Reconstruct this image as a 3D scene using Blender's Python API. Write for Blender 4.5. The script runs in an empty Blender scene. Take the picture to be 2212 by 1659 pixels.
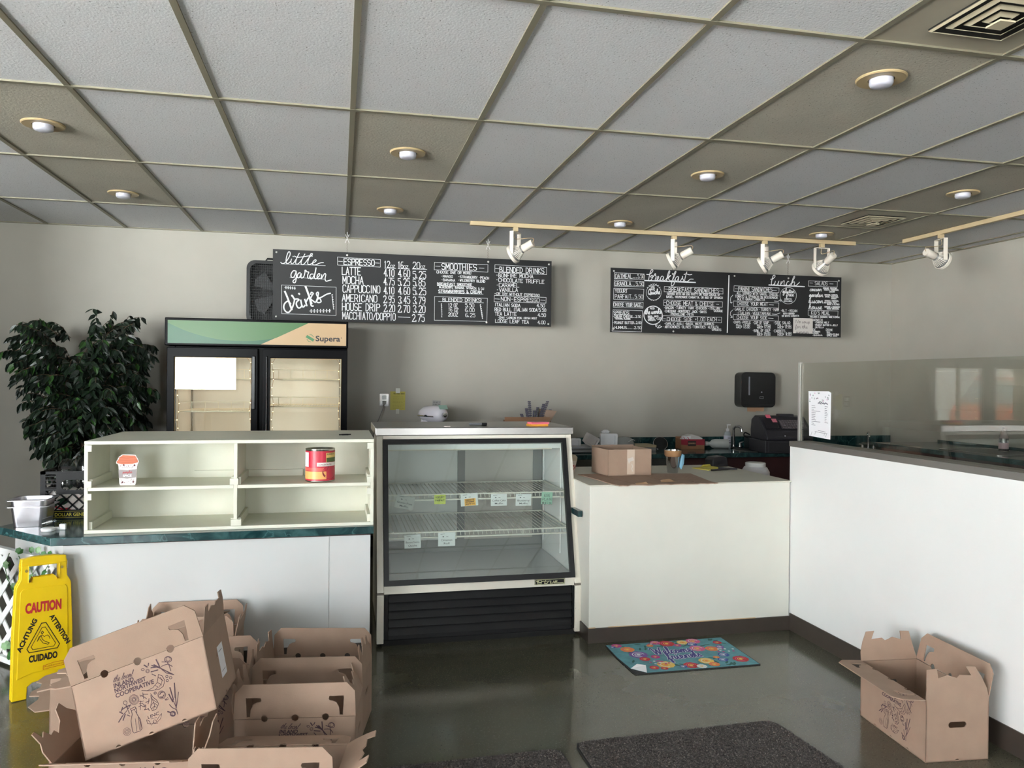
import bpy, bmesh, math, random
from mathutils import Vector, Matrix
from mathutils.geometry import tessellate_polygon
random.seed(7)
PI = math.pi
SC = bpy.context.scene
COL = SC.collection

# ------------------------------------------------------------------ camera
YAW, PITCH, ROLL, ZC, FPX = 0.21974, -0.005186, 0.009028, 1.53, 1671.77
_f = Vector((math.sin(YAW)*math.cos(PITCH), math.cos(YAW)*math.cos(PITCH), math.sin(PITCH)))
_r = Vector((math.cos(YAW), -math.sin(YAW), 0)); _u = _r.cross(_f)
_r2 = _r*math.cos(ROLL) + _u*math.sin(ROLL); _u2 = -_r*math.sin(ROLL) + _u*math.cos(ROLL)
cam_d = bpy.data.cameras.new('camera'); cam = bpy.data.objects.new('camera', cam_d); COL.objects.link(cam)
m = Matrix.Identity(4)
for i in range(3):
    m[i][0], m[i][1], m[i][2] = _r2[i], _u2[i], -_f[i]
m[2][3] = ZC
cam.matrix_world = m
cam_d.sensor_width = 36.0; cam_d.lens = 36.0*FPX/2212.0; cam_d.clip_start = 0.05
SC.camera = cam

# ------------------------------------------------------------------ sky, daylight, exposure
world = bpy.data.worlds.new('sky'); SC.world = world; world.use_nodes = True
wn = world.node_tree.nodes; wl = world.node_tree.links
bg = wn['Background']; bg.inputs[1].default_value = 20.0
# bright sky over a sunlit pavement, split at the horizon
tc = wn.new('ShaderNodeTexCoord'); sx = wn.new('ShaderNodeSeparateXYZ'); hz = wn.new('ShaderNodeMapRange'); wm = wn.new('ShaderNodeMix'); wm.data_type = 'RGBA'
hz.inputs['From Min'].default_value = -.02; hz.inputs['From Max'].default_value = .02
wl.new(tc.outputs['Generated'], sx.inputs[0]); wl.new(sx.outputs['Z'], hz.inputs['Value']); wl.new(hz.outputs[0], wm.inputs[0])
wm.inputs[6].default_value = (2.5, 2.5, 2.56, 1); wm.inputs[7].default_value = (0.94, 0.96, 1.04, 1); wl.new(wm.outputs[2], bg.inputs[0])
ROOM = dict(x0=-7.0, x1=5.72, y0=-5.5, y1=7.155, h=2.795)
# daylight enters through the window openings; portals only guide the sampling of the sky
WINDOWS = [  # axis, plane, a0, a1, z0, z1
    ('x', -7.0, -5.4, 0.4, 0.10, 2.74), ('y', -5.5, -4.0, -2.2, 1.20, 2.60), ('y', -5.5, 1.7, 2.3, 0.30, 2.05)]  # last opening is added to brighten the right counter and back wall
def portal(w):
    ax, p, a0, a1, z0, z1 = w
    d = bpy.data.lights.new('window_daylight', 'AREA'); d.shape = 'RECTANGLE'
    d.size = a1-a0; d.size_y = z1-z0; d.cycles.is_portal = True
    o = bpy.data.objects.new('window_daylight', d); COL.objects.link(o)
    c = (a0+a1)/2; z = (z0+z1)/2
    if ax == 'x':
        o.location = (p, c, z); o.rotation_euler = (PI/2, 0, -PI/2)
    else:
        o.location = (c, p, z); o.rotation_euler = (-PI/2, 0, PI)
    return o
PORTALS = [portal(w) for w in WINDOWS]
for o, w in zip(PORTALS, WINDOWS):      # -Z of the lamp must look into the room
    d = Vector((1, 0, 0)) if w[0] == 'x' else Vector((0, 1, 0))
    o.rotation_euler = d.to_track_quat('-Z', 'Z').to_euler()
vs = SC.view_settings
vs.view_transform = 'Standard'; vs.look = 'None'; vs.exposure = 0.81; vs.gamma = 1.0; vs.use_curve_mapping = False
SC.cycles.use_denoising = True
SC.cycles.max_bounces = 10; SC.cycles.diffuse_bounces = 5; SC.cycles.transparent_max_bounces = 16
SC.cycles.sample_clamp_indirect = 8.0
SC.cycles.caustics_reflective = False; SC.cycles.caustics_refractive = False

# ------------------------------------------------------------------ materials
def lin(c):
    return tuple(((v/255.0)/12.92 if v/255.0 <= .04045 else ((v/255.0+.055)/1.055)**2.4) for v in c) + (1,)
MATS = {}
def M(name, rgb=(200, 200, 200), rough=.55, metal=0.0, spec=.5, var=0.0, vscale=6.0, bump=0.0, bscale=60.0, emit=None, estr=0.0,
      trans=0.0, alpha=1.0, coat=0.0):
    if name in MATS: return MATS[name]
    m = bpy.data.materials.new(name); m.use_nodes = True; MATS[name] = m
    nt = m.node_tree; b = nt.nodes['Principled BSDF']
    b.inputs['Base Color'].default_value = lin(rgb); b.inputs['Roughness'].default_value = rough
    b.inputs['Metallic'].default_value = metal; b.inputs['Specular IOR Level'].default_value = spec
    b.inputs['Coat Weight'].default_value = coat
    if trans: b.inputs['Transmission Weight'].default_value = trans
    if emit: b.inputs['Emission Color'].default_value = lin(emit); b.inputs['Emission Strength'].default_value = estr
    if var or bump:
        g = nt.nodes.new('ShaderNodeNewGeometry')
    if var:
        n = nt.nodes.new('ShaderNodeTexNoise'); n.inputs['Scale'].default_value = vscale; n.inputs['Detail'].default_value = 4
        nt.links.new(g.outputs['Position'], n.inputs['Vector'])
        mp = nt.nodes.new('ShaderNodeMapRange'); mp.inputs['From Min'].default_value = .3; mp.inputs['From Max'].default_value = .7
        mp.inputs['To Min'].default_value = 1-var; mp.inputs['To Max'].default_value = 1+var
        nt.links.new(n.outputs['Fac'], mp.inputs['Value'])
        mx = nt.nodes.new('ShaderNodeMix'); mx.data_type = 'RGBA'; mx.blend_type = 'MULTIPLY'; mx.inputs[0].default_value = 1
        mx.inputs[6].default_value = lin(rgb); nt.links.new(mp.outputs[0], mx.inputs[7]); nt.links.new(mx.outputs[2], b.inputs['Base Color'])
    if bump:
        n2 = nt.nodes.new('ShaderNodeTexNoise'); n2.inputs['Scale'].default_value = bscale; n2.inputs['Detail'].default_value = 3
        nt.links.new(g.outputs['Position'], n2.inputs['Vector'])
        bp = nt.nodes.new('ShaderNodeBump'); bp.inputs['Strength'].default_value = bump; bp.inputs['Distance'].default_value = .01
        nt.links.new(n2.outputs['Fac'], bp.inputs['Height']); nt.links.new(bp.outputs[0], b.inputs['Normal'])
    return m
def glass(name, tint=(235, 242, 240), refl=1.0, rough=0.0):
    if name in MATS: return MATS[name]
    m = bpy.data.materials.new(name); m.use_nodes = True; MATS[name] = m
    nt = m.node_tree; nt.nodes.clear()
    o = nt.nodes.new('ShaderNodeOutputMaterial'); t = nt.nodes.new('ShaderNodeBsdfTransparent'); t.inputs[0].default_value = lin(tint)
    g = nt.nodes.new('ShaderNodeBsdfGlossy'); g.inputs['Roughness'].default_value = rough; g.inputs[0].default_value = (refl, refl, refl, 1)
    f = nt.nodes.new('ShaderNodeFresnel'); gb = nt.nodes.new('ShaderNodeNewGeometry'); mr = nt.nodes.new('ShaderNodeMapRange')
    mr.inputs['To Min'].default_value = 1.5; mr.inputs['To Max'].default_value = 1/1.5      # same reflectance from either side of the pane
    nt.links.new(gb.outputs['Backfacing'], mr.inputs['Value']); nt.links.new(mr.outputs[0], f.inputs[0])
    x = nt.nodes.new('ShaderNodeMixShader'); nt.links.new(f.outputs[0], x.inputs[0]); nt.links.new(t.outputs[0], x.inputs[1]); nt.links.new(g.outputs[0], x.inputs[2])
    nt.links.new(x.outputs[0], o.inputs[0]); return m
def speckle(name, base, dark, light, scale, amount, rough, mottling=.1, bump=0.0, spec=.5):
    """base colour with dark pits and light flecks of a fixed world size"""
    m = M(name, base, rough, spec=spec); nt = m.node_tree; b = nt.nodes['Principled BSDF']
    g = nt.nodes.new('ShaderNodeNewGeometry')
    def noise(sc, det):
        n = nt.nodes.new('ShaderNodeTexNoise'); n.inputs['Scale'].default_value = sc; n.inputs['Detail'].default_value = det
        nt.links.new(g.outputs['Position'], n.inputs['Vector']); return n
    def ramp(n, lo, hi):
        r = nt.nodes.new('ShaderNodeMapRange'); r.inputs['From Min'].default_value = lo; r.inputs['From Max'].default_value = hi
        nt.links.new(n.outputs['Fac'], r.inputs['Value']); return r
    def mix(fac, a, bcol, mode='MIX'):
        x = nt.nodes.new('ShaderNodeMix'); x.data_type = 'RGBA'; x.blend_type = mode
        nt.links.new(fac.outputs[0], x.inputs[0])
        if isinstance(a, tuple): x.inputs[6].default_value = a
        else: nt.links.new(a.outputs[2], x.inputs[6])
        x.inputs[7].default_value = bcol; return x
    n0 = ramp(noise(2.2, 5), .35, .65)
    bl = lin(base); x0 = mix(n0, bl, tuple(v*(1-mottling) for v in bl[:3])+(1,))
    x1 = mix(ramp(noise(scale, 2), .5+amount, .5+amount+.08), x0, lin(dark))
    x2 = mix(ramp(noise(scale*1.37, 2), .5+amount, .5+amount+.08), x1, lin(light))
    nt.links.new(x2.outputs[2], b.inputs['Base Color'])
    if bump:
        bp = nt.nodes.new('ShaderNodeBump'); bp.inputs['Strength'].default_value = bump; bp.inputs['Distance'].default_value = .01
        nt.links.new(noise(scale*.8, 2).outputs['Fac'], bp.inputs['Height']); nt.links.new(bp.outputs[0], b.inputs['Normal'])
    return m
def marble(name, base, vein, rough=.15):
    m = M(name, base, rough); nt = m.node_tree; b = nt.nodes['Principled BSDF']
    g = nt.nodes.new('ShaderNodeNewGeometry')
    n = nt.nodes.new('ShaderNodeTexNoise'); n.inputs['Scale'].default_value = 9; n.inputs['Detail'].default_value = 6; n.inputs['Distortion'].default_value = 1.6
    w = nt.nodes.new('ShaderNodeTexVoronoi'); w.feature = 'DISTANCE_TO_EDGE'; w.inputs['Scale'].default_value = 3.2
    va = nt.nodes.new('ShaderNodeMix'); va.data_type = 'RGBA'; va.inputs[0].default_value = .12
    nt.links.new(g.outputs['Position'], n.inputs['Vector']); nt.links.new(g.outputs['Position'], va.inputs[6]); nt.links.new(n.outputs['Color'], va.inputs[7])
    nt.links.new(va.outputs[2], w.inputs['Vector'])
    r = nt.nodes.new('ShaderNodeMapRange'); r.inputs['From Min'].default_value = 0.0; r.inputs['From Max'].default_value = .02
    r.inputs['To Min'].default_value = .55; r.inputs['To Max'].default_value = 0; nt.links.new(w.outputs['Distance'], r.inputs['Value'])
    r2 = nt.nodes.new('ShaderNodeMapRange'); r2.inputs['From Min'].default_value = .42; r2.inputs['From Max'].default_value = .75; r2.inputs['To Max'].default_value = .45
    nt.links.new(n.outputs['Fac'], r2.inputs['Value'])
    mx = nt.nodes.new('ShaderNodeMath'); mx.operation = 'MAXIMUM'; nt.links.new(r.outputs[0], mx.inputs[0]); nt.links.new(r2.outputs[0], mx.inputs[1])
    x = nt.nodes.new('ShaderNodeMix'); x.data_type = 'RGBA'; nt.links.new(mx.outputs[0], x.inputs[0]); x.inputs[6].default_value = lin(base); x.inputs[7].default_value = lin(vein)
    nt.links.new(x.outputs[2], b.inputs['Base Color']); return m

# ------------------------------------------------------------------ mesh helpers
class MB:
    """collects vertices and faces in world or thing coordinates"""
    def __init__(s): s.v = []; s.f = []; s.mi = []
    def add(s, vs, fs, mi=0):
        k = len(s.v); s.v += [tuple(q) for q in vs]; s.f += [tuple(i+k for i in f) for f in fs]; s.mi += [mi]*len(fs); return s
    def box(s, x0, x1, y0, y1, z0, z1, mi=0):
        return s.add([(x0,y0,z0),(x1,y0,z0),(x1,y1,z0),(x0,y1,z0),(x0,y0,z1),(x1,y0,z1),(x1,y1,z1),(x0,y1,z1)],
                     [(0,3,2,1),(4,5,6,7),(0,1,5,4),(1,2,6,5),(2,3,7,6),(3,0,4,7)], mi)
    def bar(s, a, b, w, h=None, up=(0,0,1), mi=0):
        """rectangular bar from a to b, w wide, h along 'up'"""
        a, b = Vector(a), Vector(b); h = h or w; d = (b-a).normalized(); sd = d.cross(Vector(up))
        if sd.length < 1e-4: sd = d.cross(Vector((1,0,0)))
        sd.normalize(); u = sd.cross(d).normalized()
        vs = []
        for p in (a, b):
            for i, j in ((-1,-1),(1,-1),(1,1),(-1,1)): vs.append(p+sd*(i*w/2)+u*(j*h/2))
        return s.add(vs, [(0,1,2,3),(7,6,5,4),(0,4,5,1),(1,5,6,2),(2,6,7,3),(3,7,4,0)], mi)
    def tube(s, path, r, n=8, cap=True, mi=0, closed=False):
        path = [Vector(p) for p in path]; N = len(path); rings = []; prev = None
        rr = r if isinstance(r, (list, tuple)) else [r]*N
        for i, p in enumerate(path):
            if closed: d = path[(i+1) % N]-path[i-1]
            else: d = path[min(i+1, N-1)]-path[max(i-1, 0)]
            d.normalize()
            if prev is None:
                sd = d.cross(Vector((0,0,1)))
                if sd.length < 1e-3: sd = d.cross(Vector((1,0,0)))
            else: sd = prev-d*prev.dot(d)
            sd.normalize(); prev = sd; u = d.cross(sd)
            rings.append([p+sd*(rr[i]*math.cos(2*PI*k/n))+u*(rr[i]*math.sin(2*PI*k/n)) for k in range(n)])
        vs = [q for R in rings for q in R]; fs = []
        for i in range(N if closed else N-1):
            j = (i+1) % N
            for k in range(n): fs.append((i*n+k, i*n+(k+1) % n, j*n+(k+1) % n, j*n+k))
        if cap and not closed: fs += [tuple(range(n-1, -1, -1)), tuple((N-1)*n+k for k in range(n))]
        return s.add(vs, fs, mi)
    def lathe(s, prof, c=(0,0,0), n=24, R=None, mi=0, cap0=True, cap1=True, sx=1.0, sy=1.0):
        c = Vector(c); R = R or Matrix.Identity(3); vs = []; fs = []
        for r, z in prof:
            for k in range(n): vs.append(c+R @ Vector((r*sx*math.cos(2*PI*k/n), r*sy*math.sin(2*PI*k/n), z)))
        for i in range(len(prof)-1):
            for k in range(n): fs.append((i*n+k, i*n+(k+1) % n, (i+1)*n+(k+1) % n, (i+1)*n+k))
        if cap0: fs.append(tuple(range(n-1, -1, -1)))
        if cap1: fs.append(tuple((len(prof)-1)*n+k for k in range(n)))
        return s.add(vs, fs, mi)
    def panel(s, outline, holes, t, O, U, V, mi=0):
        """flat sheet of thickness t with real cut-outs; O origin, U, V the sheet's axes (the sheet grows along U x V)"""
        O, U, V = Vector(O), Vector(U).normalized(), Vector(V).normalized(); N = U.cross(V)
        loops = [list(outline)]+[list(h) for h in holes]
        flat = [q for L in loops for q in L]; n = len(flat)
        tris = tessellate_polygon([[Vector((q[0], q[1], 0)) for q in L] for L in loops])
        vs = [O+U*q[0]+V*q[1] for q in flat]+[O+U*q[0]+V*q[1]+N*t for q in flat]; fs = []
        for a, b, c in tris:
            A, B, C_ = flat[a], flat[b], flat[c]
            if (B[0]-A[0])*(C_[1]-A[1])-(B[1]-A[1])*(C_[0]-A[0]) < 0: b, c = c, b
            fs.append((a, c, b)); fs.append((a+n, b+n, c+n))
        k = 0
        for L in loops:
            m_ = len(L)
            for i in range(m_): fs.append((k+i, k+(i+1) % m_, k+(i+1) % m_+n, k+i+n))
            k += m_
        return s.add(vs, fs, mi)
    def ribbon(s, pts, w, O, U, V, lift=0.0, mi=0):
        """a drawn stroke: quads along a polyline in the plane O, U, V"""
        O, U, V = Vector(O), Vector(U), Vector(V); N = U.cross(V)
        if len(pts) > 8:            # a flowing line: one strip, so that no two faces share a plane
            m_ = len(pts); L = []; R = []
            for i in range(m_):
                a, b = pts[max(i-1, 0)], pts[min(i+1, m_-1)]; dx, dy = b[0]-a[0], b[1]-a[1]; l = math.hypot(dx, dy) or 1
                px, py = -dy/l*w/2, dx/l*w/2; k = lift+i*1.2e-5
                L.append(O+U*(pts[i][0]+px)+V*(pts[i][1]+py)+N*k); R.append(O+U*(pts[i][0]-px)+V*(pts[i][1]-py)+N*k)
            return s.add(L+R, [(i, m_+i, m_+i+1, i+1) for i in range(m_-1)], mi)
        kk = 0
        for (x0, y0), (x1, y1) in zip(pts, pts[1:]):
            kk += 1
            dx, dy = x1-x0, y1-y0; l = math.hypot(dx, dy)
            if l < 1e-7: continue
            dx, dy = dx/l, dy/l; a = w*.45; px, py = -dy*w/2, dx*w/2
            q = [(x0-dx*a+px, y0-dy*a+py), (x0-dx*a-px, y0-dy*a-py), (x1+dx*a-px, y1+dy*a-py), (x1+dx*a+px, y1+dy*a+py)]
            s.add([O+U*x+V*y+N*(lift+kk*1.5e-5) for x, y in q], [(0,1,2,3)], mi)
        return s
    def disc(s, cx, cy, r, O, U, V, lift=0.0, n=10, ry=None, rot=0.0, mi=0, wob=0.0):
        O, U, V = Vector(O), Vector(U), Vector(V); N = U.cross(V); ry = ry or r; P = []
        for k in range(n):
            a = 2*PI*k/n; q = 1+wob*(1 if k % 2 else -1); x, y = r*q*math.cos(a), ry*q*math.sin(a)
            P.append(O+U*(cx+x*math.cos(rot)-y*math.sin(rot))+V*(cy+x*math.sin(rot)+y*math.cos(rot))+N*lift)
        return s.add(P, [tuple(range(n))], mi)
    def sphere(s, c, r, n=10, mi=0, sz=1.0):
        m_ = max(4, n//2); prof = [(r*math.sin(PI*i/m_) if 0 < i < m_ else r*.02, -r*sz*math.cos(PI*i/m_)) for i in range(m_+1)]
        return s.lathe(prof, c, n, mi=mi)
    def mesh(s, name, off=(0,0,0), smooth=False):
        me = bpy.data.meshes.new(name); o = off
        me.from_pydata([(v[0]-o[0], v[1]-o[1], v[2]-o[2]) for v in s.v], [], s.f); me.update()
        if smooth:
            me.polygons.foreach_set('use_smooth', [True]*len(me.polygons))
        return me
def link(name, data, parent=None):
    o = bpy.data.objects.new(name, data); COL.objects.link(o)
    if parent: o.parent = parent
    return o
def flat_print(o):
    if o.name.split('.')[0].endswith(('lettering', 'print', 'lines', 'writing', 'text', 'emblem')): o['kind'] = 'stuff'   # letters and marks too small to pick apart
def base_of(parent):
    v = Vector((0,0,0))
    while parent is not None: v += parent.location; parent = parent.parent
    return v
def W(name, mb, mat, parent=None, smooth=False, bevel=0.0, seg=2, label=None, auto=None):
    """one mesh object from world coordinates; under an unrotated parent the parent's place is taken off"""
    me = mb.mesh(name, base_of(parent), smooth)
    for mm in (mat if isinstance(mat, (list, tuple)) else [mat]): me.materials.append(mm)
    if isinstance(mat, (list, tuple)): me.polygons.foreach_set('material_index', mb.mi)
    o = link(name, me, parent); flat_print(o)
    if bevel:
        b = o.modifiers.new('edge', 'BEVEL'); b.width = bevel; b.segments = seg; b.limit_method = 'ANGLE'; b.angle_limit = .6
    if smooth and auto is not None:
        me.set_sharp_from_angle(angle=auto)
    if label: o['label'] = label
    return o
def L_(name, mb, mat, parent, **k):
    """one mesh object given in the parent's own coordinates"""
    s = parent.location.copy(); p2 = parent
    me = mb.mesh(name, (0,0,0), k.get('smooth', False))
    for mm in (mat if isinstance(mat, (list, tuple)) else [mat]): me.materials.append(mm)
    if isinstance(mat, (list, tuple)): me.polygons.foreach_set('material_index', mb.mi)
    if k.get('smooth') and k.get('auto') is not None: me.set_sharp_from_angle(angle=k['auto'])
    o = link(name, me, parent); flat_print(o)
    if k.get('bevel'):
        b = o.modifiers.new('edge', 'BEVEL'); b.width = k['bevel']; b.segments = 2; b.limit_method = 'ANGLE'; b.angle_limit = .6
    if k.get('label'): o['label'] = k['label']
    return o
def thing(name, label, cat, loc=(0,0,0), rot=(0,0,0), group=None):
    o = bpy.data.objects.new(name, None); COL.objects.link(o); o.empty_display_size = .1
    o.location = loc; o.rotation_euler = rot; o['label'] = label; o['category'] = cat
    if group: o['group'] = group
    return o
def tag(o, label, cat, group=None):
    o['label'] = label; o['category'] = cat
    if group: o['group'] = group
    return o
def struct(o, label=None):
    o['kind'] = 'structure'
    if label: o['label'] = label
    return o
def dup(src, parent, loc=None, rot=None, scale=None):
    o = src.copy(); COL.objects.link(o); o.parent = parent
    if loc is not None: o.location = loc
    if rot is not None: o.rotation_euler = rot
    if scale is not None: o.scale = scale
    return o
def dup_tree(root, loc, rot=None, label=None):
    r = root.copy(); COL.objects.link(r); r.location = loc
    if rot is not None: r.rotation_euler = rot
    if label: r['label'] = label
    for ch in list(root.children):
        c = ch.copy(); COL.objects.link(c); c.parent = r
        for g in list(ch.children):
            d = g.copy(); COL.objects.link(d); d.parent = c
    return r
def rrect(x0, x1, y0, y1, r, n=5):
    P = []
    for cx, cy, a in ((x1-r, y0+r, -PI/2), (x1-r, y1-r, 0), (x0+r, y1-r, PI/2), (x0+r, y0+r, PI)):
        for k in range(n+1): P.append((cx+r*math.cos(a+PI/2*k/n), cy+r*math.sin(a+PI/2*k/n)))
    return P
def circle(cx, cy, r, n=16, ry=None): return [(cx+r*math.cos(2*PI*k/n), cy+(ry or r)*math.sin(2*PI*k/n)) for k in range(n)]
def smooth_path(P, k=4):
    """Catmull-Rom through 2-D or 3-D points"""
    P = [Vector(p) for p in P]; out = []
    for i in range(len(P)-1):
        a, b, c, d = P[max(i-1, 0)], P[i], P[i+1], P[min(i+2, len(P)-1)]
        for j in range(k):
            t = j/k; out.append(.5*((2*b)+(c-a)*t+(2*a-5*b+4*c-d)*t*t+(3*b-a-3*c+d)*t**3))
    out.append(P[-1]); return [tuple(q) for q in out]

# ------------------------------------------------------------------ lettering
GL = {'A':"00 26 40;12 32",'B':"00 06 26 35 34 23 03;23 42 41 30 00",'C':"45 36 16 05 01 10 30 41",'D':"00 06 26 44 42 20 00",'E':"46 06 00 40;03 33",
'F':"46 06 00;03 33",'G':"45 36 16 05 01 10 30 41 43 23",'H':"06 00;46 40;03 43",'I':"26 20",'J':"46 41 30 10 01",'K':"06 00;46 03 40",'L':"06 00 40",
'M':"00 06 22 46 40",'N':"00 06 40 46",'O':"16 05 01 10 30 41 45 36 16",'P':"00 06 36 45 44 33 03",'Q':"16 05 01 10 30 41 45 36 16;22 40",'R':"00 06 36 45 44 33 03;23 40",
'S':"45 36 16 05 04 13 33 42 41 30 10 01",'T':"06 46;26 20",'U':"06 01 10 30 41 46",'V':"06 20 46",'W':"06 10 24 30 46",'X':"06 40;46 00",'Y':"06 23 46;23 20",'Z':"06 46 00 40",
'0':"16 05 01 10 30 41 45 36 16",'1':"15 26 20",'2':"05 16 36 45 44 00 40",'3':"05 16 36 45 44 23 42 41 30 10 01",'4':"30 36 02 42",'5':"46 06 04 34 43 41 30 10 01",
'6':"46 16 04 01 10 30 41 42 33 13 02",'7':"06 46 10",'8':"13 04 05 16 36 45 44 33 13 02 01 10 30 41 42 33",'9':"00 30 42 45 36 16 05 04 13 33 44",'.':"10 11",
',':"11 0-",'-':"13 33",'+':"13 33;24 22",'/':"00 46",'&':"40 05 16 25 01 10 20 42",':':"11 12;14 15",'*':"13 23","'":"26 25",'!':"26 22;20 21",' ':""}
NARROW = {'I':2.2, '1':3.0, '.':1.8, ',':1.8, "'":1.6, ':':1.8, '*':2.4, ' ':3.0, '!':2}
def caps(mb, text, p0, p1, h, w, O, U, V, lift, mi=0):
    """hand lettered capitals between two base points"""
    adv = [NARROW.get(c, 4)+1.3 for c in text]; tot = sum(adv)-1.3
    dx, dy = p1[0]-p0[0], p1[1]-p0[1]; L = math.hypot(dx, dy); ex, ey = dx/L, dy/L; k = L/tot; x = 0
    for c, a in zip(text, adv):
        for st in GL.get(c, '').split(';'):
            pts = []
            for tk in st.split():
                gx = float(tk[0]); gy = -1.0 if tk[1] == '-' else float(tk[1])
                if c in 'I1': gx -= 1
                elif c in ".,:'*!": gx -= 1
                u = (x+gx)*k; v = gy/6*h
                pts.append((p0[0]+ex*u-ey*v, p0[1]+ey*u+ex*v))
            if len(pts) > 1: mb.ribbon(pts, w, O, U, V, lift, mi)
        x += a
# joined-up lower case: x-height 1, each letter enters and leaves near the base line
SCR = {'a':(1.0,"0,.1 .5,.95 .25,1 .02,.6 .1,.1 .4,.1 .72,.95 .72,.25 .85,.05 1,.15"),'b':(.9,"0,.1 .4,1.5 .35,2.1 .18,1.9 .15,.2 .4,0 .7,.4 .55,.85 .75,.8 .9,.7"),'c':(.8,"0,.1 .3,.9 .6,1 .62,.85 .4,1 .12,.6 .25,.05 .55,.02 .8,.2"),
'd':(1.05,"0,.1 .5,.95 .25,1 .02,.6 .12,.08 .45,.15 .85,2 .76,.3 .88,.05 1.05,.15"),'e':(.75,"0,.1 .45,.6 .42,.98 .2,.95 .1,.45 .25,.03 .5,.05 .75,.2"),'f':(.7,"0,.1 .5,1.5 .48,2.05 .3,1.9 .25,.5 .2,-.8 .38,-.75 .4,.05 .7,.2"),
'g':(.95,"0,.1 .5,.95 .25,1 .02,.6 .1,.1 .4,.15 .7,.95 .66,-.6 .4,-.95 .22,-.65 .6,-.1 .95,.15"),'h':(.95,"0,.1 .4,1.5 .34,2.1 .18,1.9 .12,.02 .3,.8 .55,1 .66,.75 .66,.2 .78,.03 .95,.15"),'i':(.55,"0,.1 .25,.95 .22,.25 .33,.03 .55,.15;.28,1.4 .3,1.48"),
'k':(.95,"0,.1 .4,1.5 .34,2.1 .18,1.9 .12,.02 .3,.7 .6,1 .55,.65 .3,.55 .6,.1 .75,.03 .95,.15"),'l':(.55,"0,.1 .4,1.5 .34,2.1 .18,1.9 .15,.3 .3,.03 .55,.15"),'m':(1.5,"0,.1 .15,.95 .18,.03 .35,.8 .55,.98 .62,.7 .62,.03 .8,.8 1,.98 1.1,.7 1.1,.2 1.25,.03 1.5,.15"),
'n':(1.05,"0,.1 .15,.95 .18,.03 .35,.8 .6,.98 .7,.7 .7,.2 .85,.03 1.05,.15"),'o':(.85,"0,.1 .4,.98 .15,.85 .08,.3 .3,.02 .6,.3 .58,.8 .4,.98 .6,.85 .85,.85"),'p':(.95,"0,.1 .2,.95 .15,-.9 .2,.6 .5,.98 .72,.6 .55,.1 .25,.1 .95,.15"),'r':(.75,"0,.1 .15,.95 .25,1.05 .3,.85 .55,.85 .45,.3 .55,.03 .75,.15"),
's':(.7,"0,.1 .35,1 .4,.6 .5,.2 .3,0 .1,.1 .45,.05 .7,.2"),'t':(.6,"0,.1 .35,1.7 .25,.3 .38,.03 .6,.15;.05,1.15 .6,1.2"),'u':(1.0,"0,.1 .15,.95 .12,.3 .3,.03 .6,.3 .7,.95 .68,.25 .8,.03 1,.15"),'w':(1.3,"0,.1 .15,.95 .15,.3 .3,.03 .55,.3 .6,.9 .58,.3 .75,.03 1,.4 1.02,.95 1.3,.85"),
'v':(.9,"0,.1 .15,.95 .35,.03 .65,.95 .9,.85"),'y':(.95,"0,.1 .15,.95 .15,.3 .35,.1 .65,.95 .6,-.6 .35,-.9 .25,-.6 .95,.15"),
'W':(1.9,"-.1,1.7 .2,2 .4,1 .55,.05 .9,1.6 1.05,.9 1.2,.05 1.6,1.8 1.75,2 1.85,1.8"),'Q':(1.4,".9,1.9 .4,2 .05,1 .3,.05 .8,.1 1.15,1 .9,1.9;.6,.4 1.1,-.2 1.4,0"),'N':(1.4,"0,0 .1,1.9 .9,.05 1.1,1.9"),' ':(.5,"")}
def script(mb, text, p0, p1, h, w, O, U, V, lift, mi=0, slant=.25):
    """joined-up writing; h is the height of the tall letters"""
    tot = sum(SCR.get(c, (.8, ''))[0] for c in text); dx, dy = p1[0]-p0[0], p1[1]-p0[1]; L = math.hypot(dx, dy); ex, ey = dx/L, dy/L; k = L/tot; xh = h/2.05; x = 0
    for c in text:
        a, st = SCR.get(c, (.8, ''))
        for part in st.split(';'):
            pts = []
            for tk in part.split():
                gx, gy = (float(q) for q in tk.split(',')); u = (x+gx)*k+gy*xh*slant; v = gy*xh
                pts.append((p0[0]+ex*u-ey*v, p0[1]+ey*u+ex*v))
            if len(pts) > 1: mb.ribbon(smooth_path(pts, 4) if len(pts) > 2 else pts, w, O, U, V, lift, mi)
        x += a
_TC = {}
def type2d(text, bold=0.0):
    """sans lettering as flat faces, size 1: (verts, faces, x0, x1)"""
    key = (text, bold)
    if key not in _TC:
        cu = bpy.data.curves.new('lettering', 'FONT'); cu.body = text; cu.size = 1; cu.offset = bold; cu.resolution_u = 3
        o = bpy.data.objects.new('lettering', cu); COL.objects.link(o)
        dg = bpy.context.evaluated_depsgraph_get(); me = bpy.data.meshes.new_from_object(o.evaluated_get(dg))
        vs = [(v.co.x, v.co.y) for v in me.vertices]; fs = [tuple(p.vertices) for p in me.polygons]
        bpy.data.objects.remove(o); bpy.data.meshes.remove(me); bpy.data.curves.remove(cu)
        _TC[key] = (vs, fs, min(v[0] for v in vs), max(v[0] for v in vs))
    return _TC[key]
def sans(mb, text, p0, p1, h, O, U, V, lift, bold=0.0, mi=0, shear=0.0):
    """printed lettering, cap height h, stretched to run from p0 to p1"""
    vs, fs, a, b = type2d(text, bold); O, U, V = Vector(O), Vector(U), Vector(V); N = U.cross(V)
    dx, dy = p1[0]-p0[0], p1[1]-p0[1]; L = math.hypot(dx, dy); ex, ey = dx/L, dy/L; k = L/(b-a); s = h/.73
    P = []
    for x, y in vs:
        u, v = (x-a)*k+y*s*shear, y*s
        P.append(O+U*(p0[0]+ex*u-ey*v)+V*(p0[1]+ey*u+ex*v)+N*lift)
    mb.add(P, fs, mi)

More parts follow.
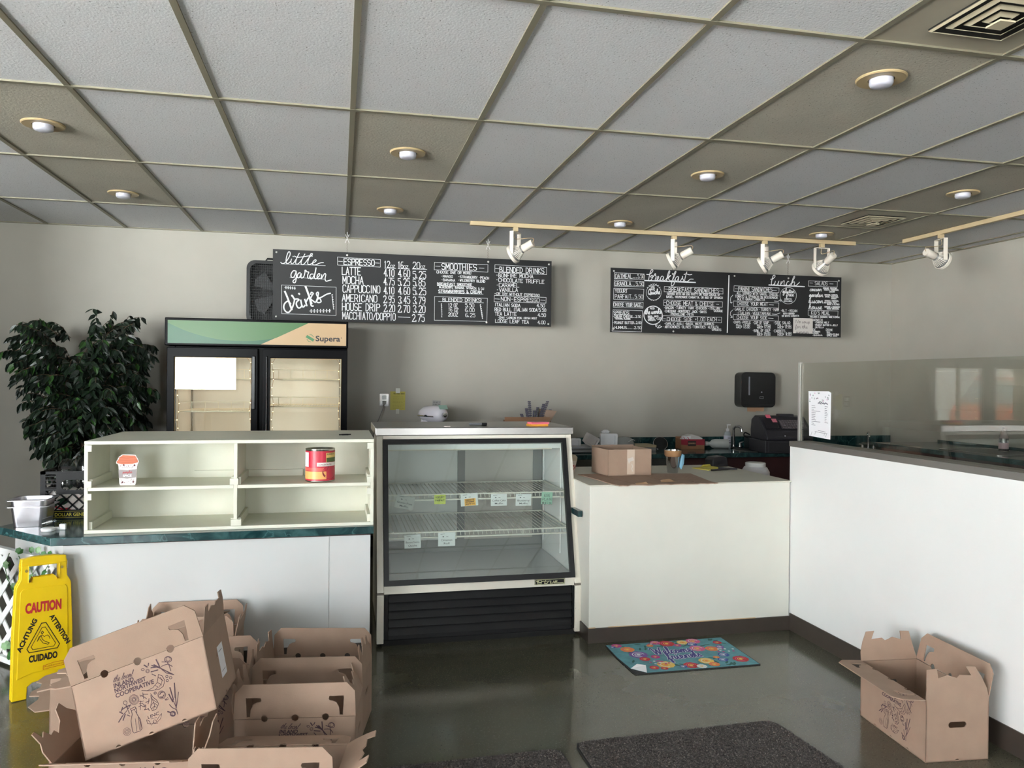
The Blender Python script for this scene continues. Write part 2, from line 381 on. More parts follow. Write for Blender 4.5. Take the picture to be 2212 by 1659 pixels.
# ------------------------------------------------------------------ hand lettering and print, in metres on the board or box face
T1 = [('ESPRESSO',.588,.493,.847,.493,.05,1.3),('LATTE',.574,.406,.73,.407,.064,1),('MOCHA',.58,.329,.753,.329,.063,1),('CAPPUCCINO',.581,.254,.897,.256,.063,1),('AMERICANO',.576,.176,.872,.176,.06,1),('HOUSE DRIP',.577,.098,.896,.098,.063,1),('MACCHIATO/DOPPIO',.58,.023,1.032,.023,.06,1),('12',.936,.482,.979,.482,.055,1),('OZ',.985,.482,1.023,.482,.023,1),('16',1.055,.481,1.096,.481,.055,1),('OZ',1.101,.481,1.139,.481,.024,1),('4.10',.931,.406,1.018,.406,.061,1),('4.60',1.055,.404,1.155,.405,.062,1),('4.75',.931,.328,1.021,.33,.062,1),('5.25',1.053,.328,1.155,.329,.062,1),('4.10',.932,.251,1.019,.252,.061,1),('4.60',1.057,.252,1.156,.252,.062,1),('2.95',.93,.173,1.022,.175,.061,1),('3.45',1.057,.173,1.157,.173,.061,1),('2.20',.933,.096,1.026,.097,.061,1),('2.70',1.055,.095,1.157,.095,.061,1),('20',1.182,.483,1.242,.483,.056,1),('OZ',1.251,.482,1.288,.484,.027,1),('5.25',1.183,.397,1.296,.399,.061,1),('5.85',1.184,.329,1.29,.33,.06,1),('5.25',1.184,.252,1.297,.253,.061,1),('3.79',1.185,.172,1.291,.173,.061,1),('3.20',1.186,.097,1.292,.096,.061,1),('2.75',1.18,.017,1.286,.018,.061,1),('SMOOTHIES',1.436,.485,1.749,.489,.053,1.2),('CHOOSE ONE OR MORE:',1.391,.45,1.707,.451,.021,1),('*MANGO',1.436,.414,1.535,.414,.021,1),('*STRAWBERRY *PEACH',1.588,.416,1.861,.412,.021,1),('*BANANA',1.437,.382,1.555,.381,.021,1),('*WILDBERRY BLEND',1.588,.385,1.827,.382,.021,1),('BREAKFAST SMOOTHIE',1.398,.343,1.708,.347,.023,1.3),('BLUEBERRY, BANANA, SPINACH, & OJ',1.415,.32,1.816,.317,.018,1),('STRAWBERRIES & CREAM',1.409,.278,1.794,.283,.025,1.4),('BLENDED DRINKS:',1.447,.202,1.803,.207,.03,1.2),('12 OZ',1.5,.153,1.579,.154,.032,1.2),('5.50',1.65,.157,1.729,.158,.033,1.2),('16 OZ',1.501,.117,1.585,.112,.03,1.2),('6.00',1.65,.117,1.732,.117,.03,1.2),('20OZ',1.498,.072,1.583,.072,.031,1.2),('6.25',1.653,.071,1.739,.07,.033,1.2),('BLENDED DRINKS',1.961,.483,2.374,.485,.045,1.2),('*BONFIRE MOCHA',1.933,.437,2.271,.438,.033,1.2),('*CHOCOLATE TRUFFLE',1.933,.395,2.375,.392,.032,1.2),('*CARAMEL',1.937,.347,2.14,.351,.035,1.2),('*VANILLA',1.94,.304,2.129,.31,.034,1.2),('-OR TRY WITHOUT ESPRESSO',1.914,.275,2.332,.273,.022,1),('NON-ESPRESSO',1.975,.224,2.332,.223,.034,1.2),('ITALIAN SODA',1.92,.174,2.153,.172,.028,1.2),('4.50',2.309,.177,2.383,.177,.028,1.2),('RED BULL ITALIAN SODA',1.919,.131,2.315,.135,.029,1.2),('5.50',2.327,.136,2.395,.136,.028,1.2),('TEA LATTE',1.921,.089,2.119,.092,.031,1.2),('4.50',2.319,.091,2.393,.09,.03,1.2),('*CHAI *LONDON FOG *IRISH MIST',1.951,.064,2.31,.065,.017,1),('LOOSE LEAF TEA',1.925,.026,2.234,.024,.029,1.2),('4.00',2.319,.023,2.39,.024,.029,1.2)]
P1 = [(.5,[(.534,.555),(.898,.549),(.898,.483),(.535,.486),(.534,.555)]),(.5,[(.073,.299),(.524,.295),(.525,.053),(.076,.055),(.073,.299)]),(.5,[(.072,.478),(.433,.477)]),(.5,[(.141,.367),(.434,.361)]),(.6,[(.936,.476),(1.032,.477)]),(.6,[(1.052,.476),(1.151,.477)]),(.7,[(.542,.519),(.576,.518)]),(.7,[(.855,.518),(.89,.517)]),(.8,[(1.057,.054),(1.159,.052)]),(.6,[(1.176,.478),(1.304,.479)]),(.5,[(1.371,.545),(1.852,.544),(1.852,.477),(1.369,.479),(1.371,.545)]),(.5,[(1.374,.242),(1.85,.242),(1.846,.034),(1.374,.033),(1.374,.242)]),(.5,[(1.916,.546),(2.398,.542),(2.398,.476),(1.915,.479),(1.916,.546)]),(.5,[(1.913,.27),(2.396,.267),(2.394,.215),(1.912,.213),(1.913,.27)]),(.5,[(1.41,.2),(1.815,.2)]),(.5,[(1.398,.339),(1.725,.344)]),(.5,[(1.409,.274),(1.811,.278)]),(.6,[(1.38,.512),(1.422,.512)]),(.6,[(1.772,.51),(1.817,.51)]),(.6,[(1.921,.512),(1.955,.511)]),(.6,[(1.92,.239),(1.961,.238)]),(.6,[(2.344,.241),(2.385,.24)]),(.5,[(.098,.277),(.188,.275)]),(.6,[(.107,.277),(.112,.286),(.107,.288),(.107,.277)]),(.6,[(.107,.277),(.112,.268),(.108,.266),(.107,.277)]),(.6,[(.125,.276),(.13,.286),(.125,.287),(.125,.276)]),(.6,[(.125,.276),(.13,.268),(.126,.266),(.125,.276)]),(.6,[(.143,.276),(.148,.285),(.144,.287),(.143,.276)]),(.6,[(.143,.276),(.148,.267),(.144,.265),(.143,.276)]),(.6,[(.161,.275),(.166,.285),(.162,.286),(.161,.275)]),(.6,[(.161,.275),(.166,.267),(.162,.265),(.161,.275)]),(.6,[(.179,.275),(.184,.284),(.18,.286),(.179,.275)]),(.6,[(.179,.275),(.184,.266),(.18,.264),(.179,.275)]),(.5,[(.303,.084),(.481,.092)]),(.6,[(.315,.085),(.322,.096),(.316,.098),(.315,.085)]),(.6,[(.315,.085),(.322,.073),(.317,.071),(.315,.085)]),(.6,[(.341,.086),(.347,.097),(.342,.1),(.341,.086)]),(.6,[(.341,.086),(.347,.075),(.342,.072),(.341,.086)]),(.6,[(.366,.087),(.373,.099),(.367,.101),(.366,.087)]),(.6,[(.366,.087),(.373,.076),(.367,.073),(.366,.087)]),(.6,[(.392,.088),(.398,.1),(.393,.102),(.392,.088)]),(.6,[(.392,.088),(.398,.077),(.393,.074),(.392,.088)]),(.6,[(.417,.089),(.424,.101),(.418,.103),(.417,.089)]),(.6,[(.417,.089),(.424,.078),(.418,.075),(.417,.089)]),(.6,[(.443,.09),(.449,.102),(.444,.104),(.443,.09)]),(.6,[(.443,.09),(.449,.079),(.444,.077),(.443,.09)]),(.6,[(.468,.092),(.475,.103),(.469,.105),(.468,.092)]),(.6,[(.468,.092),(.475,.08),(.469,.078),(.468,.092)]),(.5,[(.488,.23),(.503,.107)]),(.6,[(.49,.22),(.496,.231),(.49,.233),(.49,.22)]),(.6,[(.49,.22),(.496,.21),(.491,.208),(.49,.22)]),(.6,[(.492,.2),(.498,.21),(.493,.212),(.492,.2)]),(.6,[(.492,.2),(.498,.189),(.493,.187),(.492,.2)]),(.6,[(.495,.179),(.501,.19),(.495,.192),(.495,.179)]),(.6,[(.495,.179),(.501,.169),(.496,.167),(.495,.179)]),(.6,[(.497,.159),(.503,.169),(.498,.171),(.497,.159)]),(.6,[(.497,.159),(.503,.148),(.498,.146),(.497,.159)]),(.6,[(.5,.138),(.506,.148),(.5,.15),(.5,.138)]),(.6,[(.5,.138),(.506,.128),(.501,.126),(.5,.138)]),(.6,[(.502,.117),(.508,.128),(.503,.13),(.502,.117)]),(.6,[(.502,.117),(.508,.107),(.503,.105),(.502,.117)]),(.5,[(1.433,.176),(1.437,.068)]),(.6,[(1.433,.168),(1.44,.18),(1.434,.182),(1.433,.168)]),(.6,[(1.433,.168),(1.44,.157),(1.434,.155),(1.433,.168)]),(.6,[(1.434,.153),(1.44,.164),(1.435,.166),(1.434,.153)]),(.6,[(1.434,.153),(1.44,.142),(1.435,.14),(1.434,.153)]),(.6,[(1.434,.137),(1.441,.149),(1.435,.151),(1.434,.137)]),(.6,[(1.434,.137),(1.441,.126),(1.435,.124),(1.434,.137)]),(.6,[(1.435,.122),(1.441,.133),(1.436,.135),(1.435,.122)]),(.6,[(1.435,.122),(1.442,.111),(1.436,.109),(1.435,.122)]),(.6,[(1.435,.106),(1.442,.118),(1.436,.12),(1.435,.106)]),(.6,[(1.435,.106),(1.442,.095),(1.437,.093),(1.435,.106)]),(.6,[(1.436,.091),(1.442,.102),(1.437,.104),(1.436,.091)]),(.6,[(1.436,.091),(1.443,.08),(1.437,.078),(1.436,.091)]),(.6,[(1.436,.075),(1.443,.087),(1.437,.089),(1.436,.075)]),(.6,[(1.436,.075),(1.443,.064),(1.438,.062),(1.436,.075)]),(.5,[(1.783,.181),(1.804,.063)]),(.6,[(1.785,.173),(1.791,.184),(1.786,.186),(1.785,.173)]),(.6,[(1.785,.173),(1.792,.162),(1.786,.159),(1.785,.173)]),(.6,[(1.788,.156),(1.795,.167),(1.789,.169),(1.788,.156)]),(.6,[(1.788,.156),(1.795,.145),(1.789,.142),(1.788,.156)]),(.6,[(1.791,.139),(1.798,.15),(1.792,.153),(1.791,.139)]),(.6,[(1.791,.139),(1.798,.128),(1.792,.126),(1.791,.139)]),(.6,[(1.794,.122),(1.801,.134),(1.795,.136),(1.794,.122)]),(.6,[(1.794,.122),(1.801,.111),(1.795,.109),(1.794,.122)]),(.6,[(1.797,.105),(1.804,.117),(1.798,.119),(1.797,.105)]),(.6,[(1.797,.105),(1.804,.094),(1.798,.092),(1.797,.105)]),(.6,[(1.8,.089),(1.807,.1),(1.801,.102),(1.8,.089)]),(.6,[(1.8,.089),(1.807,.078),(1.801,.075),(1.8,.089)]),(.6,[(1.803,.072),(1.81,.083),(1.804,.085),(1.803,.072)]),(.6,[(1.803,.072),(1.81,.061),(1.804,.058),(1.803,.072)])]
S1 = [(1,[(.063,.492),(.077,.48),(.096,.486),(.118,.511),(.139,.552),(.14,.577),(.128,.581),(.115,.551),(.108,.511),(.111,.487),(.123,.482),(.145,.501),(.153,.524),(.148,.498),(.154,.481),(.17,.489),(.189,.52)]),(1,[(.217,.577),(.194,.526),(.187,.491),(.198,.479),(.219,.495),(.239,.525)]),(1,[(.263,.571),(.239,.522),(.231,.49),(.242,.477),(.264,.493),(.294,.536),(.321,.565),(.324,.574),(.31,.571),(.294,.53),(.286,.495),(.294,.48),(.316,.488),(.349,.507),(.356,.52),(.344,.522),(.327,.5),(.33,.481),(.35,.48),(.377,.493),(.4,.501),(.419,.502)]),(1,[(.175,.549),(.2,.538),(.249,.545),(.294,.554),(.327,.554)]),(1,[(.165,.546),(.167,.543)]),(1.2,[(.19,.42),(.168,.422),(.15,.393),(.154,.367),(.174,.371),(.19,.412),(.191,.42),(.193,.372),(.188,.332),(.177,.32),(.166,.328),(.171,.342),(.201,.366)]),(1.2,[(.228,.407),(.212,.404),(.201,.381),(.207,.364),(.22,.37),(.234,.402),(.231,.373),(.24,.363),(.256,.38),(.264,.414),(.264,.43),(.272,.429),(.278,.418),(.295,.416),(.287,.392),(.287,.37),(.295,.363),(.317,.376)]),(1.2,[(.334,.4),(.314,.399),(.303,.376),(.312,.359),(.328,.368),(.345,.406),(.356,.458),(.35,.418),(.342,.377),(.351,.361),(.367,.37),(.384,.39),(.386,.405),(.375,.404),(.364,.381),(.373,.361),(.392,.368)]),(1.2,[(.403,.397),(.398,.362)]),(1.2,[(.401,.365),(.423,.403),(.431,.409),(.437,.398),(.431,.364),(.44,.344),(.462,.35),(.485,.357)]),(2.2,[(.098,.249),(.126,.182),(.159,.086)]),(1.8,[(.151,.137),(.126,.162),(.099,.141),(.092,.107),(.107,.076),(.132,.068),(.156,.097),(.173,.143),(.178,.183),(.156,.211),(.164,.208),(.178,.183),(.203,.184),(.216,.176),(.2,.161),(.195,.138),(.209,.11),(.228,.111),(.244,.134)]),(1.8,[(.23,.179),(.241,.128),(.253,.117),(.269,.135)]),(2,[(.216,.229),(.219,.226)]),(1.8,[(.263,.186),(.272,.158),(.283,.124)]),(1.8,[(.274,.158),(.291,.192),(.302,.193),(.31,.164),(.319,.13),(.338,.128)]),(2.4,[(.268,.297),(.296,.221),(.322,.142)]),(1.6,[(.31,.187),(.324,.219),(.334,.235),(.318,.244),(.312,.222)]),(1.6,[(.31,.187),(.33,.174),(.352,.16),(.366,.189),(.377,.235),(.371,.247),(.36,.235),(.368,.212),(.391,.19),(.399,.167),(.38,.158),(.363,.166),(.374,.189),(.407,.208),(.446,.232),(.48,.242)])]
T2 = [('OATMEAL',.044,.503,.211,.508,.038,1.1),('....5.50',.219,.509,.328,.513,.036,1.1),('GRANOLA',.042,.434,.198,.438,.038,1.1),('...5.50',.209,.439,.326,.442,.035,1.1),('YOGURT',.043,.369,.164,.371,.033,1.1),('PARFAIT',.043,.315,.202,.319,.036,1.1),('..5.50',.21,.32,.319,.323,.033,1.1),('CHOOSE YOUR BAGEL',.031,.241,.314,.243,.033,1.1),('SPREADS:',.031,.168,.19,.17,.03,1.1),('*CREAM CHEESE...2.50',.026,.135,.301,.14,.023,1),('*SEASONAL FLAVORS',.043,.12,.196,.12,.013,1),('*PEANUT BUTTER..2.00',.027,.077,.305,.083,.022,1),('*HUMMUS......2.50',.027,.031,.305,.035,.025,1),('WE',.397,.427,.435,.428,.015,1),('HAVE',.389,.403,.438,.404,.018,1),('ADD',.393,.224,.437,.224,.018,1),('BASIL, MAYO',.372,.149,.476,.152,.014,1),('TOMATO',.372,.131,.435,.133,.015,1),('SPROUTS',.373,.113,.447,.115,.015,1),('+3.00',.455,.126,.504,.127,.023,1),('BREAKFAST SANDWICHES',.581,.397,1.095,.401,.039,1.1),('SERVED WITH AN EGG PATTY ON YOUR CHOICE OF',.562,.365,1.11,.373,.02,1),('BAGEL, HOUSEMADE CIABATTA, OR BED OF SPINACH',.557,.337,1.136,.345,.019,1),('CHOOSE MEAT & CHEESE',.558,.271,1.048,.274,.036,1.1),('*BACON *TURKEY *HAM *CHICKEN *ITALIAN',.536,.233,1.106,.239,.022,1),('SAUSAGE',1.046,.217,1.137,.218,.018,1),('*CHEDDAR *MONTEREY JACK *SWISS',.537,.2,.97,.204,.021,1),('*PROVOLONE *FETA',.595,.173,.835,.175,.021,1),('CHOOSE SIDE +1.00 EACH',.565,.118,1.076,.128,.034,1.1),('*GARLIC AIOLI *BASIL MAYO *HUMMUS',.541,.082,1.048,.089,.021,1),('*ARTICHOKES *OLIVES *TOMATOES *ALFALFA',.533,.05,1.096,.061,.022,1),('SPROUTS',1.028,.036,1.125,.036,.019,1),('PANINI SANDWICHES',1.303,.427,1.664,.431,.038,1.1),('ALL SERVED WITH SAUCE, CHEESE,',1.286,.394,1.735,.395,.023,1),('TOMATO & SPINACH ON HOUSEMADE',1.268,.363,1.726,.364,.023,1),('MULTI GRAIN CIABATTA',1.295,.336,1.585,.34,.021,1),('CHOOSE YOUR MEAT',1.292,.289,1.617,.292,.03,1.1),('*GARLIC CHICKEN *TURKEY *HAM',1.255,.237,1.737,.244,.027,1),('*ITALIAN *VEGETARIAN',1.291,.201,1.644,.204,.025,1),('CHOOSE YOUR SIDE',1.29,.157,1.612,.158,.03,1.1),('*CHIPS *PICKLE',1.25,.112,1.436,.113,.024,1),('FULL 13.00',1.283,.088,1.428,.091,.015,1),('HALF 10.00',1.284,.067,1.428,.069,.015,1),('*CUP OF SOUP',1.464,.111,1.631,.114,.025,1),('FULL 14.00',1.506,.09,1.649,.093,.016,1),('HALF 11.00',1.507,.069,1.65,.072,.016,1),('*SIDE SALAD',1.686,.114,1.865,.121,.025,1),('FULL 14.00',1.729,.095,1.874,.096,.015,1),('HALF 11.00',1.729,.074,1.878,.078,.015,1),('*BOWL OF SOUP',1.462,.034,1.647,.038,.023,1),('FULL 16.00',1.507,.016,1.647,.019,.014,1),('HALF 13.00',1.507,-.001,1.648,.001,.014,1),('*CARROTS',1.681,.036,1.81,.039,.024,1),('FULL 6.00',1.73,.021,1.878,.026,.014,1),('HALF 4.00',1.73,.003,1.878,.008,.015,1),('CIABATTA',1.8,.359,1.877,.362,.011,1),('AVAILABLE',1.791,.338,1.884,.341,.011,1),('*BLT *VEGAN',1.764,.238,1.938,.24,.023,1),('BOTH SERVED',1.789,.214,1.91,.217,.014,1),('ON WHITE CIABATTA',1.774,.19,1.96,.197,.015,1),('SALADS',2.134,.514,2.273,.515,.036,1.1),("KID'S MEAL",2.097,.222,2.302,.223,.034,1.1),('INCLUDES A SANDWICH, SIDE, & DRINK',2.082,.191,2.414,.194,.013,1),('SANDWICH',2.085,.155,2.221,.158,.022,1),('*CHEESE MELT',2.139,.136,2.294,.137,.015,1),('*PEANUT BUTTER & JELLY',2.136,.111,2.393,.114,.015,1),('*NUTELLA',2.137,.089,2.234,.09,.014,1),('SIDE',2.087,.06,2.146,.06,.02,1),('DRINK',2.263,.062,2.336,.062,.021,1),('*CARROTS',2.115,.043,2.197,.045,.013,1),('*CHIPS',2.115,.027,2.178,.028,.012,1),('*BANANA',2.115,.009,2.223,.011,.012,1),('*MILK',2.266,.044,2.308,.044,.012,1),('*CHOCOLATE MILK',2.267,.024,2.407,.024,.013,1),('*APPLE JUICE',2.267,.007,2.388,.009,.013,1),('ROMAINE, CROUTONS,',2.226,.479,2.385,.481,.013,1),('TOMATO, PARMESAN,',2.233,.463,2.401,.466,.012,1),('CAESAR',2.296,.447,2.354,.448,.012,1),('ROMAINE, CARROTS,',2.243,.414,2.392,.416,.012,1),('ONION, TOMATOES,',2.249,.396,2.399,.398,.012,1),('RANCH',2.319,.38,2.373,.381,.012,1),('SPINACH, TOMATOES,',2.244,.355,2.402,.357,.012,1),('ARTICHOKE, FETA,',2.237,.337,2.38,.339,.012,1),('BASIL & OLIVES',2.273,.321,2.409,.323,.013,1),('ROMAINE & CRANBERRY',2.244,.295,2.416,.296,.012,1),('HOUSE DRESSING',2.27,.277,2.403,.278,.013,1)]
P2 = [(.5,[(.034,.553),(.33,.554),(.33,.501),(.033,.499),(.034,.553)]),(.5,[(.033,.485),(.328,.48),(.327,.432),(.032,.429),(.033,.485)]),(.5,[(.03,.41),(.328,.409),(.324,.308),(.028,.306),(.03,.41)]),(.5,[(.027,.284),(.322,.286),(.32,.231),(.027,.231),(.027,.284)]),(.5,[(.024,.208),(.317,.207),(.308,.009),(.016,.01),(.024,.208)]),(.5,[(.534,.443),(1.139,.445),(1.14,.392),(.532,.393),(.534,.443)]),(.5,[(.53,.316),(1.136,.316),(1.134,.265),(.526,.265),(.53,.316)]),(.5,[(.522,.166),(1.128,.167),(1.127,.114),(.519,.117),(.522,.166)]),(1.6,[(.336,.492),(.851,.492)]),(.6,[(.54,.418),(.576,.417)]),(.6,[(1.098,.42),(1.132,.418)]),(.6,[(.533,.292),(.552,.292)]),(.6,[(1.071,.291),(1.097,.29)]),(.6,[(.529,.138),(.551,.137)]),(.6,[(1.09,.14),(1.115,.14)]),(.7,[(.45,.081),(.469,.049),(.483,.052)]),(.7,[(.45,.061),(.45,.081),(.472,.075)]),(.7,[(.496,.078),(.48,.067),(.483,.049),(.502,.055),(.513,.065),(.494,.068)]),(.6,[(.034,.163),(.193,.165)]),(.5,[(.503,.384),(.502,.373),(.5,.362),(.495,.351),(.489,.342),(.481,.333),(.472,.326),(.462,.319),(.451,.315),(.44,.312),(.428,.311),(.416,.311),(.405,.313),(.394,.317),(.384,.323),(.374,.33),(.367,.338),(.36,.347),(.356,.357),(.353,.368),(.352,.379),(.353,.39),(.355,.401),(.36,.411),(.366,.421),(.373,.43),(.382,.437),(.392,.443),(.403,.448),(.415,.451),(.427,.452),(.438,.452),(.45,.45),(.461,.446),(.471,.44),(.48,.433),(.488,.425),(.494,.416),(.499,.406),(.502,.395),(.503,.384)]),(1.3,[(.515,.17),(.514,.156),(.511,.143),(.506,.13),(.498,.119),(.489,.108),(.478,.099),(.466,.092),(.452,.086),(.438,.083),(.424,.081),(.41,.082),(.395,.085),(.382,.09),(.37,.096),(.359,.105),(.349,.115),(.342,.126),(.336,.138),(.332,.152),(.331,.165),(.332,.178),(.335,.192),(.341,.204),(.348,.216),(.357,.226),(.368,.236),(.38,.243),(.394,.248),(.408,.252),(.422,.254),(.437,.253),(.451,.25),(.464,.245),(.476,.239),(.488,.23),(.497,.22),(.505,.209),(.511,.196),(.514,.183),(.515,.17)]),(.6,[(.48,.343),(.488,.338),(.494,.346)]),(.6,[(.464,.325),(.472,.321),(.478,.328)]),(.6,[(.443,.314),(.451,.309),(.457,.316)]),(.6,[(.42,.309),(.428,.305),(.435,.312)]),(.6,[(.398,.312),(.405,.308),(.412,.315)]),(.6,[(.377,.323),(.385,.318),(.391,.325)]),(.6,[(.359,.429),(.367,.425),(.374,.432)]),(.6,[(.376,.447),(.383,.442),(.39,.45)]),(.6,[(.396,.459),(.404,.454),(.41,.461)]),(.6,[(.419,.463),(.426,.458),(.433,.466)]),(.6,[(.442,.46),(.449,.455),(.456,.463)]),(.6,[(.462,.45),(.47,.445),(.477,.453)]),(.6,[(.479,.434),(.487,.429),(.493,.436)]),(1.6,[(1.201,.571),(1.189,.023)]),(.6,[(1.929,.401),(1.928,.388),(1.925,.376),(1.92,.364),(1.913,.353),(1.904,.343),(1.893,.335),(1.881,.328),(1.868,.322),(1.855,.319),(1.841,.318),(1.827,.318),(1.813,.321),(1.8,.325),(1.788,.331),(1.777,.339),(1.768,.349),(1.76,.359),(1.755,.371),(1.751,.383),(1.75,.395),(1.751,.408),(1.754,.42),(1.759,.432),(1.767,.443),(1.776,.453),(1.786,.461),(1.798,.468),(1.811,.474),(1.825,.477),(1.839,.479),(1.853,.478),(1.866,.476),(1.879,.471),(1.892,.465),(1.902,.457),(1.912,.448),(1.919,.437),(1.925,.426),(1.928,.414),(1.929,.401)]),(1.6,[(1.629,.496),(2.016,.493)]),(.5,[(1.256,.475),(1.739,.47),(1.738,.425),(1.254,.422),(1.256,.475)]),(.5,[(1.252,.328),(1.739,.323),(1.738,.273),(1.251,.276),(1.252,.328)]),(.5,[(1.252,.198),(1.736,.196),(1.735,.146),(1.252,.149),(1.252,.198)]),(.5,[(2.06,.552),(2.384,.557),(2.383,.502),(2.059,.5),(2.06,.552)]),(.5,[(2.06,.263),(2.395,.263),(2.393,.21),(2.06,.213),(2.06,.263)]),(.7,[(1.244,.384),(1.223,.362),(1.218,.334),(1.227,.307)]),(.7,[(1.218,.315),(1.227,.306),(1.239,.316)]),(.7,[(1.243,.24),(1.222,.22),(1.219,.193),(1.238,.168)]),(.7,[(1.223,.165),(1.241,.169),(1.237,.185)]),(.7,[(1.689,.341),(1.726,.339),(1.763,.354)]),(.7,[(1.748,.354),(1.763,.354),(1.76,.337)]),(.7,[(1.666,.213),(1.712,.211),(1.752,.226)]),(.6,[(1.267,.446),(1.294,.446)]),(.6,[(1.667,.445),(1.713,.444)]),(.6,[(1.635,.303),(1.681,.302)]),(.6,[(1.627,.172),(1.679,.171)]),(.6,[(2.075,.532),(2.109,.532)]),(.6,[(2.298,.531),(2.337,.531)])]
S2 = [(1,[(.352,.55),(.382,.551),(.409,.573),(.417,.591),(.403,.596),(.387,.562),(.377,.515),(.374,.492),(.393,.493),(.415,.527),(.409,.545),(.393,.529),(.415,.527),(.431,.548),(.439,.561),(.445,.554),(.439,.543),(.45,.536),(.442,.513),(.44,.497),(.454,.497),(.47,.514),(.475,.527),(.47,.537),(.459,.521),(.462,.497),(.478,.498),(.497,.517)]),(1,[(.519,.539),(.503,.536),(.492,.509),(.503,.495),(.517,.51),(.525,.536),(.522,.505),(.533,.497),(.55,.512),(.574,.549),(.588,.585),(.579,.59),(.566,.553),(.555,.497)]),(1,[(.561,.517),(.583,.541),(.599,.549),(.574,.523),(.589,.502),(.605,.498),(.622,.517),(.641,.561),(.651,.588),(.641,.587),(.627,.551),(.613,.499),(.603,.462),(.611,.451),(.628,.463),(.636,.489),(.627,.499),(.647,.515)]),(1,[(.674,.542),(.655,.536),(.644,.513),(.655,.497),(.669,.511),(.68,.54),(.676,.509),(.686,.496),(.702,.51),(.719,.539),(.716,.544),(.72,.523),(.73,.505),(.716,.495),(.705,.499)]),(1,[(.763,.592),(.749,.55),(.741,.508),(.75,.497),(.775,.502),(.797,.521),(.831,.522)]),(1,[(.73,.562),(.757,.571),(.786,.563),(.816,.568)]),(1,[(1.644,.552),(1.671,.558),(1.693,.581),(1.689,.593),(1.674,.589),(1.662,.553),(1.654,.514),(1.663,.497),(1.687,.509),(1.699,.537),(1.69,.509),(1.7,.494),(1.721,.508),(1.736,.539),(1.727,.505),(1.74,.496)]),(1,[(1.761,.534),(1.752,.496)]),(1,[(1.753,.501),(1.782,.538),(1.795,.541),(1.792,.513),(1.801,.498),(1.82,.511)]),(1,[(1.847,.534),(1.835,.54),(1.82,.517),(1.826,.498),(1.848,.501),(1.866,.518)]),(1,[(1.866,.496),(1.884,.555),(1.899,.589),(1.909,.584),(1.89,.55),(1.872,.508),(1.881,.525),(1.9,.536),(1.909,.528),(1.903,.503),(1.919,.5),(1.944,.518),(1.962,.536)])]
C2 = [('Quiche',.37,.362,.491,.37,.048,1.3),('the works',.343,.174,.506,.186,.051,1.2),('gluten',1.778,.421,1.91,.425,.047,1.1),('free',1.815,.392,1.902,.395,.041,1.1),('caesar',2.075,.452,2.208,.455,.042,1.1),('garden',2.07,.393,2.227,.397,.048,1.1),('tuscan',2.064,.333,2.228,.337,.05,1.1),('house',2.065,.273,2.216,.276,.053,1.1)]
BT = [('the local',.1345,.2136,.1998,.21,.02),('INLAND',.1343,.1945,.2018,.1929,.0145),('NORTHWEST',.1343,.1777,.241,.1801,.0145),('COOPERATIVE',.1343,.1608,.2644,.1609,.0145),('LINC',.2231,.0548,.2615,.055,.011)]
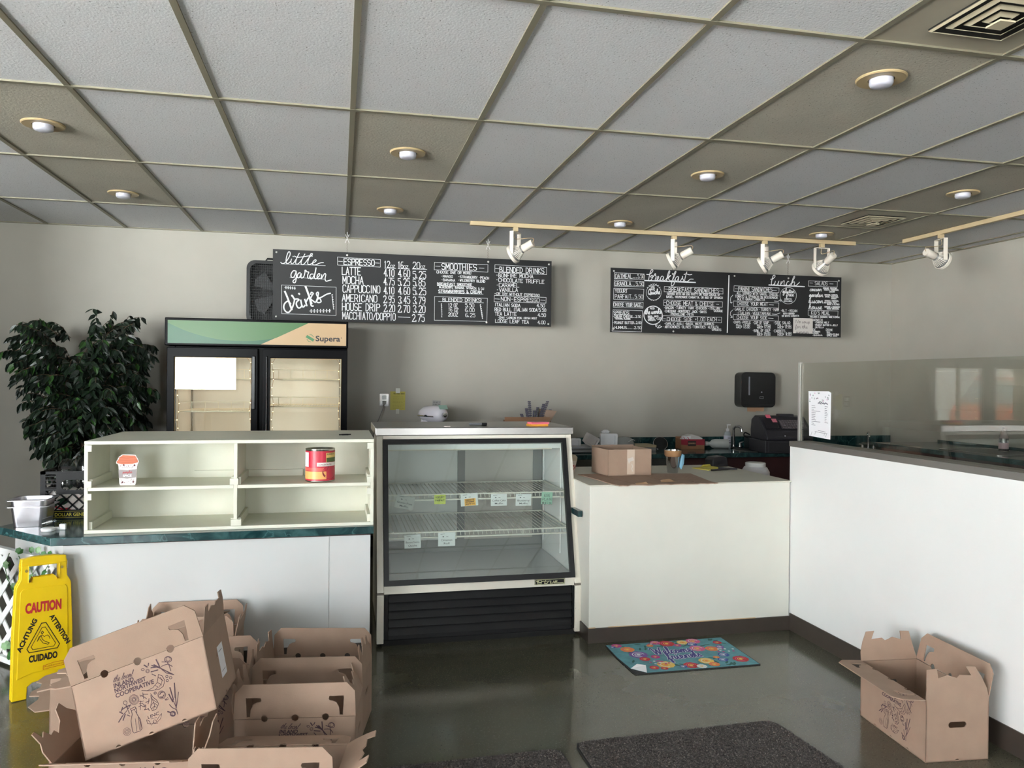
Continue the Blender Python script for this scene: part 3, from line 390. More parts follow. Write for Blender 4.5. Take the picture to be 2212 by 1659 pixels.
BP = [(1.6,[(.1728,.1085),(.189,.1097),(.1915,.1024),(.1754,.1024),(.1728,.1085)]),(1.6,[(.1754,.1024),(.1756,.0897),(.1677,.0702),(.166,.0355),(.1708,.0274),(.1917,.0268),(.198,.0319),(.1982,.0633),(.1907,.0839),(.1915,.1024)]),(1,[(.1851,.1012),(.1933,.0778),(.1961,.0515),(.1935,.0299)]),(1,[(.1824,.072),(.1799,.0301)]),(1,[(.192,.0707),(.19,.0312)]),(1,[(.1604,.036),(.1583,.0311),(.1542,.0282),(.149,.0277),(.1436,.0298),(.1392,.034),(.1366,.0396),(.1364,.0454),(.1385,.0502),(.1426,.0532),(.1478,.0537),(.1532,.0516),(.1576,.0473),(.1602,.0418),(.1604,.036)]),(1,[(.1563,.0376),(.1549,.0344),(.1522,.0325),(.1488,.0322),(.1453,.0335),(.1424,.0363),(.1407,.04),(.1405,.0437),(.1419,.0469),(.1446,.0488),(.148,.0492),(.1515,.0478),(.1544,.045),(.1561,.0414),(.1563,.0376)]),(1,[(.1526,.039),(.1518,.0374),(.1504,.0363),(.1486,.0362),(.1467,.0369),(.1452,.0384),(.1443,.0403),(.1442,.0423),(.145,.044),(.1464,.045),(.1482,.0452),(.1501,.0444),(.1516,.043),(.1525,.041),(.1526,.039)]),(1,[(.2061,.1277),(.2033,.1214),(.1979,.1175),(.1911,.1169),(.1841,.1196),(.1783,.1252),(.1749,.1324),(.1746,.14),(.1774,.1464),(.1827,.1502),(.1896,.1509),(.1966,.1481),(.2024,.1426),(.2057,.1353),(.2061,.1277)]),(1,[(.2033,.1288),(.201,.1236),(.1966,.1204),(.191,.1199),(.1852,.1221),(.1804,.1267),(.1777,.1327),(.1774,.1389),(.1797,.1441),(.1841,.1473),(.1897,.1479),(.1955,.1456),(.2002,.141),(.203,.135),(.2033,.1288)]),(2,[(.1954,.1319),(.1945,.1298),(.1928,.1286),(.1906,.1284),(.1883,.1293),(.1865,.1311),(.1854,.1334),(.1853,.1359),(.1862,.1379),(.1879,.1392),(.1901,.1394),(.1924,.1385),(.1942,.1367),(.1953,.1343),(.1954,.1319)]),(1,[(.1991,.1304),(.1976,.1269),(.1946,.1247),(.1908,.1244),(.1868,.1259),(.1836,.129),(.1817,.1331),(.1816,.1373),(.1831,.1408),(.1861,.143),(.1899,.1434),(.1938,.1418),(.1971,.1387),(.1989,.1347),(.1991,.1304)]),(1,[(.2941,.1097),(.2919,.1046),(.2876,.1014),(.282,.1009),(.2763,.1031),(.2717,.1076),(.269,.1135),(.2687,.1196),(.2709,.1248),(.2753,.1279),(.2808,.1284),(.2865,.1262),(.2911,.1217),(.2939,.1158),(.2941,.1097)]),(1,[(.2918,.1106),(.29,.1064),(.2864,.1039),(.2819,.1034),(.2773,.1052),(.2735,.1089),(.2712,.1137),(.271,.1187),(.2728,.1229),(.2764,.1255),(.2809,.1259),(.2856,.1241),(.2894,.1204),(.2916,.1156),(.2918,.1106)]),(2.5,[(.2759,.1186),(.2804,.1231),(.2864,.122)]),(2.5,[(.2768,.1094),(.2824,.106),(.2882,.1113)]),(2,[(.2651,.1271),(.2644,.1257),(.2633,.1249),(.2618,.1247),(.2602,.1253),(.2589,.1265),(.2582,.1281),(.2581,.1298),(.2587,.1312),(.2599,.1321),(.2614,.1322),(.263,.1316),(.2642,.1304),(.265,.1288),(.2651,.1271)]),(2.5,[(.224,.0991),(.2235,.0979),(.2226,.0973),(.2214,.0971),(.2201,.0976),(.2191,.0986),(.2185,.0999),(.2185,.1012),(.2189,.1023),(.2199,.103),(.2211,.1031),(.2223,.1027),(.2233,.1017),(.2239,.1004),(.224,.0991)]),(1.5,[(.1668,.1322),(.1657,.1298),(.1637,.1283),(.1611,.1281),(.1584,.1291),(.1562,.1312),(.1549,.134),(.1548,.1369),(.1558,.1393),(.1579,.1408),(.1605,.1411),(.1632,.14),(.1654,.1379),(.1667,.1351),(.1668,.1322)]),(2,[(.335,.2152),(.3332,.2117),(.3294,.2099),(.3245,.2099),(.3193,.212),(.315,.2155),(.3123,.2199),(.3119,.2242),(.3137,.2276),(.3175,.2295),(.3224,.2294),(.3276,.2274),(.3319,.2239),(.3346,.2195),(.335,.2152)]),(1.5,[(.3306,.2181),(.3294,.2153),(.327,.2136),(.324,.2134),(.3209,.2146),(.3184,.217),(.3169,.2202),(.3167,.2236),(.318,.2264),(.3203,.2281),(.3233,.2283),(.3264,.2271),(.329,.2247),(.3305,.2215),(.3306,.2181)]),(1,[(.2569,.2054),(.2558,.2029),(.2538,.2015),(.2511,.2012),(.2485,.2023),(.2463,.2044),(.245,.2072),(.2449,.2101),(.2459,.2125),(.248,.214),(.2506,.2142),(.2533,.2132),(.2555,.211),(.2568,.2083),(.2569,.2054)]),(1,[(.2546,.2063),(.2539,.2048),(.2527,.2039),(.251,.2037),(.2494,.2044),(.248,.2057),(.2472,.2074),(.2472,.2092),(.2478,.2107),(.2491,.2116),(.2507,.2117),(.2523,.2111),(.2537,.2098),(.2545,.2081),(.2546,.2063)]),(1.5,[(.2418,.2163),(.241,.2151),(.2394,.2145),(.2372,.2146),(.235,.2155),(.233,.217),(.2318,.2187),(.2316,.2203),(.2323,.2215),(.2339,.2221),(.2361,.222),(.2384,.2211),(.2403,.2196),(.2415,.2179),(.2418,.2163)]),(1.5,[(.3128,.1651),(.3122,.1636),(.3109,.1627),(.3093,.1626),(.3077,.1632),(.3063,.1645),(.3055,.1662),(.3054,.168),(.3061,.1695),(.3073,.1704),(.309,.1706),(.3106,.1699),(.312,.1686),(.3128,.1669),(.3128,.1651)]),(1.5,[(.3246,.1562),(.3239,.1546),(.3225,.1535),(.3206,.1534),(.3188,.1541),(.3173,.1556),(.3164,.1575),(.3163,.1595),(.317,.1612),(.3184,.1622),(.3203,.1624),(.3221,.1616),(.3236,.1602),(.3245,.1583),(.3246,.1562)]),(1.5,[(.3117,.1517),(.311,.1502),(.3098,.1493),(.3082,.1492),(.3065,.1498),(.3052,.1511),(.3044,.1528),(.3043,.1546),(.3049,.1561),(.3062,.157),(.3078,.1572),(.3095,.1565),(.3108,.1552),(.3116,.1535),(.3117,.1517)]),(2,[(.2942,.2009),(.3322,.1641),(.31,.1783),(.298,.1944),(.2942,.2009)]),(1.5,[(.3014,.193),(.3192,.1747)]),(5,[(.2942,.2009),(.2832,.2089),(.2643,.2138)]),(5,[(.2921,.203),(.2895,.2166),(.2851,.2334)]),(4,[(.2879,.2071),(.2752,.2196)]),(3,[(.2853,.2069),(.2679,.22)]),(2,[(.3193,.21),(.3234,.1983),(.3251,.18)]),(2,[(.3207,.2044),(.3099,.2061),(.2987,.2054)]),(2,[(.3219,.2039),(.3322,.1923)]),(2,[(.3162,.2137),(.3023,.2191)]),(4,[(.2438,.2306),(.252,.2211)]),(3,[(.2563,.2245),(.2587,.2311)]),(3,[(.262,.2008),(.2839,.1986)]),(2,[(.2631,.1929),(.2736,.1825)]),(1.5,[(.2202,.1529),(.2374,.1457),(.2577,.1484),(.2745,.1594),(.2837,.1836)]),(1.5,[(.2837,.1836),(.2944,.1743),(.3,.157),(.2921,.14),(.2777,.1355),(.2537,.1399),(.2374,.1457)]),(1.2,[(.282,.1741),(.2919,.1602),(.284,.1432)]),(1.2,[(.2745,.1594),(.2852,.1502),(.2762,.1411)]),(1.2,[(.2659,.1527),(.2743,.1444),(.2634,.1386)]),(1.2,[(.2867,.1723),(.295,.1565)]),(1.6,[(.2463,.1327),(.2523,.1177),(.2622,.1038),(.2659,.0898),(.256,.076),(.2423,.0751),(.2384,.0879),(.2444,.1082),(.2466,.1275)]),(1.2,[(.2469,.1224),(.2523,.09),(.2464,.0772)]),(1.2,[(.2499,.1111),(.2609,.0967)]),(1.2,[(.2505,.1008),(.2616,.0864)]),(1.2,[(.2494,.1012),(.2419,.0941)]),(1.2,[(.2508,.0881),(.2412,.083)]),(1.2,[(.2508,.0881),(.258,.0802)]),(1.5,[(.2134,.1355),(.2239,.1389),(.2378,.1335)]),(1.5,[(.2119,.1411),(.2245,.1286),(.2306,.1212)]),(1.5,[(.2224,.1445),(.2214,.1248)]),(1.5,[(.2039,.124),(.2105,.119),(.2201,.1177)]),(1.5,[(.2046,.1137),(.2143,.1124),(.218,.1059)]),(1.5,[(.2006,.1052),(.2084,.1072),(.2168,.0988)]),(1.5,[(.2036,.0939),(.2109,.1213)]),(1.8,[(.2262,.1103),(.2386,.1105)]),(1.8,[(.2233,.0938),(.2174,.0885),(.2294,.0864)]),(1.8,[(.2387,.118),(.2323,.1029)]),(1.8,[(.2298,.0887),(.2321,.0803)]),(3,[(.1762,.121),(.1613,.1205),(.1457,.1165)]),(3,[(.1493,.1227),(.1426,.1127)]),(3,[(.1619,.1241),(.1649,.1128)]),(3,[(.1375,.1122),(.146,.1038)]),(6,[(.1434,.096),(.1285,.0817)]),(6,[(.1536,.0983),(.1434,.0822)]),(2,[(.1434,.096),(.1615,.1078),(.1733,.1184)]),(2,[(.159,.0937),(.1676,.0866)]),(2,[(.1661,.106),(.1668,.0957)]),(2,[(.3214,.0328),(.3185,.0516),(.3222,.0728),(.3254,.1119)]),(7,[(.3228,.0902),(.3291,.1356)]),(2,[(.3209,.0582),(.3297,.08),(.3366,.1024)]),(2,[(.3205,.0558),(.3135,.0863)]),(6,[(.3158,.0854),(.3121,.1271)]),(6,[(.3122,.0792),(.3048,.1073)]),(2,[(.3192,.0488),(.3066,.0613),(.3002,.0739)]),(3,[(.3135,.0372),(.3121,.0342),(.3094,.0325),(.3059,.0323),(.3023,.0337),(.2993,.0364),(.2975,.0399),(.2973,.0435),(.2987,.0465),(.3014,.0482),(.3049,.0484),(.3085,.047),(.3115,.0443),(.3132,.0408),(.3135,.0372)]),(2,[(.311,.0374),(.3102,.0355),(.3086,.0344),(.3066,.0342),(.3046,.035),(.3029,.0366),(.3019,.0388),(.3018,.041),(.3026,.0428),(.3042,.044),(.3062,.0442),(.3082,.0434),(.3099,.0417),(.3109,.0396),(.311,.0374)]),(4,[(.3002,.0461),(.2904,.0537)]),(1.2,[(.2174,.0533),(.219,.0413),(.2278,.0353),(.226,.0461),(.2188,.054)]),(1.2,[(.2295,.0309),(.2352,.035),(.2406,.0379)]),(1.2,[(.2483,.0362),(.2474,.0341),(.2456,.0329),(.2434,.0327),(.2411,.0336),(.2393,.0354),(.2382,.0377),(.2381,.0402),(.239,.0422),(.2407,.0435),(.2429,.0437),(.2452,.0428),(.2471,.041),(.2482,.0386),(.2483,.0362)]),(1.2,[(.2497,.0331),(.2633,.0404),(.2697,.0555),(.26,.0492),(.2509,.0402)]),(1.2,[(.2188,.0401),(.235,.0338),(.2516,.0298)]),(1,[(.2331,.0509),(.2513,.0493)]),(1.5,[(.2885,.0986),(.2946,.0912),(.3012,.0936)]),(1.5,[(.2899,.093),(.2997,.0992)])]
# ------------------------------------------------------------------ common materials
WALL = M('sage_wall_paint', (170, 166, 156), .6, var=.03, vscale=3, bump=.06, bscale=180)
WHITE = M('white_laminate', (228, 229, 227), .35, var=.015, vscale=4)
CREAM = M('cream_painted_wood', (214, 214, 199), .5, var=.03, vscale=9, bump=.03, bscale=90)
TILE = speckle('white_ceiling_tile', (226, 226, 229), (128, 128, 128), (236, 236, 240), 125, .145, .85, .03, .12)
BEIGE = speckle('beige_ceiling_tile', (192, 186, 172), (112, 104, 90), (210, 204, 190), 110, .14, .85, .10, .14)
BARM = M('olive_ceiling_grid', (134, 128, 110), .5)
METALPANEL = M('beige_metal_panel', (182, 174, 156), .45, var=.08, vscale=5)
FLOORM = speckle('green_polished_floor', (82, 80, 67), (52, 54, 44), (108, 107, 92), 120, .13, .15, .16, spec=.6)
BASEM = M('brown_vinyl_baseboard', (62, 54, 48), .4, var=.12, vscale=8)
GREENM = marble('green_marble_laminate', (21, 50, 53), (80, 122, 122), .14)
ALU = M('brushed_aluminium', (214, 212, 208), .3, .7)
STEEL = M('stainless_steel', (150, 147, 145), .3, 1.0, var=.06, vscale=10)
CHROME = M('chrome', (215, 215, 218), .08, 1.0)
BLACK = M('black_plastic', (20, 20, 22), .35, spec=.35)
BLACKG = M('black_gloss', (16, 16, 19), .18)
DARK = M('dark_void', (14, 13, 13), .8)
TAN = M('tan_painted_metal', (196, 176, 140), .45)
IVORY = M('ivory_enamel', (232, 226, 212), .4, var=.02, vscale=7)
PAPER = M('white_paper', (236, 236, 240), .7)
PAPERB = M('white_coated_card', (222, 228, 228), .5)
YPAPER = M('yellow_paper', (214, 202, 96), .7)
INK = M('black_ink', (38, 34, 40), .7)
CARD = M('kraft_cardboard', (156, 131, 113), .75, var=.05, vscale=14, bump=.05, bscale=240)
CARDE = M('kraft_cardboard_edge', (176, 140, 108), .85)
CHALK = M('chalk_white_paint', (226, 226, 228), .8)
GLASSM = glass('clear_pane_glass', (246, 249, 247)); SCREEN = glass('screen_glass', (246, 246, 243))
CLEARP = glass('clear_plastic', (222, 228, 230), 1.0, .08)

X0, X1, Y0, Y1, H = ROOM['x0'], ROOM['x1'], ROOM['y0'], ROOM['y1'], ROOM['h']
# ------------------------------------------------------------------ floor, walls
struct(W('floor', MB().box(X0-.15, X1+.15, Y0-.15, Y1+.15, -.12, 0), FLOORM), 'dark green speckled polished floor')
struct(W('wall_back', MB().box(X0-.15, X1+.15, Y1, Y1+.15, 0, H+.2), WALL), 'sage grey painted wall behind the counters')
struct(W('wall_right', MB().box(X1, X1+.15, Y0-.15, Y1, 0, H+.2), WALL), 'pale side wall beyond the glass partition')
def wall_with_windows(name, ax, plane, a0, a1, t, ws):
    mb = MB(); cuts = sorted(ws, key=lambda w: w[2]); a = a0
    def put(b0, b1, z0, z1):
        if b1-b0 < 1e-4 or z1-z0 < 1e-4: return
        if ax == 'x': mb.box(plane-t, plane, b0, b1, z0, z1)
        else: mb.box(b0, b1, plane-t, plane, z0, z1)
    for w in cuts:
        put(a, w[2], 0, H+.2); put(w[2], w[3], 0, w[4]); put(w[2], w[3], w[5], H+.2); a = w[3]
    put(a, a1, 0, H+.2)
    return struct(W(name, mb, WALL))
wall_with_windows('wall_left', 'x', X0, Y0-.15, Y1, .15, [w for w in WINDOWS if w[0] == 'x'])
wall_with_windows('wall_front', 'y', Y0, X0, X1, .15, [w for w in WINDOWS if w[0] == 'y'])
struct(W('wall_added_shade', MB().box(-3.42, -3.3, 4.9, Y1, 0, H+.2), WALL), 'added out-of-view wall shading the left end of the back wall')  # added wall outside the view, keeps window light off the back wall
WF = M('dark_window_frame', (60, 56, 52), .4, .6)
for i, w in enumerate(WINDOWS):
    ax, p, a0, a1, z0, z1 = w; root = None; p = p-.09; f = MB()
    def fb(b0, b1, c0, c1, d=.05):
        if ax == 'x': f.box(p, p+d, b0, b1, c0, c1)
        else: f.box(b0, b1, p, p+d, c0, c1)
    for q in (a0, a1-.06): fb(q, q+.06, z0, z1)
    n = max(1, round((a1-a0)/1.6))
    for k in range(1, n): q = a0+(a1-a0)*k/n; fb(q-.03, q+.03, z0, z1)
    for q in (z0, z1-.06): fb(a0, a1, q, q+.06)
    root = struct(W('window_%d' % (i+1), f, WF))
    g = MB()
    if ax == 'x': g.box(p+.022, p+.028, a0+.02, a1-.02, z0+.02, z1-.02)
    else: g.box(a0+.02, a1-.02, p+.022, p+.028, z0+.02, z1-.02)
    W('pane', g, GLASSM, root)
# ------------------------------------------------------------------ ceiling: slab, tiles one by one, grid bars one by one
ceil = struct(W('ceiling', MB().box(X0-.15, X1+.15, Y0-.15, Y1+.15, H+.045, H+.2), M('plenum_dark', (60, 60, 58), .9)), 'suspended tile ceiling')
GX0, GY0, GW, GD = -.5566, 2.5143, .6096, 1.2192
xs = [GX0+GW*i for i in range(-12, 13)]; xs = [x for x in xs if X0 < x < X1-.05]; xs = [X0]+xs+[X1]
ys = [GY0+GD*j for j in range(-8, 6)]; ys = [y for y in ys if Y0 < y < Y1-.05]; ys = [Y0]+ys+[Y1]
def colx(i): return GX0+GW*i
def is_beige(x0, y0):
    i = round((x0-GX0)/GW); j = round((y0-GY0)/GD)
    if i in (-2, 1, 4, 7) and j in (1, 2): return True
    if i == 4 and j in (0, -1): return True
    if i == 7 and j in (0,): return True
    if i == 8 and j == 2: return True
    return False
cache = {}
def tile(x0, x1, y0, y1, mat):
    k = (round(x1-x0, 3), round(y1-y0, 3), mat.name)
    if k not in cache:
        w, d = x1-x0, y1-y0; mb = MB(); e = .004
        mb.add([(e,e,.006),(w-e,e,.006),(w-e,d-e,.006),(e,d-e,.006),(e,e,.024),(w-e,e,.024),(w-e,d-e,.024),(e,d-e,.024)],
               [(0,3,2,1),(4,5,6,7),(0,1,5,4),(1,2,6,5),(2,3,7,6),(3,0,4,7)])
        me = mb.mesh('ceiling_tile'); me.materials.append(mat); cache[k] = me
    o = link('ceiling_tile', cache[k], ceil); o.location = (x0, y0, H); return o
for a, b in zip(xs, xs[1:]):
    for c, d in zip(ys, ys[1:]):
        i = round((a-GX0)/GW); j = round((c-GY0)/GD)
        if i == 7 and j == 2:
            tile(a, b, c, c+GD/2, METALPANEL); tile(a, b, c+GD/2, d, BEIGE)
        elif i == 4 and j == -1:
            tile(a, b, c, c+GD/2, BEIGE); tile(a, b, c+GD/2, d, METALPANEL)
        else: tile(a, b, c, d, BEIGE if is_beige(a, c) else TILE)
for x in xs[1:-1]: W('grid_bar', MB().box(x-.0125, x+.0125, Y0, Y1, H-.001, H+.03), BARM, ceil)
for y in ys[1:-1]: W('grid_bar', MB().box(X0, X1, y-.0125, y+.0125, H-.002, H+.03), BARM, ceil)
W('grid_bar', MB().box(colx(7), colx(8), 5.55, 5.575, H-.001, H+.03), BARM, ceil)
W('wall_angle', MB().box(X0, X1, Y1-.022, Y1, H-.002, H+.012), BARM, ceil)
W('wall_angle', MB().box(X1-.022, X1, Y0, Y1-.022, H-.002, H+.012), BARM, ceil)

# ------------------------------------------------------------------ downlights, vents
RINGM = M('gold_tan_trim_ring', (188, 166, 126), .4, .1)
BULBM = M('frosted_bulb', (200, 200, 212), .3)
def downlight(x, y, label):
    t = thing('downlight', label, 'ceiling light', (x, y, H), group='recessed downlights in the tan tiles')
    L_('trim_ring', MB().lathe([(.052, .004), (.052, -.004), (.095, -.006), (.1, -.001), (.1, .003)], n=32, cap0=False, cap1=False), RINGM, t, smooth=True, auto=.6)
    L_('socket_recess', MB().lathe([(.052, .006), (.05, .004)], n=24), DARK, t)
    L_('bulb', MB().lathe([(.047, .006), (.047, -.02), (.043, -.028), (.03, -.033), (.001, -.035)], n=28), BULBM, t, smooth=True, auto=1.0)
    return t
DL = [(-1.465, 4.33, 'nearer recessed downlight above the ficus, in a tan ceiling tile'),
      (-1.467, 5.82, 'farther recessed downlight above the ficus, next to the back wall'),
      (.365, 4.36, 'nearer recessed downlight above the drinks menu board'),
      (.363, 5.86, 'farther recessed downlight, just above the drinks menu board'),
      (2.19, 4.37, 'recessed downlight between the big vent tile and the track, middle of its tan row'),
      (2.185, 5.87, 'recessed downlight right behind the long lamp track, above the gap between the boards'),
      (2.19, 2.815, 'largest and nearest recessed downlight, beside the big ceiling vent'),
      (4.03, 4.37, 'recessed downlight right of the small ceiling vent, near the picture edge'),
      (4.0, 5.87, 'recessed downlight between the small ceiling vent and the long lamp track')]
for x, y, l in DL: downlight(x, y, l)
VD = M('duct_shade', (24, 22, 20), .8)
VB = M('beige_vent_enamel', (176, 166, 142), .4)
def vent(x, y, s, label):
    t = thing('ceiling_vent', label, 'vent', (x, y, H), group='ceiling air vents')
    L_('duct_shade_plate', MB().box(-s, s, -s, s, -.002, .005), VD, t)  # flat dark plate, the shade inside the duct put into its colour
    for k in range(4):
        r = s*(1-.25*k); r2 = r-s*(.05 if k == 0 else .085); z0 = -.003-.002*k; z1 = -.009-.003*k
        vs = [(sx*r, sy*r, z0) for sx, sy in ((-1,-1),(1,-1),(1,1),(-1,1))]+[(sx*r2, sy*r2, z1) for sx, sy in ((-1,-1),(1,-1),(1,1),(-1,1))]
        vs += [(v[0], v[1], v[2]+.003) for v in vs]
        fs = []
        for i in range(4):
            j = (i+1) % 4; fs += [(i, j, 4+j, 4+i), (8+i, 12+i, 12+j, 8+j), (i, 8+i, 8+j, j), (4+i, 4+j, 12+j, 12+i)]
        L_('louver', MB().add(vs, fs), VB, t)
    c = s*.2
    L_('centre_plate', MB().box(-c, c, -c, c, -.034, -.028), M('vent_centre', (206, 194, 166), .4), t)
    return t
vent(2.205, 2.235, .155, 'large square ceiling vent cut by the top right corner of the picture')
vent(4.045, 5.275, .165, 'small square ceiling vent with louvers over a dark shade plate beyond the lamp track')

# ------------------------------------------------------------------ half wall with glass (right), its ledge, post and baseboards
PX = 2.735
part_ = struct(W('wall_partition', MB().box(PX, PX+.13, -1.2, 4.31, 0, 1.135), WHITE), 'white half wall below the glass screen')
W('cap_rail', MB().box(PX-.006, PX+.136, -1.2, 4.31, 1.135, 1.168), M('grey_channel', (128, 124, 120), .35, .5), part_)
struct(W('window_4', MB().box(PX+.06, PX+.07, -1.2, 4.30, 1.168, 1.65), SCREEN), 'clear glass screen on the white half wall')
struct(W('trim_1', MB().box(PX+.056, PX+.074, 4.300, 4.318, .922, 1.655), ALU), 'slim aluminium post at the end of the glass screen')
struct(W('baseboard_right', MB().box(PX-.006, PX, -1.2, 4.29, 0, .105), BASEM), 'dark vinyl baseboard along the white half wall')
struct(W('baseboard_back', MB().box(X0, X1, Y1-.006, Y1, 0, .1), BASEM))
# ------------------------------------------------------------------ left counter with green top
t = thing('service_counter', 'long white counter under a green marble top, cut-off corner at the left', 'counter', (-.6, 4.6, 0))
poly = [(-1.335, 4.245), (.172, 4.262), (.172, 4.95), (-1.5, 4.95), (-1.665, 4.56)]
def prism(mb, P, z0, z1, mi=0):
    n = len(P); mb.add([(x, y, z0) for x, y in P]+[(x, y, z1) for x, y in P],
        [tuple(range(n-1, -1, -1)), tuple(range(n, 2*n))]+[(i, (i+1) % n, (i+1) % n+n, i+n) for i in range(n)], mi); return mb
W('cabinet', prism(MB(), poly, 0, .695), M('counter_white_laminate', (197, 199, 198), .4, var=.02, vscale=4), t)
top = [(-1.375, 4.185), (.188, 4.225), (.188, 5.0), (-1.56, 5.0), (-1.745, 4.55)]
W('countertop', prism(MB(), top, .695, .735), GREENM, t, bevel=.003)
W('edge_strip', prism(MB(), [(-1.335, 4.243), (.172, 4.26), (.172, 4.27), (-1.335, 4.253)], .683, .695), M('dark_wood_strip', (52, 34, 32), .6), t)
W('seam', MB().box(-.047, -.0455, 4.2575, 4.2605, .1, .685), M('grey_seam', (150, 150, 146), .8), t)
W('baseboard', prism(MB(), [(-1.337, 4.239), (.174, 4.256), (.174, 4.262), (-1.337, 4.245)], 0, .1), BASEM, t)

# ------------------------------------------------------------------ right white counter
t = thing('front_counter', 'white counter between the display case and the glass partition', 'counter', (2.08, 4.75, 0))
W('cabinet', MB().box(1.43, 2.728, 4.295, 5.2, .085, .914), M('warm_white_laminate', (220, 219, 209), .4, var=.02, vscale=5), t, bevel=.002)
W('countertop', MB().box(1.425, 2.745, 4.288, 5.22, .914, .922), M('putty_laminate', (206, 204, 190), .4, var=.03, vscale=8), t, bevel=.002)
W('baseboard', MB().box(1.424, 2.734, 4.286, 4.296, 0, .085).box(1.424, 1.43, 4.296, 5.2, 0, .085), BASEM, t)
W('kick', MB().box(1.44, 2.72, 4.30, 5.19, 0, .085), DARK, t)
W('worn_edge', MB().box(1.43, 1.47, 4.291, 4.295, .083, .09).box(1.55, 2.5, 4.291, 4.295, .084, .089), M('bare_particle_board', (196, 166, 130), .8), t)
W('side_ledge', MB().box(1.40, 1.425, 4.42, 4.62, .715, .75), GREENM, t)

# ------------------------------------------------------------------ back counters along the wall
t = thing('back_counter', 'dark green marble counter running along the back wall', 'counter', (2.9, 6.8, 0))
W('countertop', MB().box(.3, 5.71, 6.45, 7.15, .84, .88), GREENM, t, bevel=.003)
W('backsplash', MB().box(.3, 5.71, 7.13, 7.153, .88, .98), GREENM, t, bevel=.002)
W('cabinet', MB().box(3.05, 5.70, 6.52, 7.14, 0, .84), M('maroon_cabinet', (58, 20, 22), .5, var=.1), t)
W('shelf_upright', MB().box(.32, .36, 6.52, 7.14, 0, .84), WHITE, t); W('shelf_upright', MB().box(3.0, 3.04, 6.52, 7.14, 0, .84), WHITE, t)
W('lower_shelf', MB().box(.36, 3.0, 6.54, 7.14, .38, .41), M('grey_shelf', (120, 118, 116), .5), t)
t = thing('side_counter', 'green marble counter with a sink along the right wall', 'counter', (5.4, 4.6, 0))
W('countertop', MB().box(4.98, 5.71, 2.2, 6.449, .925, .965), GREENM, t, bevel=.003)
W('backsplash', MB().box(5.69, 5.715, 2.2, 6.449, .965, .985), GREENM, t, bevel=.002)
W('cabinet', MB().box(5.06, 5.70, 2.25, 6.44, 0, .925), M('maroon_cabinet', (58, 20, 22), .5), t)
W('sink_rim', MB().panel(rrect(5.06, 5.56, 5.1, 5.75, .05), [rrect(5.09, 5.53, 5.13, 5.72, .05)], .006, (0,0,.965), (1,0,0), (0,1,0)), STEEL, t)
W('sink_bowl_shade', MB().panel(rrect(5.09, 5.53, 5.13, 5.72, .05), [], .003, (0,0,.9655), (1,0,0), (0,1,0)), M('sink_shadow', (60, 60, 60), .35, .9), t)  # flat sheet coloured dark for the shade inside the bowl

# ------------------------------------------------------------------ white cubby shelf standing on the left counter
t = thing('cubby_shelf', 'cream painted four-cubby shelf unit standing on the green counter top', 'shelf', (-.53, 4.6, .735))
sx0, sx1, sy0, sz0, sz1 = -1.248, .188, 4.262, .735, 1.203
W('top_board', MB().box(sx0, sx1, sy0, 5.0, sz1-.018, sz1), CREAM, t, bevel=.002)
W('bottom_board', MB().box(sx0, sx1, sy0, 4.66, sz0, sz0+.018), CREAM, t, bevel=.002)
W('side_board', MB().box(sx0, sx0+.018, sy0, 4.99, sz0+.018, sz1-.018), CREAM, t, bevel=.002)
W('side_board', MB().box(sx1-.018, sx1, sy0, 4.99, sz0+.018, sz1-.018), CREAM, t, bevel=.002)
W('divider', MB().box(-.534, -.516, sy0, 4.64, sz0+.018, sz1-.018), CREAM, t, bevel=.002)
W('shelf_board', MB().box(sx0+.018, -.534, sy0, 4.64, .95, .968), CREAM, t, bevel=.002)
W('shelf_board', MB().box(-.516, sx1-.018, sy0, 4.64, .95, .968), CREAM, t, bevel=.002)
W('back_board', MB().box(sx0+.018, sx1-.018, 4.64, 4.652, sz0+.018, sz1-.018), CREAM, t)
for (a, b) in ((.753, .755), (.968, .97)):
    for x0, x1 in ((sx0+.018, sx0+.034), (-.550, -.534), (-.516, -.500), (sx1-.034, sx1-.018)):
        W('shelf_cleat', MB().box(x0, x1, sy0+.018, 4.63, a, a+.04), CREAM, t, bevel=.001)
for x0, x1, z in ((sx0+.003, sx0+.036, .70), (sx0+.003, sx0+.036, .905), (sx0+.003, sx0+.036, .968), (sx0+.003, sx0+.036, 1.15), (-.553, -.51, .97), (-.547, -.495, .755), (sx1-.036, sx1-.003, 1.15), (sx1-.036, sx1-.003, .905), (sx1-.036, sx1-.003, .968)):
    if z > .74: W('corner_block', MB().box(x0, x1, sy0-.006, sy0+.016, z, z+.033), CREAM, t, bevel=.001)
W('back_rail', MB().box(-.79, -.552, 4.62, 4.64, .968, 1.005), CREAM, t)
W('back_rail', MB().box(-.498, -.2, 4.62, 4.64, .968, 1.005), CREAM, t)
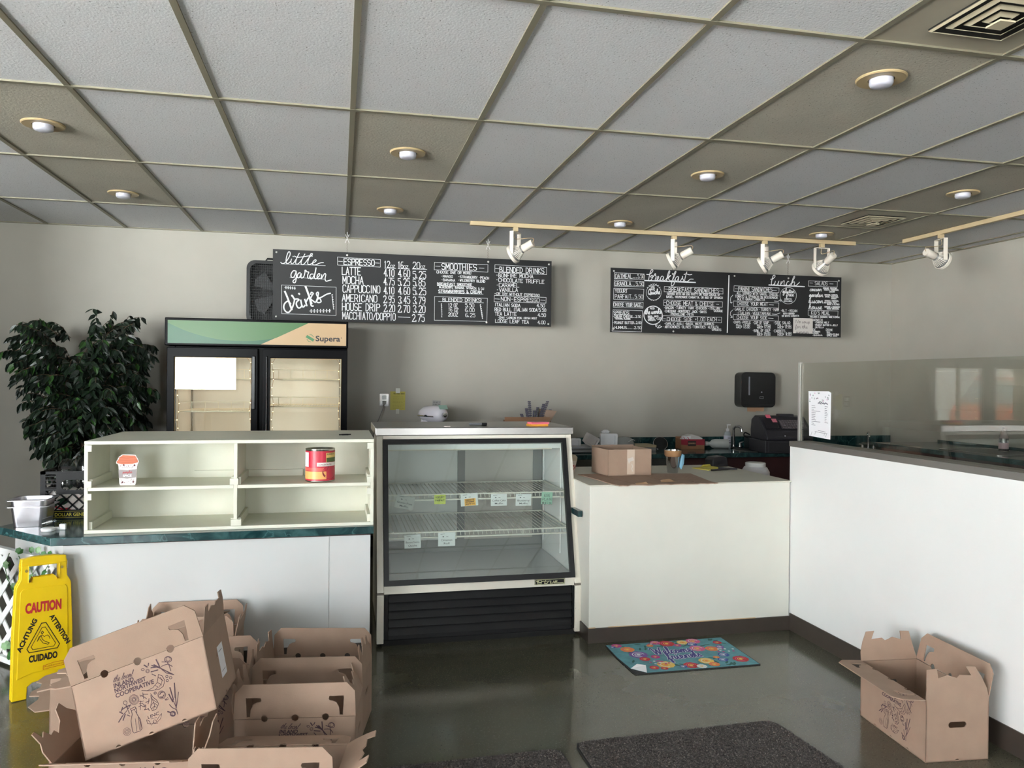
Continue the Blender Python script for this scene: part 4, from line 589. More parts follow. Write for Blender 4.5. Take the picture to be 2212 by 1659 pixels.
# ------------------------------------------------------------------ slant-front glass display case
t = thing('display_case', 'ivory refrigerated display case with slanted glass front and steel top', 'display case', (.825, 4.95, 0))
cx0, cx1, yb, yt, yr = .218, 1.432, 4.45, 4.69, 5.30
zs, zt = .31, 1.19
def fy(z): return yb+(yt-yb)*max(0, (z-zs)/(zt-zs))
IVP = speckle('ivory_enamel_rusty_foot', (232, 226, 212), (120, 90, 52), (240, 236, 226), 150, .19, .4, .03)
for x0, x1 in ((cx0, cx0+.04), (cx1-.04, cx1)):
    mb = MB(); n = [(yb, zs), (yt, zt), (yt+.06, zt), (yb+.06, zs)]
    mb.add([(x0, y, z) for y, z in n]+[(x1, y, z) for y, z in n], [(0,3,2,1),(4,5,6,7),(0,1,5,4),(1,2,6,5),(2,3,7,6),(3,0,4,7)])
    W('front_post', mb, IVORY, t, bevel=.004)
    W('foot_post', MB().box(x0, x1, yb-.004, yb+.07, .02, zs-.012), IVP, t, bevel=.004)
    W('post_joint', MB().box(x0+.002, x1-.002, yb, yb+.06, zs-.012, zs), M('dark_joint', (120, 110, 100), .6), t)
    W('side_panel', MB().add([(x0+.014 if x0 == cx0 else x0+.01, y, z) for y, z in ((yb+.05, .03), (yb+.05, zs), (yt+.05, zt), (yr, zt), (yr, .03))]+[(x0+.03 if x0 == cx0 else x0+.026, y, z) for y, z in ((yb+.05, .03), (yb+.05, zs), (yt+.05, zt), (yr, zt), (yr, .03))],
        [(0,1,2,3,4),(9,8,7,6,5),(0,5,6,1),(1,6,7,2),(2,7,8,3),(3,8,9,4),(4,9,5,0)]), M('case_inner_grey', (232, 233, 233), .4), t)
W('top_slab', MB().box(cx0-.006, cx1+.01, yt-.02, yr+.02, zt, 1.238), STEEL, t, bevel=.004)
W('head_rail', MB().box(cx0+.04, cx1-.04, yt-.004, yt+.05, 1.163, zt), IVORY, t, bevel=.002)
W('lower_rail', MB().box(cx0+.04, cx1-.04, yb+.012, yb+.07, .297, .36), IVORY, t, bevel=.002)
# black gasket frame lying on the slant
U = Vector((1,0,0)); V = Vector((0, yt-yb, zt-zs)).normalized(); O = Vector((cx0+.04, fy(.345)-.004, .345)); LV = (1.165-.345)/V.z; LU = cx1-cx0-.08
N = U.cross(V)
W('glass_gasket', MB().panel([(0,0),(LU,0),(LU,LV),(0,LV)], [[(.028,.032),(LU-.028,.032),(LU-.028,LV-.028),(.028,LV-.028)]], .03, O-N*.012, U, V), BLACK, t, bevel=.003)
W('front_glass', MB().panel([(.02,.02),(LU-.02,.02),(LU-.02,LV-.02),(.02,LV-.02)], [], .005, O, U, V), GLASSM, t)
# grille
W('grille_body', MB().box(cx0+.042, cx1-.042, yb+.03, yb+.06, .03, .296), BLACK, t)
for k in range(5):
    z = .06+k*.048
    W('grille_slat', MB().add([(cx0+.07, yb+.008, z), (cx1-.055, yb+.008, z), (cx1-.055, yb+.03, z+.04), (cx0+.07, yb+.03, z+.04), (cx0+.07, yb+.03, z), (cx1-.055, yb+.03, z)], [(0,1,2,3),(0,4,5,1),(3,2,5,4),(0,3,4),(1,5,2)]), BLACK, t)
W('grille_rim', MB().box(cx0+.042, cx0+.066, yb+.004, yb+.03, .04, .296).box(cx1-.054, cx1-.042, yb+.004, yb+.03, .04, .296), BLACKG, t)
W('kick_plate', MB().box(cx0+.03, cx1-.03, yb+.02, yb+.05, 0, .03), DARK, t)
W('base_pan', MB().box(cx0+.035, cx1-.035, yb+.07, yr-.02, .0, .32), M('case_base', (150, 150, 150), .5), t)
W('floor_tray', MB().box(cx0+.035, cx1-.035, yb+.07, yr-.03, .33, .352), M('tray_grey', (196, 198, 200), .3, .2), t)
# badge
W('badge', MB().box(1.145, 1.33, yb+.006, yb+.012, .31, .343), M('badge_black', (14, 12, 14), .3), t)
mb = MB(); OB = (1.145, yb+.006, .31); gx, gz = (1,0,0), (0,0,1)
for P in ([(.002,.002),(.183,.002),(.183,.031),(.002,.031),(.002,.002)],): mb.ribbon(P, .0025, OB, gx, gz, .0006)
mb.ribbon([(.018,.006),(.018,.028),(.04,.028),(.04,.006),(.018,.006)], .002, OB, gx, gz, .0006)
mb.ribbon([(.018,.014),(.04,.014)], .006, OB, gx, gz, .0006)
mb.ribbon([(.012,.022),(.024,.022)], .005, OB, gx, gz, .0006)
mb.ribbon([(.042,.021),(.075,.0215)], .003, OB, gx, gz, .0006)
for P in ([(.066,.027),(.06,.008),(.076,.008)], [(.06,.021),(.078,.021)], [(.076,.008),(.084,.021),(.096,.021)], [(.1,.021),(.095,.008),(.112,.008),(.117,.021)], [(.12,.008),(.127,.021),(.138,.021),(.136,.015),(.122,.014)], [(.12,.008),(.134,.009),(.176,.009)]):
    mb.ribbon(P, .0032, OB, gx, gz, .0006)
W('badge_lettering', mb, M('badge_pale_gold', (232, 230, 186), .3, .2), t)
# interior
INN = M('case_white_liner', (234, 235, 235), .4)
W('back_frame', MB().box(cx0+.035, cx1-.035, yr-.035, yr, .33, .43).box(cx0+.035, cx1-.035, yr-.035, yr, 1.13, zt).box(cx0+.035, cx0+.09, yr-.035, yr, .43, 1.13).box(cx1-.1, cx1-.035, yr-.035, yr, .43, 1.13).box(.80, .85, yr-.035, yr, .43, 1.13), M('rear_frame_grey', (140, 140, 140), .5), t)
W('rear_door', MB().box(cx0+.08, .82, yr-.022, yr-.012, .42, 1.14), M('rear_door_white', (228, 228, 226), .3), t)
W('rear_door', MB().box(.83, cx1-.09, yr-.032, yr-.022, .42, 1.14), M('rear_door_taupe', (196, 190, 184), .25), t)
W('light_bar', MB().box(cx0+.05, cx1-.09, yt+.12, yt+.2, 1.085, 1.11), IVORY, t, bevel=.003)
W('inner_header', MB().box(cx0+.035, cx1-.035, yt+.05, yt+.07, 1.10, zt), INN, t)
for x in (cx0+.034, cx1-.042):
    for y in (4.78, 5.2): W('shelf_standard', MB().box(x, x+.008, y, y+.018, .42, 1.12), INN, t)
WIRE = M('white_coated_wire', (226, 224, 214), .35)
def wire_shelf(z, y0, y1):
    s = W('wire_shelf', MB().bar((cx0+.045, y0, z), (cx1-.045, y0, z), .008).bar((cx0+.045, y0, z-.032), (cx1-.045, y0, z-.032), .008).bar((cx0+.045, y1, z), (cx1-.045, y1, z), .008)
          .bar((cx0+.047, y0, z), (cx0+.047, y1, z), .008).bar((cx1-.047, y0, z), (cx1-.047, y1, z), .008).bar((cx1-.047, y0, z), (cx1-.047, y0, z-.032), .008).bar((.6, y0, z), (.6, y0, z-.032), .007).bar((1.1, y0, z), (1.1, y0, z-.032), .007), WIRE, t)
    n = 42
    mb = MB()
    for k in range(n+1):
        x = cx0+.05+(cx1-cx0-.1)*k/n; mb.bar((x, y0+.002, z-.024), (x, y0+.02, z-.004), .0035).bar((x, y0+.02, z-.004), (x, y1, z-.004), .0035)
    w = W('shelf_wires', mb, WIRE, s); w['kind'] = 'stuff'
wire_shelf(.835, 4.655, 5.18)
wire_shelf(.622, 4.585, 5.22)
# price cards clipped to the shelf fronts (each lifts off: things)
def pricecard(x, y, z, w, h, rot, mat, lines, label, extra=None, font='sans'):
    o = thing('price_card', label, 'card', (x, y, z), (0, rot, 0), 'price cards in the display case')
    L_('card', MB().box(-w/2, w/2, -.001, .001, -h/2, h/2), mat, o)
    mb = MB(); OO = (0, -.0012, 0)
    if font == 'sans':
        mb.ribbon([(-w*.36, h*.38), (-w*.12, h*.40)], .0016, OO, gx, gz, .0004); mb.disc(-w*.2, h*.2, .005, OO, gx, gz, .0004, 8, .003)
        mb.ribbon([(-w*.02, h*.2), (w*.08, h*.2)], .002, OO, gx, gz, .0004)
        for k, s in enumerate(lines):
            ww = min(w*.42, .0042*len(s)); sans(mb, s, (-ww, -h*.12-k*h*.25), (ww, -h*.12-k*h*.25), h*.15, OO, gx, gz, .0004, .004)
    else:
        for k, s in enumerate(lines):
            ww = min(w*.4, .006*len(s)); caps(mb, s, (-ww, h*.12-k*h*.32), (ww, h*.14-k*h*.32), h*.2, .0018, OO, gx, gz, .0004)
    L_('lettering', mb, M('grey_ink', (70, 68, 76), .7), o)
    if extra:
        L_('sticky_note', MB().box(-w*.28, w*.36, -.0024, -.0013, -h*.48, h*.08), M('orange_sticky_note', (240, 184, 84), .7), o)
        m2 = MB()
        for k, s in enumerate(extra): caps(m2, s, (-w*.22, -h*.08-k*h*.16), (w*.28, -h*.06-k*h*.16), h*.1, .0016, (0, -.0026, 0), gx, gz, .0003)
        L_('note_lettering', m2, INK, o)
    return o
GPAP = M('lime_sticky_note', (200, 216, 104), .7); MINT = M('mint_sticky_note', (164, 206, 184), .7); GREYC = M('grey_card', (196, 200, 196), .6)
CY = 4.647
pricecard(.388, CY, .793, .11, .078, .23, GREYC, ['Gluten Free', 'Muffin'], 'tilted greyish price card at the left end of the upper shelf')
pricecard(.599, CY, .805, .068, .056, 0, GPAP, ['YOGURT', 'PARFAIT'], 'lime green sticky price note on the upper case shelf', font='caps')
pricecard(.778, CY, .80, .106, .076, -.06, PAPERB, [], 'white price card with an orange note stuck on it', ['CHOCOLATE', 'PEPPERMINT', 'MUFFIN'])
pricecard(.962, CY, .794, .1, .073, 0, PAPERB, ['Coffee Cake', 'Muffin'], 'white price card lettered Coffee Cake Muffin')
pricecard(1.117, CY, .79, .098, .073, .02, PAPERB, ['Blueberry', 'Muffin'], 'white price card lettered Blueberry Muffin')
pricecard(1.267, CY, .797, .07, .076, .06, MINT, ['EGG', 'PLAIN', 'MUFFIN'], 'mint green sticky price note at the right end of the upper shelf', font='caps')
pricecard(.430, 4.577, .572, .096, .08, -.02, PAPERB, ['Bacon/Swiss', 'Quiche'], 'white price card at the left of the lower shelf')
pricecard(.632, 4.577, .578, .102, .08, 0, PAPERB, ['Cinnamon', 'Roll'], 'white price card lettered Cinnamon Roll on the lower shelf')
# odds and ends on the steel top
for k, (c, lab) in enumerate((((242, 170, 60), 'orange sticky note pad on the steel case top, under a pink one'), ((230, 112, 130), 'pink sticky note pad lying on the orange pad'))):
    o = thing('sticky_note_pad', lab, 'note pad', (1.24+.006*k, 4.80, 1.238+.0125*k), (0, 0, .1+.05*k), 'sticky note pads on the display case')
    L_('sheets', MB().box(-.06, .06, -.04, .04, 0, .0105), M('pad_%d' % k, c, .7), o)
    L_('top_sheet', MB().box(-.06, .06, -.04, .04, .0106, .0122), M('pad_top_%d' % k, tuple(min(255, v+12) for v in c), .7), o)
o = thing('marker_pen', 'grey marker pen lying on the steel case top', 'pen', (.86, 4.86, 1.247), (0, PI/2, -.15))
L_('barrel', MB().lathe([(.008, -.05), (.008, .03)], n=12), M('grey_pen', (110, 112, 116), .4), o, smooth=True, auto=.6); L_('cap', MB().lathe([(.009, .03), (.009, .06), (.006, .063)], n=12), BLACK, o, smooth=True, auto=.6)
o = W('magnet_clip', MB().box(.628, .668, 4.715, 4.73, 1.238, 1.245), M('pale_clip', (214, 200, 196), .5), bevel=.002); tag(o, 'tiny pale clip near the front edge of the steel top', 'clip')
# ------------------------------------------------------------------ menu boards on chains
BOARDM = M('black_chalkboard', (25, 25, 27), .55, var=.06, vscale=6)
def menu_board(x0, z0, w, h, label, T, P, S, C, studs, tilt, cat='menu board'):
    t = thing('menu_board', label, cat, (x0, 6.85, z0), group='hanging chalkboard menus')
    L_('panel', MB().box(0, w, -.01, .002, 0, h), BOARDM, t)
    O = (0, -.0102, 0); ux, uz = (1,0,0), (0,0,1); mb = MB()
    for e in T: caps(mb, e[0], (e[1], e[2]), (e[3], e[4]), e[5], min(.0085, max(.0038, e[5]*.11))*e[6], O, ux, uz, .0006)
    L_('lettering', mb, CHALK, t)
    mb = MB()
    for k, p in P: mb.ribbon(p, .0065*k, O, ux, uz, .0008)
    L_('chalk_lines', mb, CHALK, t)
    mb = MB()
    for k, p in S: mb.ribbon(smooth_path(p, 5) if len(p) > 2 else p, .0068*k, O, ux, uz, .001)
    for e in C: script(mb, e[0], (e[1], e[2]), (e[3], e[4]), e[5], .0055*e[6], O, ux, uz, .001, slant=.15)
    L_('script_lettering', mb, CHALK, t)
    for sx, sz in studs: L_('stud', MB().lathe([(.009, 0), (.008, .004), (.004, .006)], (sx, -.01, sz), 12, Matrix.Rotation(PI/2, 3, 'X')), ALU, t)
    return t
menu_board(-.556, 2.02, 2.445, .60, 'black chalkboard drinks menu hanging above the drinks fridge', T1, P1, S1, [],
           [(.03, .575), (.615, .575), (1.855, .57), (2.42, .57), (.03, .03), (.615, .03), (1.845, .025), (2.42, .025)], 0)
menu_board(2.462, 1.985, 2.43, .60, 'black chalkboard breakfast and lunch menu, right of the drinks board', T2, P2, S2, C2,
           [(.03, .57), (.62, .565), (1.26, .57), (1.84, .57), (2.4, .565), (.03, .03), (.63, .02), (2.4, .025)], 0)
for x, z, lab in ((.058, 2.60, 'thin chain holding up the left of the drinks board'), (1.297, 2.595, 'thin chain holding up the right of the drinks board'),
                  (3.08, 2.56, 'thin cord holding up the left of the lunch board'), (4.30, 2.555, 'thin cord holding up the right of the lunch board')):
    t = thing('hanging_chain', lab, 'chain', (x, 6.845, z), group='chains of the menu boards')
    n = int((2.785-z)/.011)
    mb = MB()
    for k in range(n):
        zz = z+k*.011
        mb.bar((x-.003, 6.845, zz), (x+.003, 6.845, zz+.011), .0022) if k % 2 else mb.bar((x+.003, 6.845, zz), (x-.003, 6.845, zz+.011), .0022)
    W('links', mb, M('dull_chain', (110, 104, 92), .5, .6), t)
    W('hook', MB().bar((x-.018, 6.845, 2.70), (x+.016, 6.845, 2.775), .004).bar((x+.018, 6.845, 2.70), (x-.016, 6.845, 2.775), .004).bar((x, 6.845, 2.76), (x, 6.845, 2.795), .005), M('white_hook', (226, 226, 226), .4), t)
o = thing('paper_note', 'paper note about soup taped over the lunch menu board', 'note', (4.46, 6.825, 2.09), (0, .0, 0))
L_('sheet', MB().box(-.11, .105, -.002, 0, -.075, .075), M('note_paper', (206, 200, 196), .7), o)
mb = MB()
for k, (s, a, b) in enumerate((('No soup', -.085, .075), ('for the', -.09, .05), ('summer', -.08, .06))): script(mb, s, (a, .025-.05*k), (b, .025-.05*k), .034, .003, (0, -.0022, 0), (1,0,0), (0,0,1), .0006, slant=.05)
L_('writing', mb, M('grey_marker', (96, 88, 92), .8), o)

# ------------------------------------------------------------------ drinks fridge
t = thing('drinks_fridge', 'two-door glass drinks fridge with green and tan header', 'fridge', (-.615, 6.75, 0))
fx0, fx1, fyf, fyb, fz = -1.29, .064, 6.36, 7.12, 1.985
FB = M('fridge_black', (14, 14, 16), .25, spec=.06)
W('cabinet', MB().box(fx0, fx0+.05, fyf+.06, fyb, 0, 1.77).box(fx1-.05, fx1, fyf+.06, fyb, 0, 1.77).box(fx0+.05, fx1-.05, fyf+.06, fyb, .0, .22).box(fx0+.05, fx1-.05, fyf+.06, fyb, 1.745, 1.77).box(fx0+.05, fx1-.05, fyb-.04, fyb, .22, 1.745), FB, t, bevel=.004)
LIN = M('fridge_liner', (208, 200, 188), .5)
W('liner', MB().box(fx0+.05, fx1-.05, fyb-.05, fyb-.041, .22, 1.745).box(fx0+.05, fx0+.056, fyf+.07, fyb-.05, .22, 1.745).box(fx1-.056, fx1-.05, fyf+.07, fyb-.05, .22, 1.745).box(fx0+.056, fx1-.056, fyf+.07, fyb-.05, .22, .226).box(fx0+.056, fx1-.056, fyf+.07, fyb-.05, 1.739, 1.745), LIN, t)
hd = W('header', MB().box(fx0-.012, fx1+.004, fyf-.02, fyb, 1.772, fz), FB, t, bevel=.006)
hx0, hx1, hz0, hz1 = fx0+.01, fx1-.012, 1.79, 1.965; HW, HH = hx1-hx0, hz1-hz0; HO = (hx0, fyf-.021, hz0); ux, uz = (1,0,0), (0,0,1)
W('sign_panel', MB().panel([(0,0),(HW,0),(HW,HH),(0,HH)], [], .001, HO, ux, uz), M('sign_tan', (190, 160, 122), .3), hd)
def curve(P, k=8): return smooth_path(P, k)
low = [(0,0),(HW*.51,0)]+curve([(HW*.51,0),(HW*.60,HH*.33),(HW*.78,HH)])[1:]+[(0,HH)]
W('sign_green_low', MB().panel(low, [], .0006, (hx0, fyf-.0222, hz0), ux, uz), M('sign_deep_green', (40, 96, 66), .3), hd)
up = curve([(0,HH*.88),(HW*.12,HH*.48),(HW*.27,HH*.2),(HW*.40,HH*.14),(HW*.5,HH*.18),(HW*.595,HH*.30)])+curve([(HW*.595,HH*.30),(HW*.68,HH*.62),(HW*.78,HH)])[1:]+[(0,HH)]
W('sign_green_high', MB().panel(up, [], .0005, (hx0, fyf-.0229, hz0), ux, uz), M('sign_leaf_green', (68, 112, 62), .3), hd)
mb = MB(); OL = (hx0, fyf-.0222, hz0); sans(mb, 'Supera', (HW*.822, HH*.20), (HW*.965, HH*.20), HH*.25, OL, ux, uz, .0006, .025); mb.disc(HW*.972, HH*.36, .004, OL, ux, uz, .0006)
W('sign_lettering', mb, M('sign_ink', (44, 42, 50), .5), hd)
mb = MB(); c0 = (HW*.79, HH*.32)
mb.ribbon([(c0[0]-.02, c0[1]+.012), (c0[0]+.02, c0[1]-.012)], .022, OL, ux, uz, .0006)
mb.ribbon([(c0[0]-.002, c0[1]+.03), (c0[0]+.014, c0[1]+.026), (c0[0]+.026, c0[1]+.012)], .004, OL, ux, uz, .0006)
mb.ribbon([(c0[0]+.006, c0[1]-.03), (c0[0]-.012, c0[1]-.024), (c0[0]-.024, c0[1]-.008)], .004, OL, ux, uz, .0006)
W('sign_emblem', mb, M('sign_emblem_green', (70, 128, 84), .4), hd)
for a, b, side in ((fx0, -.624, 1), (-.586, fx1, -1)):
    d = W('door', MB().panel([(0,0),(b-a,0),(b-a,1.63),(0,1.63)], [[(.055,.06),(b-a-(.048),.06),(b-a-(.048),1.555),(.055,1.555)]], .05, (a, fyf+.05, .13), ux, uz), FB, t, bevel=.006)
    W('door_glass', MB().box(a+.05, b-.045, fyf+.012, fyf+.016, .19, 1.685), GLASSM, d)
    W('glass_trim', MB().panel([(.05,.055),(b-a-.043,.055),(b-a-.043,1.56),(.05,1.56)], [[(.058,.063),(b-a-.051,.063),(b-a-.051,1.552),(.058,1.552)]], .004, (a, fyf+.012, .13), ux, uz), M('warm_gasket', (210, 180, 130), .5), d)
    xh = b-.03 if side == 1 else a+.03
    W('handle', MB().box(xh-.014, xh+.014, fyf-.018, fyf, 1.28, 1.70) if side == 1 else MB().box(xh-.006, xh+.006, fyf-.014, fyf, .9, 1.7), BLACKG, d, bevel=.006)
W('centre_mullion', MB().box(-.63, -.58, fyf+.055, fyf+.09, .13, 1.765), FB, t)
W('kick_grille', MB().box(fx0, fx1, fyf+.02, fyf+.06, .02, .13), FB, t)
FW = M('fridge_wire', (222, 206, 176), .4)
for zi, z in enumerate((.62, .98, 1.26, 1.52)):
  for a, b in ((fx0+.065, -.64), (-.57, fx1-.065)):
    if zi == 2 and a > -.6: z = 1.30
    y0 = fyf+.12; y1 = fyb-.07
    s = W('wire_shelf', MB().bar((a, y0, z), (b, y0, z), .009).bar((a, y1, z), (b, y1, z), .007).bar((a, y0, z), (a, y1, z), .008).bar((b, y0, z), (b, y1, z), .008), FW, t)
    mb = MB()
    for k in range(1, 26): x = a+(b-a)*k/26; mb.bar((x, y0, z), (x, y1, z), .003)
    if zi in (2, 3):
        for k in range(7): x = a+(b-a)*k/6; mb.bar((x, y0, z), (x, y0, z+.075), .004)
        mb.bar((a, y0, z+.075), (b, y0, z+.075), .005)
    w_ = W('shelf_wires', mb, FW, s); w_['kind'] = 'stuff'
for x in (fx0+.06, -.605, fx1-.066): W('shelf_standard', MB().box(x, x+.01, fyb-.07, fyb-.055, .25, 1.7), M('standard_grey', (140, 130, 118), .4, .6), t)
# warm fairy lights taped round the door openings
FL = M('fairy_bulb', (255, 236, 196), .4, emit=(255, 214, 150), estr=5.0)
lt = thing('fairy_lights', 'string of warm fairy lights around the fridge door glass', 'string lights', (-.615, 6.43, .2))
lw = MB(); pts_all = []
for a, b in ((fx0+.064, -.68), (-.523, fx1-.057)):
    pts = []
    for k in range(22): pts.append((a+.006+.008*math.sin(k*1.7), fyf+.075, .3+k*.064))
    for k in range(8): pts.append((a+(b-a)*(k+.5)/8, fyf+.075, 1.695-.008*(k % 2)))
    for k in range(22): pts.append((b-.004-.008*math.sin(k*1.3), fyf+.075, 1.65-k*.064))
    lw.tube(pts, .0015, 4); pts_all += pts
W('wire', lw, M('copper_wire', (190, 140, 90), .4, .6), lt)
for p in pts_all:
    if p[2] > .8: W('bulb', MB().sphere(p, .0034, 6), FL, lt)
for x in (-.95, -.26):
    for z in (1.66, .75):
        d = bpy.data.lights.new('fridge_glow', 'AREA'); d.shape = 'RECTANGLE'; d.size = .5; d.size_y = .2; d.energy = 1.1; d.color = (1, .9, .76)
        o = bpy.data.objects.new('fridge_glow', d); COL.objects.link(o); o.parent = t; o.location = (x+.615, .0, z); o.rotation_euler = (0 if z > 1 else PI, 0, 0)

# ------------------------------------------------------------------ box fan on top of the fridge
t = thing('box_fan', 'black box fan standing on the fridge behind the drinks board', 'fan', (-.51, 7.0, 1.985))
a0, a1, b0, b1 = -.778, -.245, 1.987, 2.535
W('housing', MB().panel(rrect(a0, a1, b0, b1, .07, 6), [rrect(a0+.028, a1-.028, b0+.028, b1-.028, .06, 6)], .12, (0, 7.06, 0), (1,0,0), (0,0,1)), BLACK, t)
mb = MB()
for k in range(1, 30): x = a0+.02+(a1-a0-.04)*k/30; mb.bar((x, 6.945, b0+.03), (x, 6.945, b1-.03), .0035)
for k in range(1, 22): z = b0+.02+(b1-b0-.04)*k/22; mb.bar((a0+.03, 6.942, z), (a1-.03, 6.942, z), .003)
W('grille', mb, BLACK, t)['kind'] = 'stuff'
W('rear_mesh', MB().panel(rrect(a0+.02, a1-.02, b0+.02, b1-.02, .06, 6), [circle((a0+a1)/2, (b0+b1)/2, .07)], .003, (0, 7.055, 0), (1,0,0), (0,0,1)), M('fan_rear', (16, 16, 18), .6), t)
cxf, czf = (a0+a1)/2, (b0+b1)/2
for k in range(5):
    a = 2*PI*k/5; mb = MB(); P = []
    for r, da in ((.06, -.3), (.22, -.35), (.235, .1), (.22, .35), (.06, .25)): P.append((cxf+r*math.cos(a+da), czf+r*math.sin(a+da)))
    W('blade', MB().panel(P, [], .006, (0, 7.0, 0), (1,0,0), (0,0,1)), M('grey_blade', (46, 47, 50), .5), t)
W('hub', MB().lathe([(.06, -.05), (.06, .03), (.04, .045)], (cxf, 7.0, czf), 20, Matrix.Rotation(PI/2, 3, 'X')), BLACK, t)
W('carry_handle', MB().tube([(-.62, 6.96, 2.535), (-.61, 6.955, 2.552), (-.41, 6.955, 2.552), (-.40, 6.96, 2.535)], .008, 8), BLACK, t)

# ------------------------------------------------------------------ lamp tracks with spot heads
t = thing('track_rail', 'long cream lamp track along the back of the ceiling', 'light track', (2.75, 6.11, 2.78))
W('rail', MB().box(1.01, 4.5, 6.092, 6.128, 2.762, 2.795), TAN, t, bevel=.002)
W('rail_slot', MB().box(1.02, 4.49, 6.104, 6.116, 2.7615, 2.7625), M('slot_dark', (110, 96, 72), .6), t)
t = thing('track_rail', 'short cream lamp track running to the right picture edge', 'light track', (4.84, 4.6, 2.78))
W('rail', MB().box(4.82, 4.856, 3.3, 5.9, 2.762, 2.795), TAN, t, bevel=.002)
LAMPW = M('ivory_lamp_enamel', (228, 220, 208), .4)
def spot(x, y, yaw, d, label):
    """adapter, fork, lamp: d is where the lamp looks"""
    t = thing('track_spotlight', label, 'spotlight', (x, y, 2.762), group='spotlights on the tracks')
    L_('adapter', MB().box(-.02, .02, -.016, .016, -.032, 0), TAN, t, bevel=.002)
    ca, sa = math.cos(yaw), math.sin(yaw)
    def rot(p): return (p[0]*ca-p[1]*sa, p[0]*sa+p[1]*ca, p[2])
    hw = .07; piv = Vector((0, 0, -.205)); D = Vector(d).normalized()
    for s in (-1, 1):
        mb = MB(); mb.bar(rot((s*hw, 0, -.042)), rot((s*hw, 0, -.22)), .006, .034, up=rot((0,1,0)))
        L_('fork_arm', mb, LAMPW, t, bevel=.002)
    L_('fork_bridge', MB().bar(rot((-hw, 0, -.04)), rot((hw, 0, -.04)), .034, .006), LAMPW, t)
    R = D.to_track_quat('Z', 'Y').to_matrix()
    L_('reflector', MB().lathe([(.026, -.075), (.033, -.06), (.064, -.005), (.071, .012), (.071, .03), (.064, .032)], piv, 28, R, cap1=False), M('lamp_ribbed_shell', (150, 148, 146), .3, .4), t, smooth=True, auto=.7)
    mb = MB()
    for k in range(26):
        a = 2*PI*k/26; p0 = Vector((.034*math.cos(a), .034*math.sin(a), -.06)); p1 = Vector((.0655*math.cos(a), .0655*math.sin(a), -.005)); mb.bar(piv+R @ p0, piv+R @ p1, .004)
    L_('cooling_fins', mb, LAMPW, t)['kind'] = 'stuff'
    L_('rim', MB().lathe([(.072, .008), (.077, .01), (.077, .034), (.067, .036)], piv, 28, R, cap0=False, cap1=False), LAMPW, t, smooth=True, auto=.7)
    L_('lens', MB().lathe([(.067, .028), (.03, .034), (.002, .036)], piv, 24, R), M('lamp_lens', (196, 196, 200), .2), t, smooth=True)
    L_('socket', MB().lathe([(.03, -.17), (.032, -.165), (.032, -.078), (.027, -.07)], piv, 24, R), LAMPW, t, smooth=True, auto=.7)
    e = piv+R @ Vector((0, .0, -.165)); L_('cord', MB().tube(smooth_path([e, e+Vector((0, 0, .04)), Vector((0, 0, -.09)), Vector((0, 0, -.03))], 5), .003, 6), M('beige_cord', (170, 150, 120), .5), t, smooth=True)
    return t
spot(1.382, 6.11, .9, (-.72, .55, -.42), 'ivory track spotlight above the right end of the drinks board')
spot(2.76, 6.11, 1.0, (-.74, .5, -.45), 'ivory track spotlight above the word breakfast')
spot(3.61, 6.11, .8, (-.70, .55, -.48), 'ivory track spotlight above the middle of the lunch menu')
spot(4.17, 6.11, .05, (-.1, .86, -.5), 'ivory track spotlight at the right end of the long track, its back to us')
spot(4.838, 5.47, 1.35, (.86, .1, -.28), 'ivory spotlight on the short track, aimed at the right wall')

# ------------------------------------------------------------------ on the back wall
t = thing('towel_dispenser', 'black wall mounted paper towel dispenser with brown towel showing', 'dispenser', (4.06, 7.155, 1.27))
def rbox(mb, x0, x1, y0, y1, z0, z1, r): return mb.panel(rrect(x0, x1, z0, z1, r, 5), [], y1-y0, (0, y1, 0), (1,0,0), (0,0,1))
W('shell', rbox(MB(), 3.905, 4.285, 7.02, 7.155, 1.277, 1.628, .05), BLACKG, t, bevel=.02, seg=3)
W('side_window', MB().box(3.985, 4.0, 7.012, 7.022, 1.40, 1.585), M('window_highlight_plastic', (120, 120, 128), .15), t, bevel=.003)
W('front_seam', MB().box(3.91, 4.28, 7.0175, 7.021, 1.30, 1.304), M('seam_black', (8, 8, 8), .6), t)
W('mark', MB().disc(4.13, 1.43, .008, (0, 7.019, 0), (1,0,0), (0,0,1), .001).ribbon([(4.11, 1.365), (4.15, 1.365), (4.15, 1.385), (4.11, 1.385), (4.11, 1.365)], .003, (0, 7.019, 0), (1,0,0), (0,0,1), .001), M('grey_print', (120, 120, 124), .6), t)
W('towel', MB().panel([(4.01, 1.235), (4.10, 1.232), (4.105, 1.24), (4.19, 1.234), (4.195, 1.29), (4.005, 1.29)], [], .002, (0, 7.08, 0), (1,0,0), (0,0,1)), M('brown_towel', (176, 138, 108), .8), t)
t = thing('wall_outlet', 'chrome wall outlet with a grey plug and cord', 'outlet', (.40, 7.15, 1.335))
W('plate', MB().panel(rrect(.362, .442, 1.28, 1.393, .006), [], .006, (0, 7.155, 0), (1,0,0), (0,0,1)), CHROME, t)
W('socket', MB().box(.382, .422, 7.143, 7.149, 1.342, 1.378).box(.382, .422, 7.143, 7.149, 1.295, 1.33), M('outlet_white', (220, 220, 218), .4), t)
W('plug', MB().box(.387, .417, 7.12, 7.144, 1.30, 1.33), M('plug_grey', (120, 118, 114), .5), t, bevel=.004)
W('power_cord', MB().tube(smooth_path([(.402, 7.12, 1.30), (.39, 7.10, 1.26), (.35, 7.08, 1.16), (.31, 7.06, 1.08), (.30, 7.05, .95), (.30, 7.05, .885)], 6), .0045, 6), M('plug_grey', (120, 118, 114), .5), t, smooth=True)
t = thing('wall_note', 'yellow handwritten note taped beside the wall outlet', 'note', (.525, 7.15, 1.33), (0, .01, 0))
